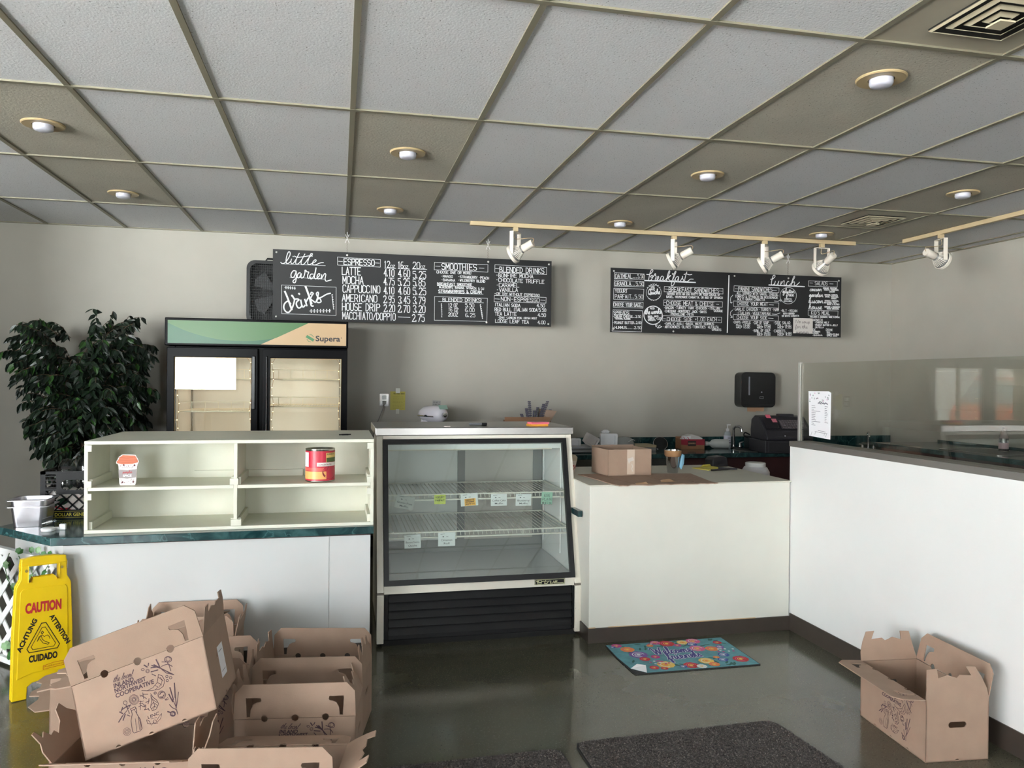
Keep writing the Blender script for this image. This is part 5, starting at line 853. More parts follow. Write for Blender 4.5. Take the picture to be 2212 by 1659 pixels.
L_('sheet', MB().box(-.068, .068, -.002, .001, -.085, .085), M('faded_yellow_note', (190, 180, 92), .7), t)
mb = MB(); OO = (0, -.0022, 0)
caps(mb, 'THE FRONT WORDS', (-.04, .06), (.062, .06), .01, .0022, OO, (1,0,0), (0,0,1), .0005)
random.seed(3)
for k in range(9):
    z = .035-.013*k; x = -.045; 
    while x < .05: w_ = random.uniform(.006, .02); mb.ribbon([(x, z), (x+w_, z+random.uniform(-.001, .001))], .0012, OO, (1,0,0), (0,0,1), .0005); x += w_+.005
L_('writing', mb, M('olive_pencil', (110, 104, 50), .8), t)
L_('tape', MB().box(-.02, .02, -.003, -.0005, .07, .115).box(-.015, .015, -.003, -.0005, -.12, -.075), M('clear_tape', (196, 196, 184), .3), t)
# ------------------------------------------------------------------ farm-share cardboard boxes
BL, BW, BH, BT_ = .45, .28, .25, .004
HOLE = [(.048,.008),(.060,.008),(.062,.036),(.072,.055),(.085,.062),(.098,.064),(.101,.072),(.098,.080),(.044,.081)]
def half(cx, r, up=True, n=7):
    """points of a half-round notch, left to right"""
    return [(cx-r*math.cos(PI*k/n), (r*math.sin(PI*k/n))*(1 if up else -1)) for k in range(n+1)]
def long_flap_outline(L, h, rag=0):
    e = .002; P = [(0, e)]
    for c in (.25, .5, .75): P += [(x, y+e) for x, y in half(L*c, .013)]
    P += [(L, e), (L-.004, h-.032), (L-.034, h), (.034, h), (.004, h-.032)]
    return P
def short_flap_outline(Wd, h, v):
    sets = ([(0,0),(.28,0),(.272,.04),(.25,.085),(.222,.128),(.180,.130),(.204,.094),(.150,.098),(.138,.086),(.118,.092),(.098,.100),(.056,.088),(.050,.126),(.006,.124),(.004,.05)],
            [(0,0),(.28,0),(.279,.05),(.262,.075),(.266,.118),(.252,.12),(.235,.085),(.215,.1),(.195,.074),(.17,.08),(.16,.062),(.13,.082),(.115,.09),(.095,.13),(.06,.142),(.045,.11),(.01,.08),(.004,.04)],
            [(0,0),(.28,0),(.276,.06),(.24,.085),(.232,.115),(.205,.11),(.19,.085),(.165,.095),(.15,.13),(.125,.138),(.12,.1),(.095,.07),(.08,.078),(.06,.13),(.035,.12),(.02,.06)])
    return [(x*Wd/.28, y) for x, y in sets[v % 3]]
PRINT = M('dark_brown_print', (72, 52, 60), .8)
def print_mesh(L, wmul=1.0):
    mb = MB(); O = (0, 0, 0); ux, uz = (1,0,0), (0,0,1)
    for e in BT:
        if e[0] == 'the local': script(mb, e[0], (e[1], e[2]), (e[3], e[4]), .019, .0014, O, ux, uz, 0, slant=.45)
        else: sans(mb, e[0], (e[1], e[2]), (e[3], e[4]), e[5], O, ux, uz, 0, .03 if e[0] != 'LINC' else .01)
    for k, p in BP: mb.ribbon(p, .0012*min(k, 3.2)*wmul, O, ux, uz, .0001)
    return mb
_PM = None
def box_mesh(name, mb):
    me = mb.mesh(name); me.materials.append(CARD); return me
def carton(label, loc, rot, fa=0, ba=0, la=30, ra=30, fh=.13, v=0, print_=True, tag_=False, skip='', lv=None, rack=0.0, rh=1.0):
    """open carton standing on its base centre; angles in degrees from upright, positive opens outward"""
    global _PM
    t = thing('cardboard_carton', label, 'cardboard box', loc, rot, 'open kraft cartons on the floor')
    ux, uy, uz = Vector((1,0,0)), Vector((0,1,0)), Vector((0,0,1)); L2, W2 = BL/2, BW/2
    L_('base', MB().box(-L2, L2, -W2, W2, 0, BT_), CARD, t)
    def wall_long():
        P = [(0, 0)]
        for c in (.25, .5, .75): P += half(BL*c, .010)
        P += [(BL, 0), (BL, BH)]
        for c in (.75, .5, .25): P += [(2*BL*c-x, BH-y) for x, y in half(BL*c, .012)]
        return P+[(0, BH)]
    slot = rrect(BW/2-.04, BW/2+.04, .135, .160, .0124, 4)
    L_('front_wall', MB().panel(wall_long(), [], -BT_, (-L2, -W2, 0), ux, uz), CARD, t)
    L_('back_wall', MB().panel(wall_long(), [], -BT_, (L2, W2, 0), -ux, uz), CARD, t)
    side = [(0, 0)]+half(BW/2, .010)+[(BW, 0), (BW, BH), (0, BH)]
    L_('side_wall', MB().panel(side, [slot], -BT_, (L2, -W2, 0), uy, uz), CARD, t)
    L_('side_wall', MB().panel(side, [slot], -BT_, (-L2, W2, 0), -uy, uz), CARD, t)
    H1 = [HOLE, [(BL-x, y) for x, y in reversed(HOLE)]]
    def tilt(out, deg): a = math.radians(deg); return uz*math.cos(a)+out*math.sin(a)
    if 'f' not in skip: L_('front_flap', MB().panel(long_flap_outline(BL, fh), H1, -BT_, (-L2, -W2, BH), ux, tilt(-uy, fa)), CARD, t)
    if 'B' in skip:
        L_('back_flap', MB().panel([(0,0),(.45,0),(.44,.05),(.37,.09),(.31,.07),(.27,.075),(.25,.115),(.20,.12),(.17,.095),(.12,.10),(.09,.128),(.03,.11),(.0,.05)], [], -BT_, (L2, W2, BH), -ux, tilt(uy, ba)), CARD, t)
    elif 'b' not in skip: L_('back_flap', MB().panel(long_flap_outline(BL, fh), H1, -BT_, (L2, W2, BH), -ux, tilt(uy, ba)), CARD, t)
    if 'r' not in skip: L_('side_flap', MB().panel([(x, y*rh) for x, y in short_flap_outline(BW, .12, v)], [], -BT_, (L2, -W2, BH), uy, tilt(ux, ra)), CARD, t)
    if 'l' not in skip: L_('side_flap', MB().panel(short_flap_outline(BW, .12, v+1 if lv is None else lv), [], -BT_, (-L2, W2, BH), -uy, tilt(-ux, la)), CARD, t)
    if print_:
        if _PM is None: _PM = print_mesh(BL).mesh('print'); _PM.materials.append(PRINT)
        o = link('print', _PM, t); o.location = (-L2, -W2-.0006, 0); o['label'] = 'dark printed vegetables, bottle and lettering'
    if tag_:
        L_('shipping_label', MB().box(L2+.0002, L2+.001, -.02, .045, .06, .17), PAPER, t)
        L_('label_print', MB().ribbon([(-.01, .15), (.03, .15)], .002, (L2+.0012, 0, 0), uy, uz).ribbon([(-.01, .08), (.035, .08)], .0015, (L2+.0012, 0, 0), uy, uz), INK, t)
    if rack:                    # a carton pushed out of square
        for o in t.children:
            if o.data.users > 1: o.data = o.data.copy()
            for v_ in o.data.vertices: v_.co.x += rack*v_.co.z
    return t
carton('tilted printed carton resting on top of the left pile of boxes', (-.594, 2.945, .322), (0, -.355, -.1), fa=13, ba=105, la=80, ra=14, v=0, tag_=True, rack=.17, rh=.74)
carton('carton right under the tilted box, its left flap splayed out', (-.672, 2.915, 0), (0, 0, -.14), fa=66, ba=8, la=38, ra=4, v=0)
carton('nearest carton at the bottom edge of the picture, right flap spread wide', (-.205, 2.655, 0), (0, 0, -.17), fa=4, ba=102, la=-6, ra=55, v=0)
carton('carton behind the nearest one, front lettering half hidden', (-.135, 3.15, 0), (0, 0, -.125), fa=0, ba=0, la=10, ra=-22, v=1)
carton('rearmost carton of the right row, beside the display case foot', (-.09, 3.525, 0), (0, 0, -.19), fa=172, ba=0, la=6, ra=-10, v=2)
carton('carton standing against the white counter at the back of the pile', (-.705, 4.085, 0), (0, 0, -.05), fa=0, ba=1, la=-4, ra=12, v=0)
carton('carton in the middle of the left row behind the tilted box', (-.575, 3.485, 0), (0, 0, -.04), fa=1, ba=1, la=2, ra=3, v=1)
carton('hidden carton beside the caution sign, torn flap hanging left', (-.955, 3.50, 0), (0, 0, PI/2+.1), fa=60, ba=96, la=5, ra=5, v=2, skip='Bf')
carton('single open carton standing by the baseboard of the glass partition', (2.477, 2.885, 0), (0, 0, -PI/2-.08), fa=86, ba=14, la=26, ra=-3, v=0, lv=0)
# ------------------------------------------------------------------ yellow caution sign leaning against the counter
YEL = M('yellow_sign_plastic', (232, 196, 16), .35, var=.05, vscale=9)
t = thing('caution_sign', 'yellow folding caution sign with wet floor warnings leaning on the counter', 'sign', (-1.372, 4.088, 0), (-.06, .02, .52))
ux, uz = (1,0,0), (0,0,1)
t.scale = (.88, 1, 1)
out = [(-.145,0),(-.075,0),(-.072,.055),(-.05,.07),(0,.078),(.05,.07),(.072,.055),(.075,0),(.145,0),(.142,.30),(.132,.525),(.112,.558),(.108,.625),(-.108,.625),(-.112,.558),(-.132,.525),(-.142,.30)]
win = [(-.074,.62),(-.074,.545),(-.06,.545),(-.05,.562),(.05,.562),(.06,.548),(.074,.548),(.074,.62)]
for k, (y, nm) in enumerate(((0, 'front_leaf'), (.03, 'rear_leaf'))):
    leaf = L_(nm, MB().panel(out, [win], .022, (0, y+.022, 0), ux, uz), YEL, t, bevel=.004)
    if k == 0: front = leaf
inner = [(-.122,.098),(-.05,.118),(.05,.118),(.122,.098),(.112,.50),(.10,.515),(-.10,.515),(-.112,.50)]
L_('raised_panel', MB().panel(inner, [], .004, (0, .001, 0), ux, uz), YEL, t, bevel=.003)
L_('grip', MB().panel([(-.11,.622),(.11,.622),(.108,.655),(.05,.663),(-.05,.663),(-.108,.655)], [], .045, (0, .05, 0), ux, uz), YEL, t, bevel=.006)
for s in (-1, 1):
    L_('hinge', MB().lathe([(.02, -.02), (.02, .02)], (s*.092, .025, .618), 16, Matrix.Rotation(PI/2, 3, 'Y')), YEL, t, smooth=True, auto=.6)
    L_('hinge_pin', MB().lathe([(.007, -.004), (.007, .004)], (s*.085, .0, .60), 10, Matrix.Rotation(PI/2, 3, 'X')), M('grey_rivet', (150, 130, 60), .4), t)
O = (0, -.0034, 0); mb = MB()
sans(mb, 'CAUTION', (-.088, .402), (.084, .402), .046, O, ux, uz, .0004, .05)
L_('caution_lettering', mb, M('red_print', (176, 34, 40), .5), t)
mb = MB()
tri = lambda s, o: [(-s, -s*.62+o), (s, -s*.62+o), (0, s*1.05+o), (-s, -s*.62+o)]
def rtri(s, o, r=.12):
    P = tri(s, o)[:3]; Q = []
    for i in range(3):
        a, b, c = Vector(P[i-1]), Vector(P[i]), Vector(P[(i+1) % 3]); Q += [tuple(b+(a-b)*r), tuple(b+(c-b)*r)]
    return Q+[Q[0]]
mb.ribbon(rtri(.088, .27), .004, O, ux, uz, .0004); mb.ribbon(rtri(.066, .268), .0028, O, ux, uz, .0004)
mb.ribbon([(-.012,.30),(-.006,.307),(.0,.30),(-.006,.293),(-.012,.30)], .003, O, ux, uz, .0004)
for P in ([(-.012,.288),(-.03,.262),(-.022,.282),(-.008,.289),(.004,.28),(.018,.285),(.028,.275),(.03,.266)], [(-.012,.288),(-.006,.268),(.008,.256),(.028,.246),(.022,.24),(-.002,.25),(-.016,.27)]): mb.ribbon(P, .0026, O, ux, uz, .0004)
sans(mb, 'CUIDADO', (-.068, .17), (.068, .17), .031, O, ux, uz, .0004, .045)
def along(s, a, b, h): sans(mb, s, a, b, h, O, ux, uz, .0004, .045)
along('ACHTUNG', (-.108, .222), (-.03, .364), .023); along('ATTENTION', (.026, .372), (.112, .226), .023)
L_('black_print', mb, M('black_sign_print', (24, 20, 24), .5), t)
mb = MB(); mb.ribbon([(.0,.125),(.0,.142),(.05,.15),(.1,.15),(.1,.13),(.05,.128),(0,.125)], .002, O, ux, uz, .0004); sans(mb, 'Rubbermaid', (.006, .133), (.095, .137), .008, O, ux, uz, .0004, .0, shear=.3)
L_('maker_mark', mb, M('red_print', (176, 34, 40), .5), t)

# ------------------------------------------------------------------ white lattice with ivy on the cut-off corner
LW = M('white_lattice_paint', (236, 238, 236), .5)
A = Vector((-1.333, 4.243, 0)); Dv = Vector((-.33, .315, 0)).normalized(); Nv = Vector((-Dv.y, Dv.x, 0))*-1   # along the corner, facing the room
if Nv.y > 0: Nv = -Nv
t = thing('lattice_panel', 'white diagonal lattice fixed to the cut-off end of the counter', 'lattice', (-1.55, 4.35, .09))
LL, z0, z1 = .62, .03, .585
def LP(s, z, off=.0): q = A+Dv*s+Nv*(.012+off); return (q.x, q.y, z)
W('rail', MB().bar(LP(-.05, z1+.015, .01), LP(LL, z1+.015, .01), .03, .035), LW, t); W('rail', MB().bar(LP(-.02, z0, .01), LP(LL, z0, .01), .03, .03), LW, t)
W('end_post', MB().bar(LP(-.03, z0, .012), LP(-.03, z1+.01, .012), .03, .04, up=tuple(Dv)), M('raw_pine', (186, 150, 116), .7), t)
hh = z1-z0; k = -hh
while k < LL:
    a0, a1 = max(k, 0), min(k+hh, LL)
    if a1-a0 > .04:
        W('slat', MB().bar(LP(a0, z0+(a0-k), .004), LP(a1, z0+(a1-k), .004), .034, .005, up=tuple(Nv)), LW, t)
        W('slat', MB().bar(LP(a0, z1-(a0-k), .011), LP(a1, z1-(a1-k), .011), .034, .005, up=tuple(Nv)), LW, t)
    k += .15
IVY = M('ivy_leaf', (58, 104, 52), .5, var=.25, vscale=40); IVYP = M('ivy_leaf_pale', (124, 160, 116), .5, var=.2, vscale=40)
ivy = thing('ivy_garland', 'artificial ivy garland hanging over the white lattice', 'ivy', (-1.55, 4.32, .3))
lm = MB().add([(0,0,0),(.014,.010,.003),(.03,.022,0),(.022,.034,.003),(.026,.052,-.003),(.0,.066,-.008),(-.026,.052,-.003),(-.022,.034,.003),(-.03,.022,0),(-.014,.010,.003),(0,.03,.008)],
    [(0,1,10),(1,2,10),(2,3,10),(3,4,10),(4,5,10),(5,6,10),(6,7,10),(7,8,10),(8,9,10),(9,0,10)])
lme = lm.mesh('leaf'); lme.materials.append(IVY); lme2 = lm.mesh('leaf'); lme2.materials.append(IVYP)
random.seed(11)
for s0, zt, zb, ph in ((.06, .60, .12, 0), (.18, .6, .05, 1.3), (.3, .6, .1, 2.2), (.42, .6, .05, .4), (.12, .5, .1, 3.1)):
    pts = []
    for k in range(15):
        f = k/14; pts.append(LP(s0+.05*math.sin(f*7+ph), zt+(zb-zt)*f, .022+.01*math.sin(f*11+ph)))
    W('stem', MB().tube(pts, .002, 5), M('ivy_stem', (96, 128, 84), .6), ivy)
    for k in range(1, 14):
        p = Vector(pts[k]); o = link('leaf', lme2 if random.random() < .3 else lme, ivy)
        o.location = p-ivy.location; sc = random.uniform(.5, .85); o.scale = (sc, sc, sc)
        o.rotation_euler = (PI/2+random.uniform(-.6, .6), random.uniform(-1.2, 1.2)+PI*(random.random() < .6), math.atan2(Nv.y, Nv.x)+PI/2+random.uniform(-.5, .5))
for k in range(6):
    p = Vector(LP(.0+.06*k, .615+random.uniform(-.01, .03), .03)); o = link('leaf', lme if k % 3 else lme2, ivy); o.location = p-ivy.location; o.scale = (.6, .6, .6); o.rotation_euler = (PI/2+random.uniform(-.5, .3), random.uniform(-1.4, 1.4), random.uniform(-.8, .2))
# rubber tyre at the picture's left edge
t = thing('rubber_wheel', 'edge of a black rubber wheel cut by the left picture edge', 'wheel', (-1.80, 4.22, .58), (0, 0, -.5))
R = Matrix.Rotation(PI/2, 3, 'X')
L_('tyre', MB().lathe([(.07, -.025), (.10, -.03), (.115, -.018), (.12, 0), (.115, .018), (.10, .03), (.07, .025), (.07, -.025)], (0,0,0), 36, R, cap0=False, cap1=False), M('tyre_rubber', (38, 36, 38), .6), t, smooth=True, auto=.8)
L_('rim_disc', MB().lathe([(.07, -.012), (.07, .012)], (0,0,0), 24, R), M('grey_rim', (120, 120, 124), .4), t)
L_('bracket', MB().bar((0, 0, 0), (0, 0, -.3), .03).bar((0, 0, -.3), (0, 0, -.565), .03).box(-.12, .12, -.06, .06, -.58, -.56), BLACK, t)
o = W('paper_scrap', MB().add([(-1.66, 3.83, .002), (-1.60, 3.82, .002), (-1.585, 3.86, .006), (-1.63, 3.865, .012), (-1.655, 3.86, .003)], [(0,1,2,3,4)]).add([(-1.66, 3.83, .001), (-1.60, 3.82, .001), (-1.63, 3.865, .001)], [(0,2,1)]), PAPER)
tag(o, 'small scrap of white paper on the floor by the left edge', 'paper scrap')

# ------------------------------------------------------------------ things on the left green counter top
def pan_part(mb, cx, cy, z0, z1, w, d, taper, rim, th=.0015):
    """rectangular steam-table pan: tapered wall, rounded corners, flat rim"""
    def ring(w_, d_, z, r): return [(cx+x, cy+y, z) for x, y in rrect(-w_/2, w_/2, -d_/2, d_/2, r, 5)]
    R_ = [ring(w*taper, d*taper, z0, .03), ring(w, d, z1-.0, .03), ring(w+rim, d+rim, z1, .02), ring(w+rim, d+rim, z1+.003, .02), ring(w-.003, d-.003, z1+.003, .03), ring(w*taper-.004, d*taper-.004, z0+.002, .028)]
    n = len(R_[0]); vs = [q for r in R_ for q in r]; fs = [tuple(range(n-1, -1, -1))]
    for i in range(len(R_)-1):
        for k_ in range(n): fs.append((i*n+k_, i*n+(k_+1) % n, (i+1)*n+(k_+1) % n, (i+1)*n+k_))
    fs.append(tuple((len(R_)-1)*n+k_ for k_ in range(n))); return mb.add(vs, fs)
PANM = M('satin_steel_pan', (186, 184, 190), .28, 1.0, var=.08, vscale=14)
o = W('steel_pan', pan_part(MB(), -1.585, 4.575, .736, .842, .175, .16, .88, .03), PANM, smooth=True, auto=.5); tag(o, 'lower of two nested steel food pans at the counter corner', 'food pan', 'nested steel pans')
o = W('steel_pan', pan_part(MB(), -1.585, 4.575, .772, .876, .175, .16, .88, .03), PANM, smooth=True, auto=.5); tag(o, 'upper of two nested steel food pans, its open rim showing', 'food pan', 'nested steel pans')
o = W('plastic_disc', MB().lathe([(.032, 0), (.034, .012), (.028, .016)], (-1.45, 4.385, .736), 20), M('cloudy_plastic', (226, 228, 230), .3), smooth=True, auto=.6); tag(o, 'small round white plastic lid in front of the steel pans', 'lid')
o = W('clear_cup', MB().lathe([(.026, 0), (.03, .05)], (-1.485, 4.43, .765), 20, Matrix.Rotation(1.3, 3, 'Y'), cap1=False), CLEARP, smooth=True, auto=.6); tag(o, 'tiny clear plastic cup lying behind the white lid', 'cup')
o = W('plastic_bracket', MB().box(-1.405, -1.375, 4.40, 4.42, .735, .765).box(-1.43, -1.405, 4.405, 4.415, .735, .75), M('cloudy_plastic', (226, 228, 230), .3), bevel=.003); tag(o, 'small white plastic bracket right of the round lid', 'plastic part')
# milk crate
CRATE = M('crate_black', (11, 11, 13), .5, spec=.25)
t = thing('milk_crate', 'black plastic milk crate between the ficus and the cubby shelf', 'crate', (-1.44, 4.9, .735))
qx0, qx1, qy0, qy1, qz0, qz1 = -1.605, -1.275, 4.74, 5.0, .735, 1.0
def crate_face(O, U, w):
    h = qz1-qz0; mb = MB(); U = Vector(U); N_ = U.cross(Vector((0,0,1)))
    def P(u, v): return Vector(O)+U*u+Vector((0,0,1))*v
    up = tuple(N_)
    for v, th in ((.025, .05), (h-.008, .016)): mb.bar(P(0, v), P(w, v), .008, th)
    for u in (.012, w-.012): mb.bar(P(u, 0), P(u, h), .008, .024, up=tuple(U))
    mb.bar(P(.024, h*.62), P(w*.30, h*.62), .008, .012); mb.bar(P(w*.70, h*.62), P(w-.024, h*.62), .008, .012)
    # ribbed hand-hold
    mb.panel([(w*.24, h*.52), (w*.76, h*.52), (w*.76, h*.97), (w*.24, h*.97)], [rrect(w*.31, w*.69, h*.60, h*.82, .028, 5)], .008, tuple(P(0, 0)+N_*.0), U, (0,0,1))
    for k_ in range(7): u = w*.24+w*.52*k_/6; mb.bar(P(u, h*.84), P(u, h*.97), .014, .004, up=tuple(U)); 
    for u0, u1 in ((.024, w*.24), (w*.76, w-.024)):
        for k_ in range(4): v = h*.66+h*.08*k_; mb.bar(P(u0, v), P(u1, v), .008, .005)
    # diagonal mesh
    lo, hi = .05, h*.62; s = .062; k_ = -(hi-lo)
    while k_ < w:
        for sg in (1, -1):
            a0, a1 = max(k_, .02), min(k_+hi-lo, w-.02)
            if a1-a0 > .015:
                va, vb = (lo+a0-k_, lo+a1-k_) if sg > 0 else (hi-(a0-k_), hi-(a1-k_)); mb.bar(P(a0, va), P(a1, vb), .006, .008, up=tuple(N_.cross(U)))
        k_ += s
    return mb
W('front_side', crate_face((qx0, qy0, qz0), (1,0,0), qx1-qx0), CRATE, t); W('rear_side', crate_face((qx1, qy1, qz0), (-1,0,0), qx1-qx0), CRATE, t)
W('left_side', crate_face((qx0, qy1, qz0), (0,-1,0), qy1-qy0), CRATE, t); W('right_side', crate_face((qx1, qy0, qz0), (0,1,0), qy1-qy0), CRATE, t)
W('crate_floor', MB().box(qx0, qx1, qy0, qy1, qz0, qz0+.008), CRATE, t)
mb = MB(); OO = (qx0, qy0-.005, qz0); sans(mb, 'DOLLAR GENERAL', (.072, .016), (.262, .016), .019, OO, ux, uz, .0006, .012); mb.ribbon([(.06,.008),(.275,.008),(.275,.042),(.06,.042),(.06,.008)], .0016, OO, ux, uz, .0006)
W('crate_lettering', mb, M('crate_yellow', (220, 204, 70), .5), t)
t = thing('snowy_cloth', 'crumpled white seasonal cloth packed inside the milk crate', 'cloth', (-1.44, 4.87, .75))
random.seed(5); mb = MB(); n = 14; vs = []; fs = []
for i in range(n+1):
    for j in range(n+1):
        x = qx0+.02+(qx1-qx0-.04)*i/n; y = qy0+.012+(qy1-qy0-.03)*j/n; vs.append((x, y, .86+.03*math.sin(i*1.1)*math.cos(j*.9)+random.uniform(-.008, .008)))
for i in range(n):
    for j in range(n): a = i*(n+1)+j; fs.append((a, a+n+1, a+n+2, a+1))
mb.add(vs, fs); k = len(mb.v)
for i in range(n): mb.add([vs[i*(n+1)], vs[(i+1)*(n+1)], (vs[(i+1)*(n+1)][0], qy0+.012, .75), (vs[i*(n+1)][0], qy0+.012, .75)], [(0,1,2,3)])
W('cloth_top', mb, M('white_cloth', (226, 218, 214), .9, var=.06, vscale=20), t, smooth=True, auto=1.2)
W('cloth_print', MB().disc(.0, .0, .035, (-1.50, qy0+.010, .83), ux, uz, .001, 9, .02, .3).disc(-.045, -.02, .02, (-1.50, qy0+.010, .83), ux, uz, .001, 7, .012), M('evergreen_print', (28, 60, 40), .9), t)
W('cloth_ribbon', MB().ribbon([(0,0),(.03,-.012),(.06,-.01),(.085,-.03)], .01, (-1.53, qy0+.009, .80), ux, uz, .001), M('red_ribbon', (170, 34, 44), .8), t)
for dx, rz, lab in ((-.07, .4, 'clear plastic clamshell sticking out at the left of the milk crate'), (.045, -.2, 'rounded clear plastic clamshell standing up behind the crate handle')):
    o = W('plastic_clamshell', MB().lathe([(.001, .075), (.03, .07), (.055, .045), (.068, 0), (.068, -.09)], (-1.44+dx, 4.86, .985 if dx < 0 else 1.01), 24, cap0=False, cap1=False, sx=1.0 if dx > 0 else .75, sy=.8), CLEARP, smooth=True)
    tag(o, lab, 'plastic container', 'clear clamshells in the crate')

# ------------------------------------------------------------------ on the cubby shelf
t = thing('cup_cutout', 'printed coffee cup cut-out with orange lid standing in the upper left cubby', 'cut-out', (-1.065, 4.335, .968), (0, 0, -.05))
t.scale = (.8, 1, .95)
th = .012
L_('cup_back', MB().panel([(-.043,0),(.047,0),(.052,.012),(.058,.10),(.062,.115),(.066,.118),(.07,.128),(.062,.146),(.048,.165),(-.03,.168),(-.052,.155),(-.06,.14),(-.068,.13),(-.066,.118),(-.056,.114),(-.052,.09),(-.048,.01)], [], th, (0, th, 0), ux, uz), M('cutout_white', (236, 226, 222), .5), t)
L_('lid_print', MB().panel([(-.062,.12),(-.03,.114),(.03,.116),(.064,.124),(.064,.132),(.056,.146),(.046,.161),(-.028,.164),(-.048,.152),(-.055,.138),(-.064,.13)], [], .001, (0, 0, 0), ux, uz), M('orange_lid_print', (190, 98, 62), .5), t)
mb = MB(); 
for z in (.126, .138, .152): mb.ribbon([(-.055, z), (0, z-.004), (.057, z+.001)], .0018, (0, -.001, 0), ux, uz, .0005)
L_('lid_lines', mb, M('dark_orange_print', (170, 76, 46), .5), t)
L_('sleeve_print', MB().panel([(-.050,.04),(0,.036),(.052,.042),(.056,.088),(0,.082),(-.054,.086)], [], .001, (0, 0, 0), ux, uz), M('grey_sleeve_print', (150, 142, 142), .6), t)
mb = MB(); script(mb, 'pumpkin', (-.028, .066), (.03, .067), .014, .002, (0, -.001, 0), ux, uz, .0006); L_('red_lettering', mb, M('muted_red_print', (176, 70, 72), .6), t)
mb = MB(); sans(mb, 'SPICE', (-.026, .046), (.026, .047), .012, (0, -.001, 0), ux, uz, .0006, .02); L_('white_lettering', mb, PAPER, t)
mb = MB(); random.seed(9)
for k in range(46):
    z = random.choice((random.uniform(.006, .034), random.uniform(.092, .11))); x = random.uniform(-.044, .046); a = random.uniform(0, PI); mb.ribbon([(x, z), (x+.004*math.cos(a), z+.004*math.sin(a))], .002, (0, 0, 0), ux, uz, .0006)
for x, z in ((-.03, .016), (.036, .018), (-.022, .11), (.044, .108)): mb.disc(x, z, .0055, (0, 0, 0), ux, uz, .0006)
L_('sprinkle_print', mb, M('maroon_print', (96, 40, 48), .6), t)
t = thing('food_can', 'large red food can standing in the upper right cubby', 'can', (-.098, 4.375, .968))
rr, hh = .0785, .178
L_('tin', MB().lathe([(rr-.002, 0), (rr+.001, .003), (rr-.001, .008), (rr-.001, hh-.01), (rr+.001, hh-.004), (rr+.001, hh), (rr-.004, hh), (rr-.006, hh-.006)], n=40), M('tin_metal', (170, 168, 160), .25, 1.0), t, smooth=True, auto=.6)
def wrap(z0, z1, a0, a1, mat, name, r=rr, n=20, tb=None):
    vs = []; 
    for k_ in range(n+1):
        a = a0+(a1-a0)*k_/n; vs += [(r*math.sin(a), -r*math.cos(a), z0), (r*math.sin(a), -r*math.cos(a), z1)]
    return L_(name, MB().add(vs, [(2*k_, 2*k_+2, 2*k_+3, 2*k_+1) for k_ in range(n)]), mat, t, smooth=True)
REDL = M('red_can_label', (190, 40, 62), .35); YELL = M('amber_can_label', (236, 176, 104), .4)
wrap(.008, hh-.01, -PI, PI, REDL, 'label', rr+.0004, 40); wrap(.016, .058, -PI/2, .45, YELL, 'label_amber', rr+.0008)
wrap(.062, .078, -PI/2, .3, M('coral_can_label', (214, 92, 84), .4), 'label_blend', rr+.0007)
wrap(.082, .16, -1.42, -.85, PAPER, 'nutrition_panel', rr+.001); wrap(.086, .106, -.2, 1.5, M('can_band_white', (232, 226, 220), .5), 'name_band', rr+.0014)
wrap(.108, .158, .42, 1.4, M('can_sunset_print', (226, 190, 110), .5), 'picture_sky', rr+.0011); wrap(.108, .132, .45, 1.4, M('can_field_print', (74, 92, 44), .5), 'picture_field', rr+.0013)
vs = [];
for k_ in range(24):
    a = 2*PI*k_/24; an = .78+.62*math.cos(a); z = .052+.036*math.sin(a); vs.append(((rr+.0012)*math.sin(an), -(rr+.0012)*math.cos(an), z))
L_('tomato_picture', MB().add(vs, [tuple(range(24))]), M('dark_tomato_print', (126, 26, 46), .4), t)
def canprint(text, a0, a1, z, h, mat, name, r):
    v2, f2, xa, xb = type2d(text, .015); s_ = (a1-a0)/(xb-xa)
    L_(name, MB().add([(r*math.sin(a0+(x-xa)*s_), -r*math.cos(a0+(x-xa)*s_), z+y*h/.73) for x, y in v2], f2), mat, t)
canprint('CONCENTRATED', -.1, .85, .091, .009, M('maroon_can_ink', (120, 30, 60), .5), 'band_lettering', rr+.0018)
canprint('SUNVISTA', .47, 1.15, .146, .009, M('navy_can_ink', (30, 40, 60), .5), 'maker_lettering', rr+.0015)
mb = MB()
for k_ in range(9):
    z = .09+.0075*k_; mb.add([((rr+.0015)*math.sin(a), -(rr+.0015)*math.cos(a), zz) for a, zz in ((-1.36, z), (-.95, z), (-.95, z+.002), (-1.36, z+.002))], [(0,1,2,3)])
L_('nutrition_lines', mb, INK, t)
t = thing('binder_clip', 'small black clip lying on top of the cubby shelf', 'clip', (.035, 4.56, 1.203), (0, 0, .2))
L_('body', MB().box(-.02, .02, -.008, .008, 0, .008), BLACK, t, bevel=.002)
for s in (-1, 1): L_('arm', MB().bar((s*.018, 0, .004), (s*.034, s*.006, .004), .006), BLACK, t)

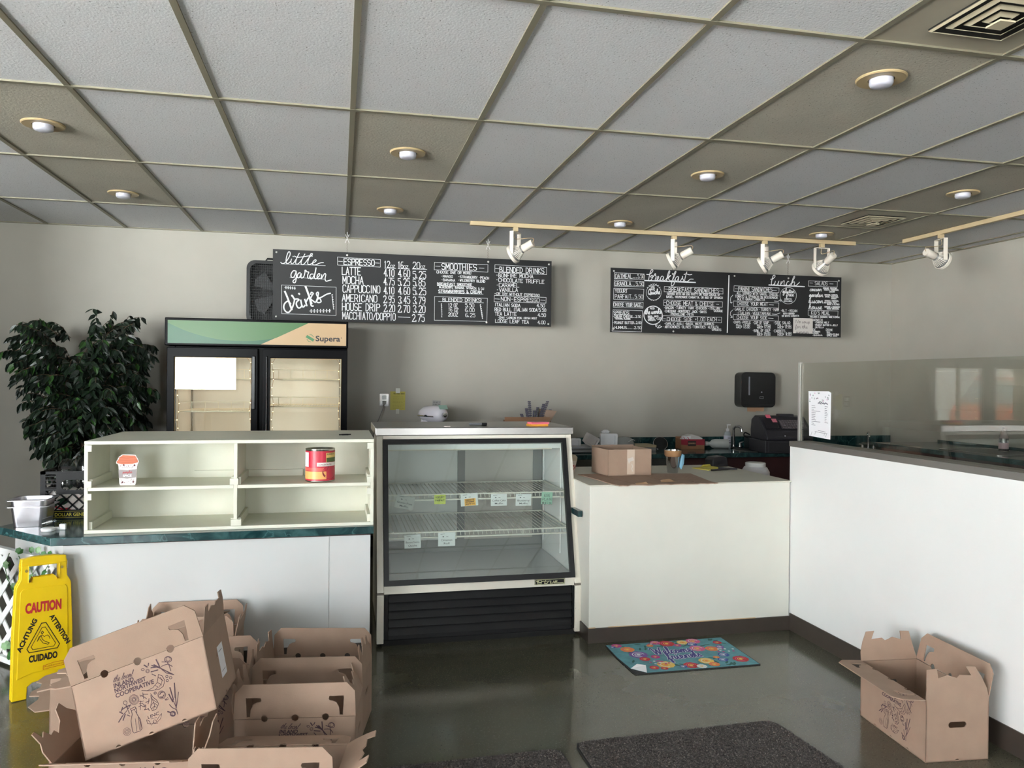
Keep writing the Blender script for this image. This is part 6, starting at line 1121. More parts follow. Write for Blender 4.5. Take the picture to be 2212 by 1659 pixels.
# ------------------------------------------------------------------ ficus beside the fridge
fic = thing('ficus_tree', 'dark green artificial ficus tree left of the drinks fridge', 'potted tree', (-1.93, 6.62, 0))
W('pot', MB().lathe([(.13, 0), (.17, .3), (.18, .3), (.18, .33), (.16, .33), (.15, .27)], (-1.93, 6.62, 0), 28), M('dark_brown_pot', (52, 42, 36), .5), fic, smooth=True, auto=.6)
BARK = M('ficus_bark', (84, 66, 50), .8); mb = MB()
for k in range(3):
    a = 2*PI*k/3; mb.tube(smooth_path([(-1.93+.03*math.cos(a), 6.62+.03*math.sin(a), .28), (-1.93+.02*math.cos(a+1.5), 6.62+.02*math.sin(a+1.5), .7), (-1.93+.04*math.cos(a+3), 6.62+.04*math.sin(a+3), 1.15), (-1.93+.15*math.cos(a+3.2), 6.62+.1*math.sin(a+3.2), 1.6)], 5), .016, 7)
W('trunk', mb, BARK, fic, smooth=True)
random.seed(21); tw = MB(); leaves = []
def clump(cx, cz): return cx, cz
LOBES = [(-2.22, 1.72, .25, .24), (-1.75, 1.74, .26, .22), (-1.98, 1.55, .42, .26), (-2.05, 1.40, .30, .22), (-1.75, 1.42, .26, .22), (-1.90, 1.18, .26, .22), (-1.95, .98, .20, .16), (-1.78, 1.28, .2, .18), (-2.02, 1.08, .27, .2), (-1.9, .93, .24, .14), (-2.1, 1.25, .22, .2)]
for i in range(400):
    cx, cz, rx, rz = LOBES[i % len(LOBES)]
    while True:
        u, v, w_ = (random.uniform(-1, 1) for _ in range(3))
        if u*u+v*v+w_*w_ < 1: break
    p = Vector((cx+u*rx*.66, 6.60+v*.28, cz+w_*rz*.8)); base = Vector((-1.93, 6.62, max(.95, cz-.35)))
    out = (p-base); out.normalize()
    dirv = Vector((out.x+random.uniform(-.4, .4), out.y*.6+random.uniform(-.5, .3), out.z*.5+random.uniform(-.1, .5))).normalized()
    pts = [p]; n = random.randint(5, 8)
    for k in range(n):
        dirv = (dirv+Vector((0, 0, -.16))).normalized(); pts.append(pts[-1]+dirv*.032)
    tw.tube(pts, .002, 4)
    for k in range(1, n+1):
        for s in (1, -1):
            if random.random() < .16: continue
            sd = dirv.cross(Vector((0, 0, 1))); sd = sd.normalized() if sd.length > .05 else Vector((1, 0, 0))
            ld = (sd*s*.7+dirv*.5+Vector((random.uniform(-.3, .3), random.uniform(-.5, .1), random.uniform(-1.5, -.4)))).normalized()
            leaves.append((pts[k], ld, random.uniform(.066, .095), random.random()))
for i in range(26):       # long stray sprays around the outline
    a = random.choice((random.uniform(-.4, 1.05), random.uniform(2.1, PI+.4))) if i < 18 else random.uniform(PI+.3, 2*PI-.3); p = Vector((-1.95+.34*math.cos(a), 6.55+random.uniform(-.15, .15), 1.52+.40*math.sin(a))); dirv = Vector((math.cos(a), -.1, max(math.sin(a), -.2))).normalized(); pts = [p]
    for k in range(7): dirv = (dirv+Vector((0, 0, -.14))).normalized(); pts.append(pts[-1]+dirv*.026)
    tw.tube(pts, .0018, 4)
    for k in range(1, 8):
        ld = (dirv*.5+Vector((random.uniform(-.6, .6), random.uniform(-.5, .1), random.uniform(-.9, .2)))).normalized(); leaves.append((pts[k], ld, random.uniform(.06, .085), random.random()))
FG = [M('ficus_leaf', (20, 36, 22), .42, var=.25, vscale=30), M('ficus_leaf_bright', (44, 78, 32), .42, var=.2, vscale=30), M('ficus_leaf_dark', (14, 26, 18), .42, var=.2, vscale=30)]
LV = [(0,0,0),(.15,.16,.04),(.22,.40,.05),(.13,.74,.03),(0,1,-.06),(-.13,.74,.03),(-.22,.40,.05),(-.15,.16,.04),(0,.45,-.03)]
LF = [(0,1,8),(1,2,8),(2,3,8),(3,4,8),(4,5,8),(5,6,8),(6,7,8),(7,0,8)]
def leafmat(p, d, s, spin):
    y = d; x = y.cross(Vector((0, -1, .3))); x = x.normalized() if x.length > .05 else Vector((1, 0, 0)); z = x.cross(y)
    a = (spin-.5)*1.6; x2 = x*math.cos(a)+z*math.sin(a); z2 = x2.cross(y)
    return Matrix(((x2.x*s, y.x*s, z2.x*s, p.x), (x2.y*s, y.y*s, z2.y*s, p.y), (x2.z*s, y.z*s, z2.z*s, p.z), (0, 0, 0, 1)))
leaves = [(Vector((-1.90+(p.x+1.93)*.88, p.y, p.z)), d, s, r) for p, d, s, r in leaves]
tw.v = [(-1.90+(x+1.93)*.88, y, z) for x, y, z in tw.v]
leaves.sort(key=lambda q: q[0].y)           # the ones facing the room first
lmesh = []
W('twigs', tw, BARK, fic)['kind'] = 'stuff'
for m_ in FG:
    me = MB().add(LV, LF).mesh('leaf'); me.materials.append(m_); lmesh.append(me)
off = Vector(fic.location); rest = [MB(), MB(), MB()]
for i, (p, d, s, r) in enumerate(leaves):
    k = 1 if r < .10 else (2 if r > .6 else 0); mt = leafmat(p, d, s, random.random())
    if i < 300:
        o = link('leaf', lmesh[k], fic); mt.translation = mt.translation-off; o.matrix_local = mt
    else: rest[k].add([mt @ Vector(v) for v in LV], LF)
for k, q in enumerate(rest): W('foliage', q, FG[k], fic)['kind'] = 'stuff'
# ------------------------------------------------------------------ things on the white counter
ux, uy, uz = (1,0,0), (0,1,0), (0,0,1)
t = thing('flattened_cardboard', 'flattened torn cardboard sheet spread on the white counter', 'cardboard', (1.9, 4.45, .922))
random.seed(4); P = [(1.505, 4.77), (1.545, 4.50), (1.56, 4.28)]; x = 1.58
while x < 2.17: P.append((x, 4.225+random.uniform(-.02, .016))); x += random.uniform(.02, .05)
P += [(2.185, 4.222), (2.215, 4.24), (2.20, 4.30), (2.255, 4.70), (1.9, 4.745)]
W('sheet', MB().panel(P, [[(1.66,4.262),(1.70,4.252),(1.76,4.268),(1.82,4.255),(1.80,4.275),(1.72,4.283)], [(2.05,4.30),(2.085,4.29),(2.10,4.325)], [(1.95,4.33),(2.0,4.315),(1.985,4.345)]], .005, (0,0,.9225), ux, uy), CARD, t)
W('crease_shadow_lines', MB().ribbon([(1.62, 4.70), (1.70, 4.24)], .003, (0,0,.9277), ux, uy, .0003).ribbon([(1.90, 4.73), (1.93, 4.24)], .003, (0,0,.9277), ux, uy, .0003).ribbon([(1.93, 4.40), (2.20, 4.38)], .003, (0,0,.9277), ux, uy, .0003), M('crease_shadow_brown', (112, 84, 64), .9), t)  # creases drawn as dark lines, their shadow painted on the sheet
W('torn_tab', MB().add([(1.88, 4.31, .928), (1.98, 4.33, .928), (1.95, 4.355, .942), (1.885, 4.33, .938)], [(0,1,2,3)]).add([(1.69, 4.235, .928), (1.77, 4.24, .928), (1.765, 4.262, .94), (1.70, 4.26, .934)], [(0,1,2,3)]), CARDE, t)
mb = MB(); random.seed(8)
for r_ in range(4):
    for k in range(9): a, b = 1.93+.03*k, 4.44+.045*r_; mb.ribbon([(a, b), (a+random.uniform(.01, .022), b+random.uniform(-.01, .012))], .004, (0,0,.9277), ux, uy, .0004)
W('faded_print', mb, M('faded_brown_print', (128, 96, 76), .85), t)
t = thing('open_carton', 'open tape-sealed brown carton standing on the flattened cardboard', 'cardboard box', (1.795, 4.76, .928), (0, 0, .07))
w_, d_, h_ = .30, .27, .168
for n_, mb in (('front_wall', MB().box(-w_/2, w_/2, -d_/2, -d_/2+.004, 0, h_)), ('back_wall', MB().box(-w_/2, w_/2, d_/2-.004, d_/2, 0, h_+.008)), ('side_wall', MB().box(-w_/2, -w_/2+.004, -d_/2, d_/2, 0, h_)), ('side_wall', MB().box(w_/2-.004, w_/2, -d_/2, d_/2, 0, h_)), ('base', MB().box(-w_/2, w_/2, -d_/2, d_/2, 0, .004))):
    L_(n_, mb, CARD, t)
L_('packing_tape', MB().box(-.02, .032, -d_/2-.0012, -d_/2-.0002, .01, h_), M('brown_packing_tape', (204, 184, 166), .15), t)
L_('torn_tape', MB().add([(-.018, -d_/2-.0016, .11), (.02, -d_/2-.0016, .12), (.028, -d_/2-.003, .10), (.0, -d_/2-.0016, .09), (-.008, -d_/2-.0016, .075)], [(0,4,3,2,1)]).ribbon([(.012,.075),(.018,.06),(.012,.045),(.018,.03)], .006, (0, -d_/2-.0014, 0), ux, uz), M('torn_tape_white', (206, 196, 188), .3), t)
t = thing('steel_tumbler', 'tall steel drink shaker with a brown paper collar on the counter', 'shaker', (2.175, 4.80, .922))
L_('cup', MB().lathe([(.034, 0), (.036, .004), (.05, .148), (.0515, .15), (.049, .15), (.034, .01), (.001, .008)], n=32), CHROME, t, smooth=True, auto=.5)
L_('paper_collar', MB().lathe([(.0475, .108), (.056, .118), (.057, .148), (.052, .15)], n=28, cap0=False, cap1=False), M('brown_collar', (150, 112, 76), .8), t, smooth=True)
o = W('face_mask', MB().add([(2.206, 4.765, .965), (2.225, 4.76, 1.05), (2.247, 4.77, 1.04), (2.243, 4.77, .985), (2.222, 4.765, .945), (2.215, 4.79, .965), (2.23, 4.79, 1.05), (2.25, 4.79, 1.04), (2.248, 4.79, .985), (2.226, 4.79, .945)], [(0,1,2,3,4),(9,8,7,6,5),(0,5,6,1),(1,6,7,2),(2,7,8,3),(3,8,9,4),(4,9,5,0)]), M('pale_blue_fabric', (130, 178, 204), .8), bevel=.003); tag(o, 'folded pale blue face mask tucked behind the steel shaker', 'mask')
t = thing('yellow_notepad', 'yellow note paper lying near the back corner of the white counter', 'note pad', (2.54, 4.98, .922), (0, 0, .35))
L_('sheets', MB().box(-.1, .09, -.075, .075, 0, .006), YPAPER, t)
L_('curled_corner', MB().add([(-.02, .075, .006), (.09, .075, .006), (.06, .06, .022), (.0, .07, .02)], [(0,1,2,3)]), YPAPER, t)
for a, b, lab, c in (((2.47, 4.83, .93), (2.70, 4.90, .93), 'long black pen in front of the yellow note paper', (26, 24, 26)), ((2.56, 4.90, .936), (2.68, 4.86, .93), 'short black pen crossing the long one', (40, 38, 44))):
    o = W('pen', MB().tube([a, tuple((Vector(a)*.3+Vector(b)*.7)), b], [.0065, .0065, .004], 8), M('pen_black_%d' % c[0], c, .4)); tag(o, lab, 'pen', 'pens on the counter')
o = thing('card_reader', 'squat black card terminal behind the white counter', 'terminal', (2.66, 5.12, .922), (0, 0, .2))
L_('body', MB().panel([(-.07, 0), (.07, 0), (.062, .06), (.03, .075), (-.05, .07), (-.07, .05)], [], .09, (0, .045, 0), ux, uz), M('terminal_black', (30, 28, 32), .4), o, bevel=.006)
L_('stand', MB().box(-.05, .05, -.04, .04, -.0, .004), BLACK, o)
t = thing('white_jar', 'white round plastic jar on a stool behind the white counter', 'jar', (3.12, 5.38, .775))
L_('body', MB().lathe([(.09, 0), (.105, .02), (.105, .07), (.085, .105), (.07, .112)], n=28), M('white_jar_plastic', (214, 214, 218), .4), t, smooth=True, auto=.7)
L_('lid', MB().lathe([(.074, .108), (.076, .112), (.076, .136), (.072, .14)], n=28), M('white_lid_plastic', (228, 228, 226), .35), t, smooth=True, auto=.6)
t = thing('work_stool', 'dark stool carrying the white jar', 'stool', (3.12, 5.38, 0))
L_('seat', MB().lathe([(.15, .74), (.16, .75), (.16, .77), (.15, .775)], n=28), DARK, t)
for k in range(4): a = PI/4+PI/2*k; L_('leg', MB().bar((.12*math.cos(a), .12*math.sin(a), .74), (.16*math.cos(a), .16*math.sin(a), 0), .025), DARK, t)
t = thing('paper_cup', 'paper cup with red lettering behind the display case', 'paper cup', (1.50, 4.93, .922))
L_('cup', MB().lathe([(.032, 0), (.045, .075), (.047, .078), (.044, .078), (.031, .004)], n=24), M('cream_cup_paper', (226, 220, 208), .6), t, smooth=True, auto=.5)
mb = MB(); v2, f2, xa, xb = type2d('PIZZA', .02)
L_('cup_lettering', mb.add([((.040+.012*y)*math.sin(-.9+(x-xa)*1.7/(xb-xa)), -(.040+.012*y)*math.cos(-.9+(x-xa)*1.7/(xb-xa)), .022+y*.04) for x, y in v2], f2), M('red_cup_ink', (170, 30, 40), .5), t)
L_('paper_top', MB().lathe([(.048, .078), (.05, .10), (.035, .115)], n=20), M('tan_cup_sleeve', (196, 182, 158), .7), t, smooth=True, auto=.5)

# ------------------------------------------------------------------ things on the back counter
t = thing('stand_mixer', 'white and chrome stand mixer on the back counter', 'mixer', (.81, 6.86, .88), (0, 0, .5))
MX = M('mixer_white', (226, 222, 230), .2, coat=.5)
L_('head', MB().lathe([(.02, -.17), (.06, -.16), (.085, -.1), (.09, 0), (.085, .1), (.06, .14), (.03, .15)], (0, -.02, .34), 24, Matrix.Rotation(PI/2, 3, 'X'), sx=.9, sy=.85), MX, t, smooth=True, auto=.9)
L_('trim_band', MB().lathe([(.085, -.145), (.088, -.14), (.0925, 0), (.088, .1), (.085, .1)], (0, -.02, .325), 24, Matrix.Rotation(PI/2, 3, 'X'), sx=.9, sy=.2, cap0=False, cap1=False), CHROME, t, smooth=True, auto=.8)
L_('neck', MB().box(-.05, .05, .02, .12, .02, .3), MX, t, bevel=.02); L_('foot', MB().panel(rrect(-.1, .1, -.2, .13, .06), [], .03, (0,0,0), ux, uy), MX, t, bevel=.006)
L_('bowl', MB().lathe([(.05, 0), (.06, .01), (.10, .1), (.105, .15), (.102, .15), (.05, .012)], (0, -.1, .03), 28), STEEL, t, smooth=True, auto=.5)
L_('hub_cap', MB().lathe([(.022, 0), (.022, .02), (.01, .022)], (0, -.17, .34), 16, Matrix.Rotation(PI/2, 3, 'X')), CHROME, t); L_('speed_knob', MB().lathe([(.008, 0), (.008, .015)], (-.08, -.02, .33), 10, Matrix.Rotation(-PI/2, 3, 'Y')), BLACK, t)
L_('sticky_note', MB().add([(-.04, -.14, .425), (.05, -.14, .425), (.05, -.165, .39), (-.04, -.165, .39), (-.04, -.142, .424), (.05, -.142, .424), (.05, -.167, .389), (-.04, -.167, .389)], [(0,1,2,3),(7,6,5,4),(0,4,5,1),(2,6,7,3)]), M('mint_note', (158, 190, 176), .7), t)
o = thing('grey_note', 'small grey note taped to the wall behind the mixer', 'note', (.882, 7.15, 1.298), (0, .05, 0))
L_('sheet', MB().box(-.038, .038, -.001, .001, -.035, .035), M('grey_note_paper', (150, 150, 146), .7), o); mb = MB()
for k in range(3): caps(mb, 'DO NOT TOUCH'[k:k+8], (-.03, .014-.02*k), (.03, .014-.02*k), .009, .0015, (0, -.0012, 0), ux, uz, .0004)
L_('writing', mb, INK, o)
t = thing('lavender_carton', 'brown carton holding a lavender plant on the back counter', 'cardboard box', (1.64, 6.72, .88), (0, 0, -.12))
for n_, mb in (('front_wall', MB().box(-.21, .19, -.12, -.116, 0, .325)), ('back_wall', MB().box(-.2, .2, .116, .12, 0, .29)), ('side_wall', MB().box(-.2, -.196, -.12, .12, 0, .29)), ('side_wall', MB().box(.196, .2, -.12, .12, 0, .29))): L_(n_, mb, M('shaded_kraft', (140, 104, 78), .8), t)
L_('flap', MB().add([(.12, .11, .29), (.22, .0, .29), (.27, .0, .375), (.10, .11, .395)], [(0,1,2,3)]).add([(.12, .114, .29), (.22, .004, .29), (.27, .004, .375), (.10, .114, .395)], [(3,2,1,0)]), CARD, t)
t = thing('lavender_plant', 'purple grey lavender sprigs rising from a carton', 'plant', (1.70, 6.76, 1.12))
random.seed(6); LAV = M('lavender_bloom', (96, 92, 108), .8)
for k in range(8):
    bx = -.05+.02*k; tx = (-.13, -.085, -.06, -.01, .02, .075, .11, .135)[k]+.03; h_ = (.10, .15, .215, .13, .16, .19, .215, .14)[k]; L_('stem', MB().tube([(bx*.4, 0, -.1), (tx, random.uniform(-.03, .03), h_)], .003, 5), M('lavender_stem', (104, 110, 92), .8), t)
    mb = MB(); p0 = Vector((bx*.4, 0, -.1)); p1 = Vector((tx, 0, h_))
    for j in range(9):
        f = .55+.45*j/8; q = p0.lerp(p1, f)
        for a in range(4): mb.sphere((q.x+.009*math.cos(a*1.6+j), q.y+.009*math.sin(a*1.6+j), q.z), .0075, 5)
    L_('bloom', mb, LAV, t)
def carton_red():
    t = thing('napkin_carton', 'red and brown open carton of napkins on the back counter', 'carton', (3.335, 6.97, .88), (0, 0, -.12))
    L_('front_wall', MB().box(-.115, .115, -.09, -.087, 0, .095), M('kraft_print_board', (150, 108, 76), .7), t); L_('back_wall', MB().box(-.115, .115, .087, .09, 0, .11), M('kraft_print_board', (150, 108, 76), .7), t)
    for s in (-1, 1): L_('side_wall', MB().box(s*.113-.002, s*.113+.002, -.087, .087, 0, .095), M('kraft_print_board', (150, 108, 76), .7), t)
    L_('base', MB().box(-.115, .115, -.09, .09, 0, .003), M('kraft_print_board', (150, 108, 76), .7), t)
    L_('red_band', MB().panel([(-.116, .045), (-.05, .038), (.02, .042), (.116, .04), (.116, .096), (-.116, .096)], [], .001, (0, -.0905, 0), ux, uz), M('red_board', (146, 28, 48), .5), t)
    L_('black_patch', MB().panel([(-.05, .03), (.03, .03), (.03, .08), (-.05, .08)], [], .001, (0, -.0918, 0), ux, uz), M('black_patch', (34, 26, 26), .5), t)
    mb = MB(); sans(mb, 'LENDERS', (-.044, .05), (.024, .05), .014, (0, -.0931, 0), ux, uz, .0004, .02); L_('patch_lettering', mb, M('tan_lettering', (196, 160, 120), .6), t)
    L_('napkin_stack', MB().panel([(-.1, .06), (.1, .06), (.105, .105), (.06, .125), (0, .14), (-.06, .12)], [], .12, (0, .06, 0), ux, uz), M('napkin_white', (214, 212, 210), .8), t)
    for x in (-.095, -.055): 
        L_('packet', MB().box(x, x+.038, -.082, -.06, .06, .125), PAPER, t); L_('packet_print', MB().ribbon([(x+.006, .115), (x+.03, .075)], .006, (0, -.0825, 0), ux, uz).ribbon([(x+.008, .07), (x+.03, .10)], .005, (0, -.0825, 0), ux, uz), M('pink_red_print', (186, 60, 84), .6), t)
    return t
carton_red()
t = thing('white_bottle', 'white plastic bottle lying on its side by the sink', 'bottle', (3.60, 6.93, .926), (0, -PI/2, -.25))
L_('body', MB().lathe([(.044, -.11), (.046, -.1), (.046, .02), (.04, .045), (.02, .065), (.018, .09), (.02, .092), (.02, .11)], n=24), M('milky_bottle', (188, 192, 190), .35), t, smooth=True, auto=.7)
L_('cap', MB().lathe([(.022, .09), (.022, .112)], n=20), M('milky_cap', (206, 208, 206), .4), t)
t = thing('soap_bottle', 'clear pump soap bottle with a white label standing by the faucet', 'soap bottle', (3.735, 6.97, .88))
L_('bottle', MB().lathe([(.034, 0), (.036, .006), (.036, .13), (.028, .155), (.014, .165)], n=24), M('soap_clear', (176, 182, 186), .15), t, smooth=True, auto=.6)
L_('label_wrap', MB().lathe([(.0365, .03), (.0365, .125)], n=24, cap0=False, cap1=False), M('soap_label', (206, 208, 220), .6), t)
L_('pump', MB().lathe([(.015, .165), (.015, .19), (.005, .192), (.005, .225)], n=14).box(-.006, .03, -.008, .008, .222, .234), M('pump_white', (226, 226, 226), .4), t)
L_('label_print', MB().ribbon([(-.015, .10), (.012, .10)], .004, (0, -.037, 0), ux, uz).ribbon([(-.015, .075), (.01, .075)], .003, (0, -.037, 0), ux, uz).ribbon([(-.015, .055), (.014, .055)], .006, (0, -.037, 0), ux, uz), INK, t)
def faucet(x, y, z, s, label, rz, q_=1.0):
    t = thing('faucet', label, 'faucet', (x, y, z), (0, 0, rz), 'chrome faucets at the sinks')
    L_('base_plate', MB().panel(rrect(-.09*s, .09*s, -.03*s, .03*s, .025*s), [], .012*s, (0,0,0), ux, uy), CHROME, t, bevel=.003)
    L_('spout', MB().tube(smooth_path([(0, 0, 0), (0, 0, .17*s), (.0, -.01*s, .2*s), (.02*s*q_, -.04*s*q_, .215*s), (.04*s*q_, -.075*s*q_, .2*s), (.045*s*q_, -.085*s*q_, .16*s)], 6), .012*s, 12), CHROME, t, smooth=True)
    for q in (-1, 1):
        L_('handle', MB().lathe([(.018*s, .01*s), (.014*s, .045*s), (.012*s, .05*s)], (q*.07*s, 0, 0), 16).tube([(q*.07*s, 0, .05*s), (q*.09*s, -.04*s, .062*s)], .006*s, 8), CHROME, t, smooth=True, auto=.7)
    return t
faucet(3.80, 6.97, .88, 1.0, 'chrome gooseneck faucet beside the soap bottle on the back counter', 0)
faucet(5.08, 6.66, .88, .8, 'small chrome faucet seen through the glass screen', -PI/2+.5, 2.0)
t = thing('back_sink', 'round bar sink, shade painted into its bowl, set into the back counter below the faucet', 'sink', (3.85, 6.72, .88))
L_('rim', MB().lathe([(.15, .0), (.17, .004), (.175, 0)], n=32, cap0=False, cap1=False), STEEL, t, smooth=True); L_('bowl', MB().lathe([(.155, .002), (.15, .001), (.001, .0005)], n=32), M('sink_shadow', (60, 60, 60), .35, .9), t)  # bowl is a flat disc with its shade painted in
t = thing('steel_plate', 'bright steel tray leaning in the bar sink', 'tray', (4.0, 6.66, .885), (0, -.5, .2))
L_('plate', MB().panel(rrect(-.02, .15, -.04, .05, .012), [], .004, (0,0,0), ux, uy), CHROME, t, bevel=.001); L_('lip', MB().box(.14, .15, -.04, .05, 0, .03), CHROME, t)
t = thing('plastic_tub', 'dark plastic tub with a small label right of the faucet', 'tub', (4.08, 6.98, .88))
L_('body', MB().panel(rrect(-.12, .16, -.08, .09, .03), [], .12, (0,0,0), ux, uy), M('tub_dark', (40, 44, 46), .35), t, bevel=.008); L_('label_sticker', MB().box(-.03, .03, -.0812, -.0805, .04, .085), M('sticker_cream', (190, 186, 170), .6), t)
L_('tub_handle', MB().tube(smooth_path([(-.12, 0, .1), (-.16, 0, .12), (-.15, 0, .15), (-.1, 0, .13)], 5), .007, 8), BLACK, t)
# cash register
t = thing('cash_register', 'black cash register with pink and yellow notes beside the glass post', 'cash register', (4.06, 6.56, .88), (0, 0, -.12))
RG = M('register_black', (40, 38, 44), .45)
L_('drawer', MB().box(-.24, .24, -.21, .16, 0, .115), RG, t, bevel=.006); L_('drawer_front', MB().box(-.21, .21, -.216, -.209, .015, .10), M('register_front', (30, 28, 34), .4), t, bevel=.003)
side = [(-.2, .115), (.16, .115), (.17, .2), (.15, .30), (.08, .335), (-.02, .325), (-.17, .21), (-.205, .15)]
mb = MB(); mb.add([(-.225, y, z) for y, z in side]+[(.225, y, z) for y, z in side], [tuple(range(7, -1, -1)), tuple(range(8, 16))]+[(i, (i+1) % 8, (i+1) % 8+8, i+8) for i in range(8)])
L_('housing', mb, RG, t, bevel=.012)
kd = Vector((0, .15, .115)).normalized(); KO = Vector((0, -.165, .217))
L_('keyboard', MB().panel([(-.06, .0), (.2, 0), (.2, .13), (-.06, .13)], [], .004, KO, (1,0,0), kd), M('keys_dark', (58, 54, 60), .5), t)
mb = MB()
for i in range(10):
    for j in range(5): mb.panel([(-.05+.024*i, .008+.024*j), (-.032+.024*i, .008+.024*j), (-.032+.024*i, .026+.024*j), (-.05+.024*i, .026+.024*j)], [], .005, KO+Vector((1,0,0)).cross(kd)*.004, (1,0,0), kd)
L_('keys', mb, M('key_caps', (104, 96, 100), .5), t)['kind'] = 'stuff'
L_('printer_cover', MB().panel([(-.2, .01), (-.08, .01), (-.08, .14), (-.2, .14)], [], .008, KO, (1,0,0), kd), M('register_front', (30, 28, 34), .4), t, bevel=.003)
L_('display_hood', MB().box(.0, .14, .02, .10, .325, .35), RG, t, bevel=.005)
for x, v, c in ((-.16, .15, (214, 96, 120)), (-.12, .09, (196, 110, 126))): L_('pink_note', MB().panel([(x, v), (x+.045, v), (x+.045, v+.05), (x, v+.05)], [], .001, KO+Vector((1,0,0)).cross(kd)*.0095, (1,0,0), kd), M('pink_note_%d' % c[0], c, .7), t)
L_('yellow_note', MB().box(.02, .17, -.2185, -.2165, .03, .085), YPAPER, t); L_('lock', MB().lathe([(.008, 0), (.008, .006)], (-.05, -.2, .16), 12, Matrix.Rotation(PI/2, 3, 'X')), CHROME, t)
# takeaway tubs and bags on the back counter, seen over the brown carton
FOAM = M('white_foam', (222, 222, 224), .6)
def tub(x, y, z, w, d, h, rot, label, mat=None):
    o = thing('foam_tub', label, 'food container', (x, y, z), rot, 'takeaway containers on the back counter'); mb = MB()
    mb.panel(rrect(-w/2, w/2, -h/2, h/2, .012, 3), [rrect(-w*.36, w*.36, -h*.34, h*.34, .01, 3)], .02, (0, -d/2+.02, 0), ux, uz); L_('rim', mb, mat or FOAM, o, bevel=.003)
    L_('shell', MB().box(-w*.46, w*.46, -d/2+.03, d/2, -h*.46, h*.46), mat or FOAM, o, bevel=.008); L_('well', MB().box(-w*.37, w*.37, -d/2+.02, -d/2+.031, -h*.35, h*.35), mat or FOAM, o); return o
tub(2.40, 6.70, .995, .155, .10, .115, (0, .02, -.15), 'white foam food tub facing us, highest on the back counter')
tub(2.08, 6.78, .95, .13, .12, .11, (0, 0, .1), 'white foam box just right of the display case top')
tub(2.22, 6.66, .995, .12, .09, .10, (.2, .45, .1), 'tilted ridged foam tub left of the facing one', M('ridged_foam', (206, 200, 198), .7))
t = thing('steel_tray', 'grey steel tray carrying the foam containers', 'tray', (2.25, 6.76, .88))
L_('tray', MB().box(-.26, .30, -.14, .14, 0, .035), M('dull_steel', (130, 130, 132), .4, .8), t, bevel=.01); L_('tray_foot', MB().box(-.25, .26, -.12, .12, .035, .06), M('clear_tub_grey', (168, 170, 174), .3), t, bevel=.01)
o = W('plastic_wrap', MB().lathe([(.001, .024), (.02, .03), (.035, .02), (.045, .014), (.04, 0)], (2.385, 6.73, 1.053), 7, sx=1.0, sy=.7), M('cellophane', (206, 208, 212), .2), bevel=.002); tag(o, 'crumpled clear wrap on top of the facing foam tub', 'plastic wrap')
t = thing('plastic_bag', 'grey translucent plastic bag slumped right of the foam tub', 'plastic bag', (2.58, 6.78, .88))
t.scale = (.85, .85, .75)
random.seed(2); mb = MB(); prof = [(.10, 0), (.13, .04), (.125, .1), (.1, .15), (.05, .175), (.001, .18)]; mb.lathe(prof, (0,0,0), 18, sx=1.0, sy=.75); mb.v = [(x+random.uniform(-.008, .008), y+random.uniform(-.008, .008), z) for x, y, z in mb.v]
L_('film', mb, M('grey_film', (150, 152, 150), .25), t, smooth=True, auto=1.5); L_('fold', MB().tube(smooth_path([(.02, -.09, .12), (.07, -.085, .15), (.11, -.05, .13)], 5), .004, 6), M('pale_fold', (196, 198, 198), .3), t)
t = thing('serving_board', 'pale wooden board lying behind the plastic bag', 'board', (2.80, 6.9, .88))
L_('board', MB().panel(rrect(-.12, .12, -.12, .12, .04), [], .02, (0,0,.03), ux, uy), M('pale_board', (176, 160, 130), .6), t, bevel=.004); L_('board_stack', MB().box(-.11, .11, -.1, .1, 0, .03), M('dull_steel', (130, 130, 132), .4, .8), t)
t = thing('round_lid', 'dark round pot lid leaning on the backsplash', 'lid', (3.02, 6.95, .93), (-.5, 0, -.2))
t.scale = (.75, .75, .75)
L_('disc', MB().lathe([(.09, 0), (.088, .012), (.05, .02), (.001, .022)], (0,0,0), 28, Matrix.Rotation(PI/2, 3, 'X')), M('lid_black', (26, 28, 28), .25), t, smooth=True, auto=.6); L_('steel_rim', MB().lathe([(.088, -.003), (.094, 0), (.094, .006), (.088, .008)], (0,0,0), 32, Matrix.Rotation(PI/2, 3, 'X'), cap0=False, cap1=False), CHROME, t, smooth=True)
o = W('storage_tote', MB().panel(rrect(2.5, 2.98, 6.56, 7.05, .03), [], .30, (0,0,.411), ux, uy), M('pale_tote', (196, 196, 200), .4), bevel=.006); tag(o, 'pale plastic tote on the shelf under the back counter', 'tote')
# soda bottle on the side counter
t = thing('soda_bottle', 'large soda bottle with dark drink behind the glass screen', 'bottle', (5.43, 5.42, .965))
t.scale = (.68, .68, .68)
L_('bottle', MB().lathe([(.048, 0), (.054, .012), (.054, .17), (.05, .19), (.03, .25), (.015, .275), (.014, .29)], n=28), M('clear_pet', (150, 140, 136), .1), t, smooth=True, auto=.7)
L_('drink', MB().lathe([(.0545, .012), (.0545, .165), (.0505, .186)], n=28, cap0=False, cap1=False), M('dark_cola', (30, 16, 14), .12), t, smooth=True)
L_('label', MB().lathe([(.0552, .04), (.0552, .115)], n=28, cap0=False, cap1=False), M('silver_pink_label', (196, 170, 176), .35), t); L_('cap', MB().lathe([(.016, .283), (.016, .303), (.013, .305)], n=18), M('grey_cap', (120, 120, 122), .4), t)
t = thing('pale_cloth', 'pale folded cloth lying near the sink behind the glass', 'cloth', (5.2, 4.75, .965)); L_('folds', MB().panel([(-.1, -.06), (.0, -.07), (.11, -.05), (.1, .06), (.0, .07), (-.09, .05)], [], .02, (0,0,0), ux, uy), M('cloth_beige', (170, 164, 150), .9), t, bevel=.008)
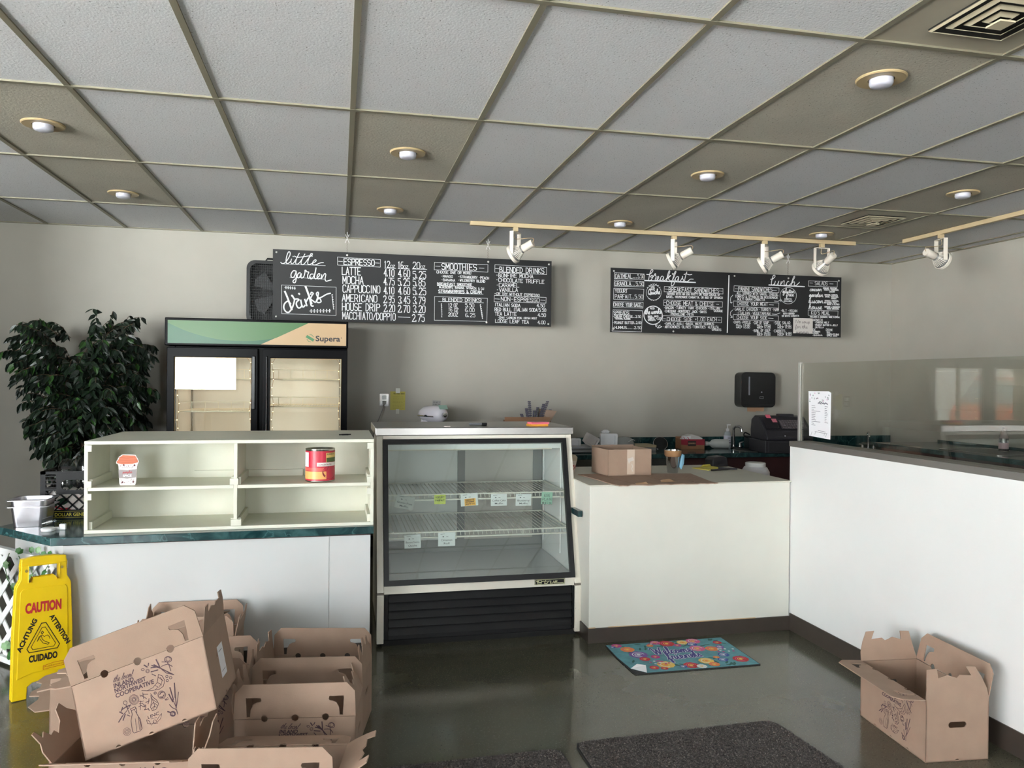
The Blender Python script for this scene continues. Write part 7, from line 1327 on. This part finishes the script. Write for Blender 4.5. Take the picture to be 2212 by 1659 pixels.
# menu sheet taped inside the glass
t = thing('taped_menu_sheet', 'white printed flower menu sheet taped to the glass screen', 'paper menu', (2.79, 4.09, 1.345))
GX = 2.7905
def G(u, v): return (GX, 4.205-u, 1.20+v)
W('sheet', MB().panel([(0, .278), (.012, .008), (.218, 0), (.222, .272), (.2, .28)], [], .0015, (GX, 4.205, 1.20), (0,-1,0), uz), PAPER, t)
OO = (GX-.0016, 4.205, 1.20); mb = MB(); gu = (0,-1,0)
random.seed(12)
for k in range(9): mb.ribbon([(.10+.0105*k, .208+.004*(k % 2)), (.107+.0105*k, .21-.003*(k % 3))], .006, OO, gu, uz, .0004)
for k in range(12):
    z = .192-.0105*k; l = random.uniform(.02, .045) if k not in (3, 9) else .085; mb.ribbon([(.036, z), (.036+l, z-.001)], .0024, OO, gu, uz, .0004)
    if k < 10: mb.ribbon([(.165, z-.002), (.165+random.uniform(.012, .035), z-.003)], .0024, OO, gu, uz, .0004)
mb.ribbon([(.10, .045), (.165, .043)], .0022, OO, gu, uz, .0004); mb.ribbon([(.07, .037), (.19, .031)], .0022, OO, gu, uz, .0004)
W('printed_text', mb, M('grey_text_print', (112, 112, 124), .7), t)
mb = MB(); m2 = MB()
for k in range(26): x, z = random.uniform(.015, .21), random.uniform(.215, .27); (mb if random.random() < .75 else m2).disc(x, z, random.uniform(.003, .008), OO, gu, uz, .0005, 7, .004, random.uniform(0, 3))
for x, z in ((.07, .02), (.16, .02), (.175, .012), (.03, .012)): mb.ribbon([(x, z), (x+.012, z+.022)], .003, OO, gu, uz, .0005)
W('leaf_print', mb, M('sage_print', (156, 164, 164), .7), t); W('flower_print', m2, M('pink_print', (214, 160, 200), .7), t)

# ------------------------------------------------------------------ mats on the floor
t = thing('welcome_mat', 'bright floral doormat reading Welcome friends in front of the white counter', 'doormat', (1.88, 4.0, 0))
mx0, mx1, my0, my1 = 1.508, 2.236, 3.782, 4.226; MW, MD = mx1-mx0, my1-my0; O = (mx0, my0, .0055)
W('mat_base', MB().panel([(.01, 0), (MW, 0), (MW, MD), (0, MD), (-.004, MD*.55), (.004, .03)], [], .005, (mx0, my0, .0004), ux, uy), M('mat_rubber', (40, 40, 42), .8), t)
W('mat_face', MB().panel([(.075, .004), (MW-.004, .004), (MW-.004, MD-.004), (.004, MD-.004), (0, MD*.55), (.012, .075)], [], .0008, (mx0, my0, .0052), ux, uy), M('turquoise_mat', (88, 144, 154), .8, var=.16, vscale=22), t)
W('curled_corner', MB().add([(mx0+.012, my0+.075, .0062), (mx0+.075, my0+.004, .0062), (mx0+.085, my0+.045, .03), (mx0+.045, my0+.07, .03)], [(0,1,2,3)]), M('mat_backing', (206, 206, 206), .8), t)
random.seed(14); O = (mx0, my0, .0061)
FC = dict(red=(178, 42, 48), pink=(206, 92, 138), orange=(222, 128, 66), yellow=(226, 190, 96), purple=(120, 84, 156), blue=(52, 76, 150), white=(220, 226, 226), green=(40, 92, 88), magenta=(180, 60, 130))
MBs = {k: MB() for k in FC}; 
LN = [0]
def lift():
    LN[0] += 1; return .0002+LN[0]*5e-6        # every printed shape on its own level
def flower(x, y, r, c, c2='yellow'):
    MBs[c].disc(x, y, r, O, ux, uy, lift(), 22, wob=.045, rot=random.random())
    for q in (.66, .38): MBs[c2 if q < .5 else ('pink' if c in ('red', 'orange', 'magenta') else 'white')].ribbon([(x+r*q*math.cos(a*.5), y+r*q*math.sin(a*.5)) for a in range(0, 11)], r*.1, O, ux, uy, lift())
    MBs[c2].disc(x, y, r*.22, O, ux, uy, lift(), 8)
for k in range(60):
    x, y = random.uniform(.02, MW-.03), random.choice((random.uniform(.02, .1), random.uniform(.33, .43), random.uniform(.02, .43)))
    if .2 < x < .5 and .12 < y < .32: continue
    a = random.uniform(0, PI); MBs['green'].disc(x, y, .022, O, ux, uy, lift(), 8, .007, a)
for x, y, r, c in ((.1,.35,.04,'orange'),(.13,.26,.052,'purple'),(.14,.19,.03,'red'),(.06,.42,.03,'magenta'),(.22,.09,.048,'yellow'),(.35,.055,.042,'red'),(.36,.40,.046,'red'),(.30,.425,.03,'pink'),(.46,.40,.034,'yellow'),(.53,.41,.042,'pink'),(.50,.36,.03,'blue'),(.50,.29,.045,'pink'),(.58,.27,.038,'orange'),(.60,.17,.032,'blue'),(.56,.1,.028,'blue'),(.66,.09,.044,'red'),(.46,.1,.042,'yellow'),(.48,.045,.03,'orange'),(.40,.03,.028,'white'),(.21,.21,.026,'magenta'),(.25,.385,.02,'orange'),(.41,.36,.022,'magenta'),(.03,.40,.016,'blue'),(.19,.04,.02,'red'),(.66,.36,.026,'red'),(.64,.29,.024,'purple'),(.14,.06,.026,'red'),(.30,.045,.02,'blue'),(.54,.14,.018,'orange')):
    flower(x, y, r, c, 'orange' if c == 'yellow' else ('white' if c in ('blue', 'purple') else 'yellow'))
for k in range(34): x, y = random.choice(((.57+random.uniform(0, .13), .2+random.uniform(0, .06)), (.15+random.uniform(0, .12), .13+random.uniform(-.03, .02)), (.24+random.uniform(0, .1), .41))); MBs[random.choice(('white', 'magenta'))].disc(x, y, .0075, O, ux, uy, lift(), 7)
for k, q in MBs.items(): W('flower_print', q, M('mat_%s' % k, FC[k], .8), t)
mb = MB(); m2 = MB()
for s, p0, p1, h_ in (('Welcome', (.215, .235), (.455, .245), .105), ('friends', (.265, .150), (.475, .165), .10)):
    script(m2, s, p0, p1, h_, .016, O, ux, uy, .0014, slant=.15); script(mb, s, p0, p1, h_, .0092, O, ux, uy, .0017, slant=.15)
W('lettering_halo', m2, M('mat_pale_halo', (214, 216, 226), .8), t); W('lettering', mb, M('mat_indigo', (64, 62, 130), .8), t)
CARP = speckle('charcoal_loop_carpet', (74, 68, 66), (34, 30, 30), (112, 104, 98), 90, .06, .95, .1, .6)
def carpet(P, label):
    t = thing('entrance_mat', label, 'floor mat', (P[0][0], P[0][1], 0), group='charcoal entrance mats')
    W('rubber_edge', MB().panel(P, [], .006, (0,0,.0003), ux, uy), M('mat_edge', (26, 24, 25), .7), t)
    c = Vector((sum(p[0] for p in P)/len(P), sum(p[1] for p in P)/len(P))); Q = [tuple(c+(Vector(p)-c)*.985) for p in P]
    W('carpet_face', MB().panel(Q, [], .004, (0,0,.0062), ux, uy), CARP, t)
    xs_ = [q[0] for q in Q]; ys_ = [q[1] for q in Q]; mb = MB(); random.seed(len(label))
    bx = (min(xs_)+.012, max(xs_)-.012, max(min(ys_), 2.2)+.012, max(ys_)-.012)
    def inside(x, y):
        c_ = False
        for (ax, ay), (bx_, by_) in zip(Q, Q[1:]+Q[:1]):
            if (ay > y) != (by_ > y) and x < (bx_-ax)*(y-ay)/(by_-ay)+ax: c_ = not c_
        return c_
    for k in range(12000):
        x, y = random.uniform(*bx[:2]), random.uniform(*bx[2:])
        if not inside(x, y): continue
        a = random.uniform(0, 2*PI); l = random.uniform(.004, .009); z = .0102
        dx, dy = math.cos(a)*l, math.sin(a)*l; px, py = -math.sin(a)*.0014, math.cos(a)*.0014
        mb.add([(x-px, y-py, z), (x+px, y+py, z), (x+dx*.5, y+dy*.5, z+random.uniform(.003, .006)), (x+dx, y+dy, z)], [(0,1,2),(2,1,3)])
    o = W('carpet_loops', mb, CARP, t); o['kind'] = 'stuff'
    return t
carpet([(.985, 1.9), (1.985, 1.93), (1.965, 2.70), (1.925, 3.10), (1.90, 3.135), (1.86, 3.142), (1.02, 3.112), (.985, 3.10), (.975, 3.07)], 'large charcoal carpet entrance mat at the bottom of the picture')
carpet([(-.12, 1.9), (.925, 1.93), (.905, 3.03), (.89, 3.065), (.86, 3.075), (-.09, 3.045), (-.12, 3.01)], 'second charcoal entrance mat, only its far edge showing left of the large one')

# ------------------------------------------------------------------ the orange car parked outside, met only as a reflection in the glass screen
t = thing('parked_car', 'orange car parked outside, mirrored in the glass screen', 'car', (-10.2, -1.5, -.12))
OR = M('orange_car_paint', (214, 84, 36), .25, coat=.6); CG = M('car_glass', (150, 176, 186), .08); CW = M('car_white_vinyl', (230, 232, 232), .4)
y0, y1 = -4.0, .5
prof = [(y0, .35), (y1, .35), (y1, .85), (y1-.25, 1.02), (y1-1.15, 1.15), (y0+.2, 1.15), (y0, .95)]
W('body', MB().panel([(y, z) for y, z in prof], [], 1.7, (-11.2, 0, -.1), (0,1,0), (0,0,1)), OR, t, bevel=.06)
W('cabin', MB().panel([(y1-1.2, 1.04), (y1-1.95, 1.62), (y0+.7, 1.66), (y0+.15, 1.05)], [], 1.5, (-11.1, 0, 0), (0,1,0), (0,0,1)), CG, t, bevel=.05)
W('roof', MB().panel([(y1-1.9, 1.60), (y1-2.0, 1.68), (y0+.75, 1.72), (y0+.6, 1.64)], [], 1.5, (-11.1, 0, 0), (0,1,0), (0,0,1)), OR, t, bevel=.03)
W('lower_band', MB().panel([(y0+.1, .35), (y1-.1, .35), (y1-.05, .6), (y0+.1, .5)], [], .01, (-9.5, 0, -.05), (0,1,0), (0,0,1)), CW, t)
W('headlamp', MB().panel([(y1-.4, .72), (y1-.05, .70), (y1-.06, .84), (y1-.35, .86)], [], .02, (-9.5, 0, 0), (0,1,0), (0,0,1)), CG, t)
mb = MB(); sans(mb, '509.', (-1.5, .74), (-.5, .74), .24, (-9.48, 0, 0), (0,1,0), (0,0,1), .0, .02); W('door_lettering', mb, CW, t)
for y in (y0+.8, y1-.75):
    W('wheel', MB().lathe([(.18, -.1), (.32, -.1), (.33, 0), (.32, .1), (.18, .1)], (-9.65, y, .21), 24, Matrix.Rotation(PI/2, 3, 'Y')), M('tyre_rubber', (38, 36, 38), .6), t, smooth=True, auto=.6)
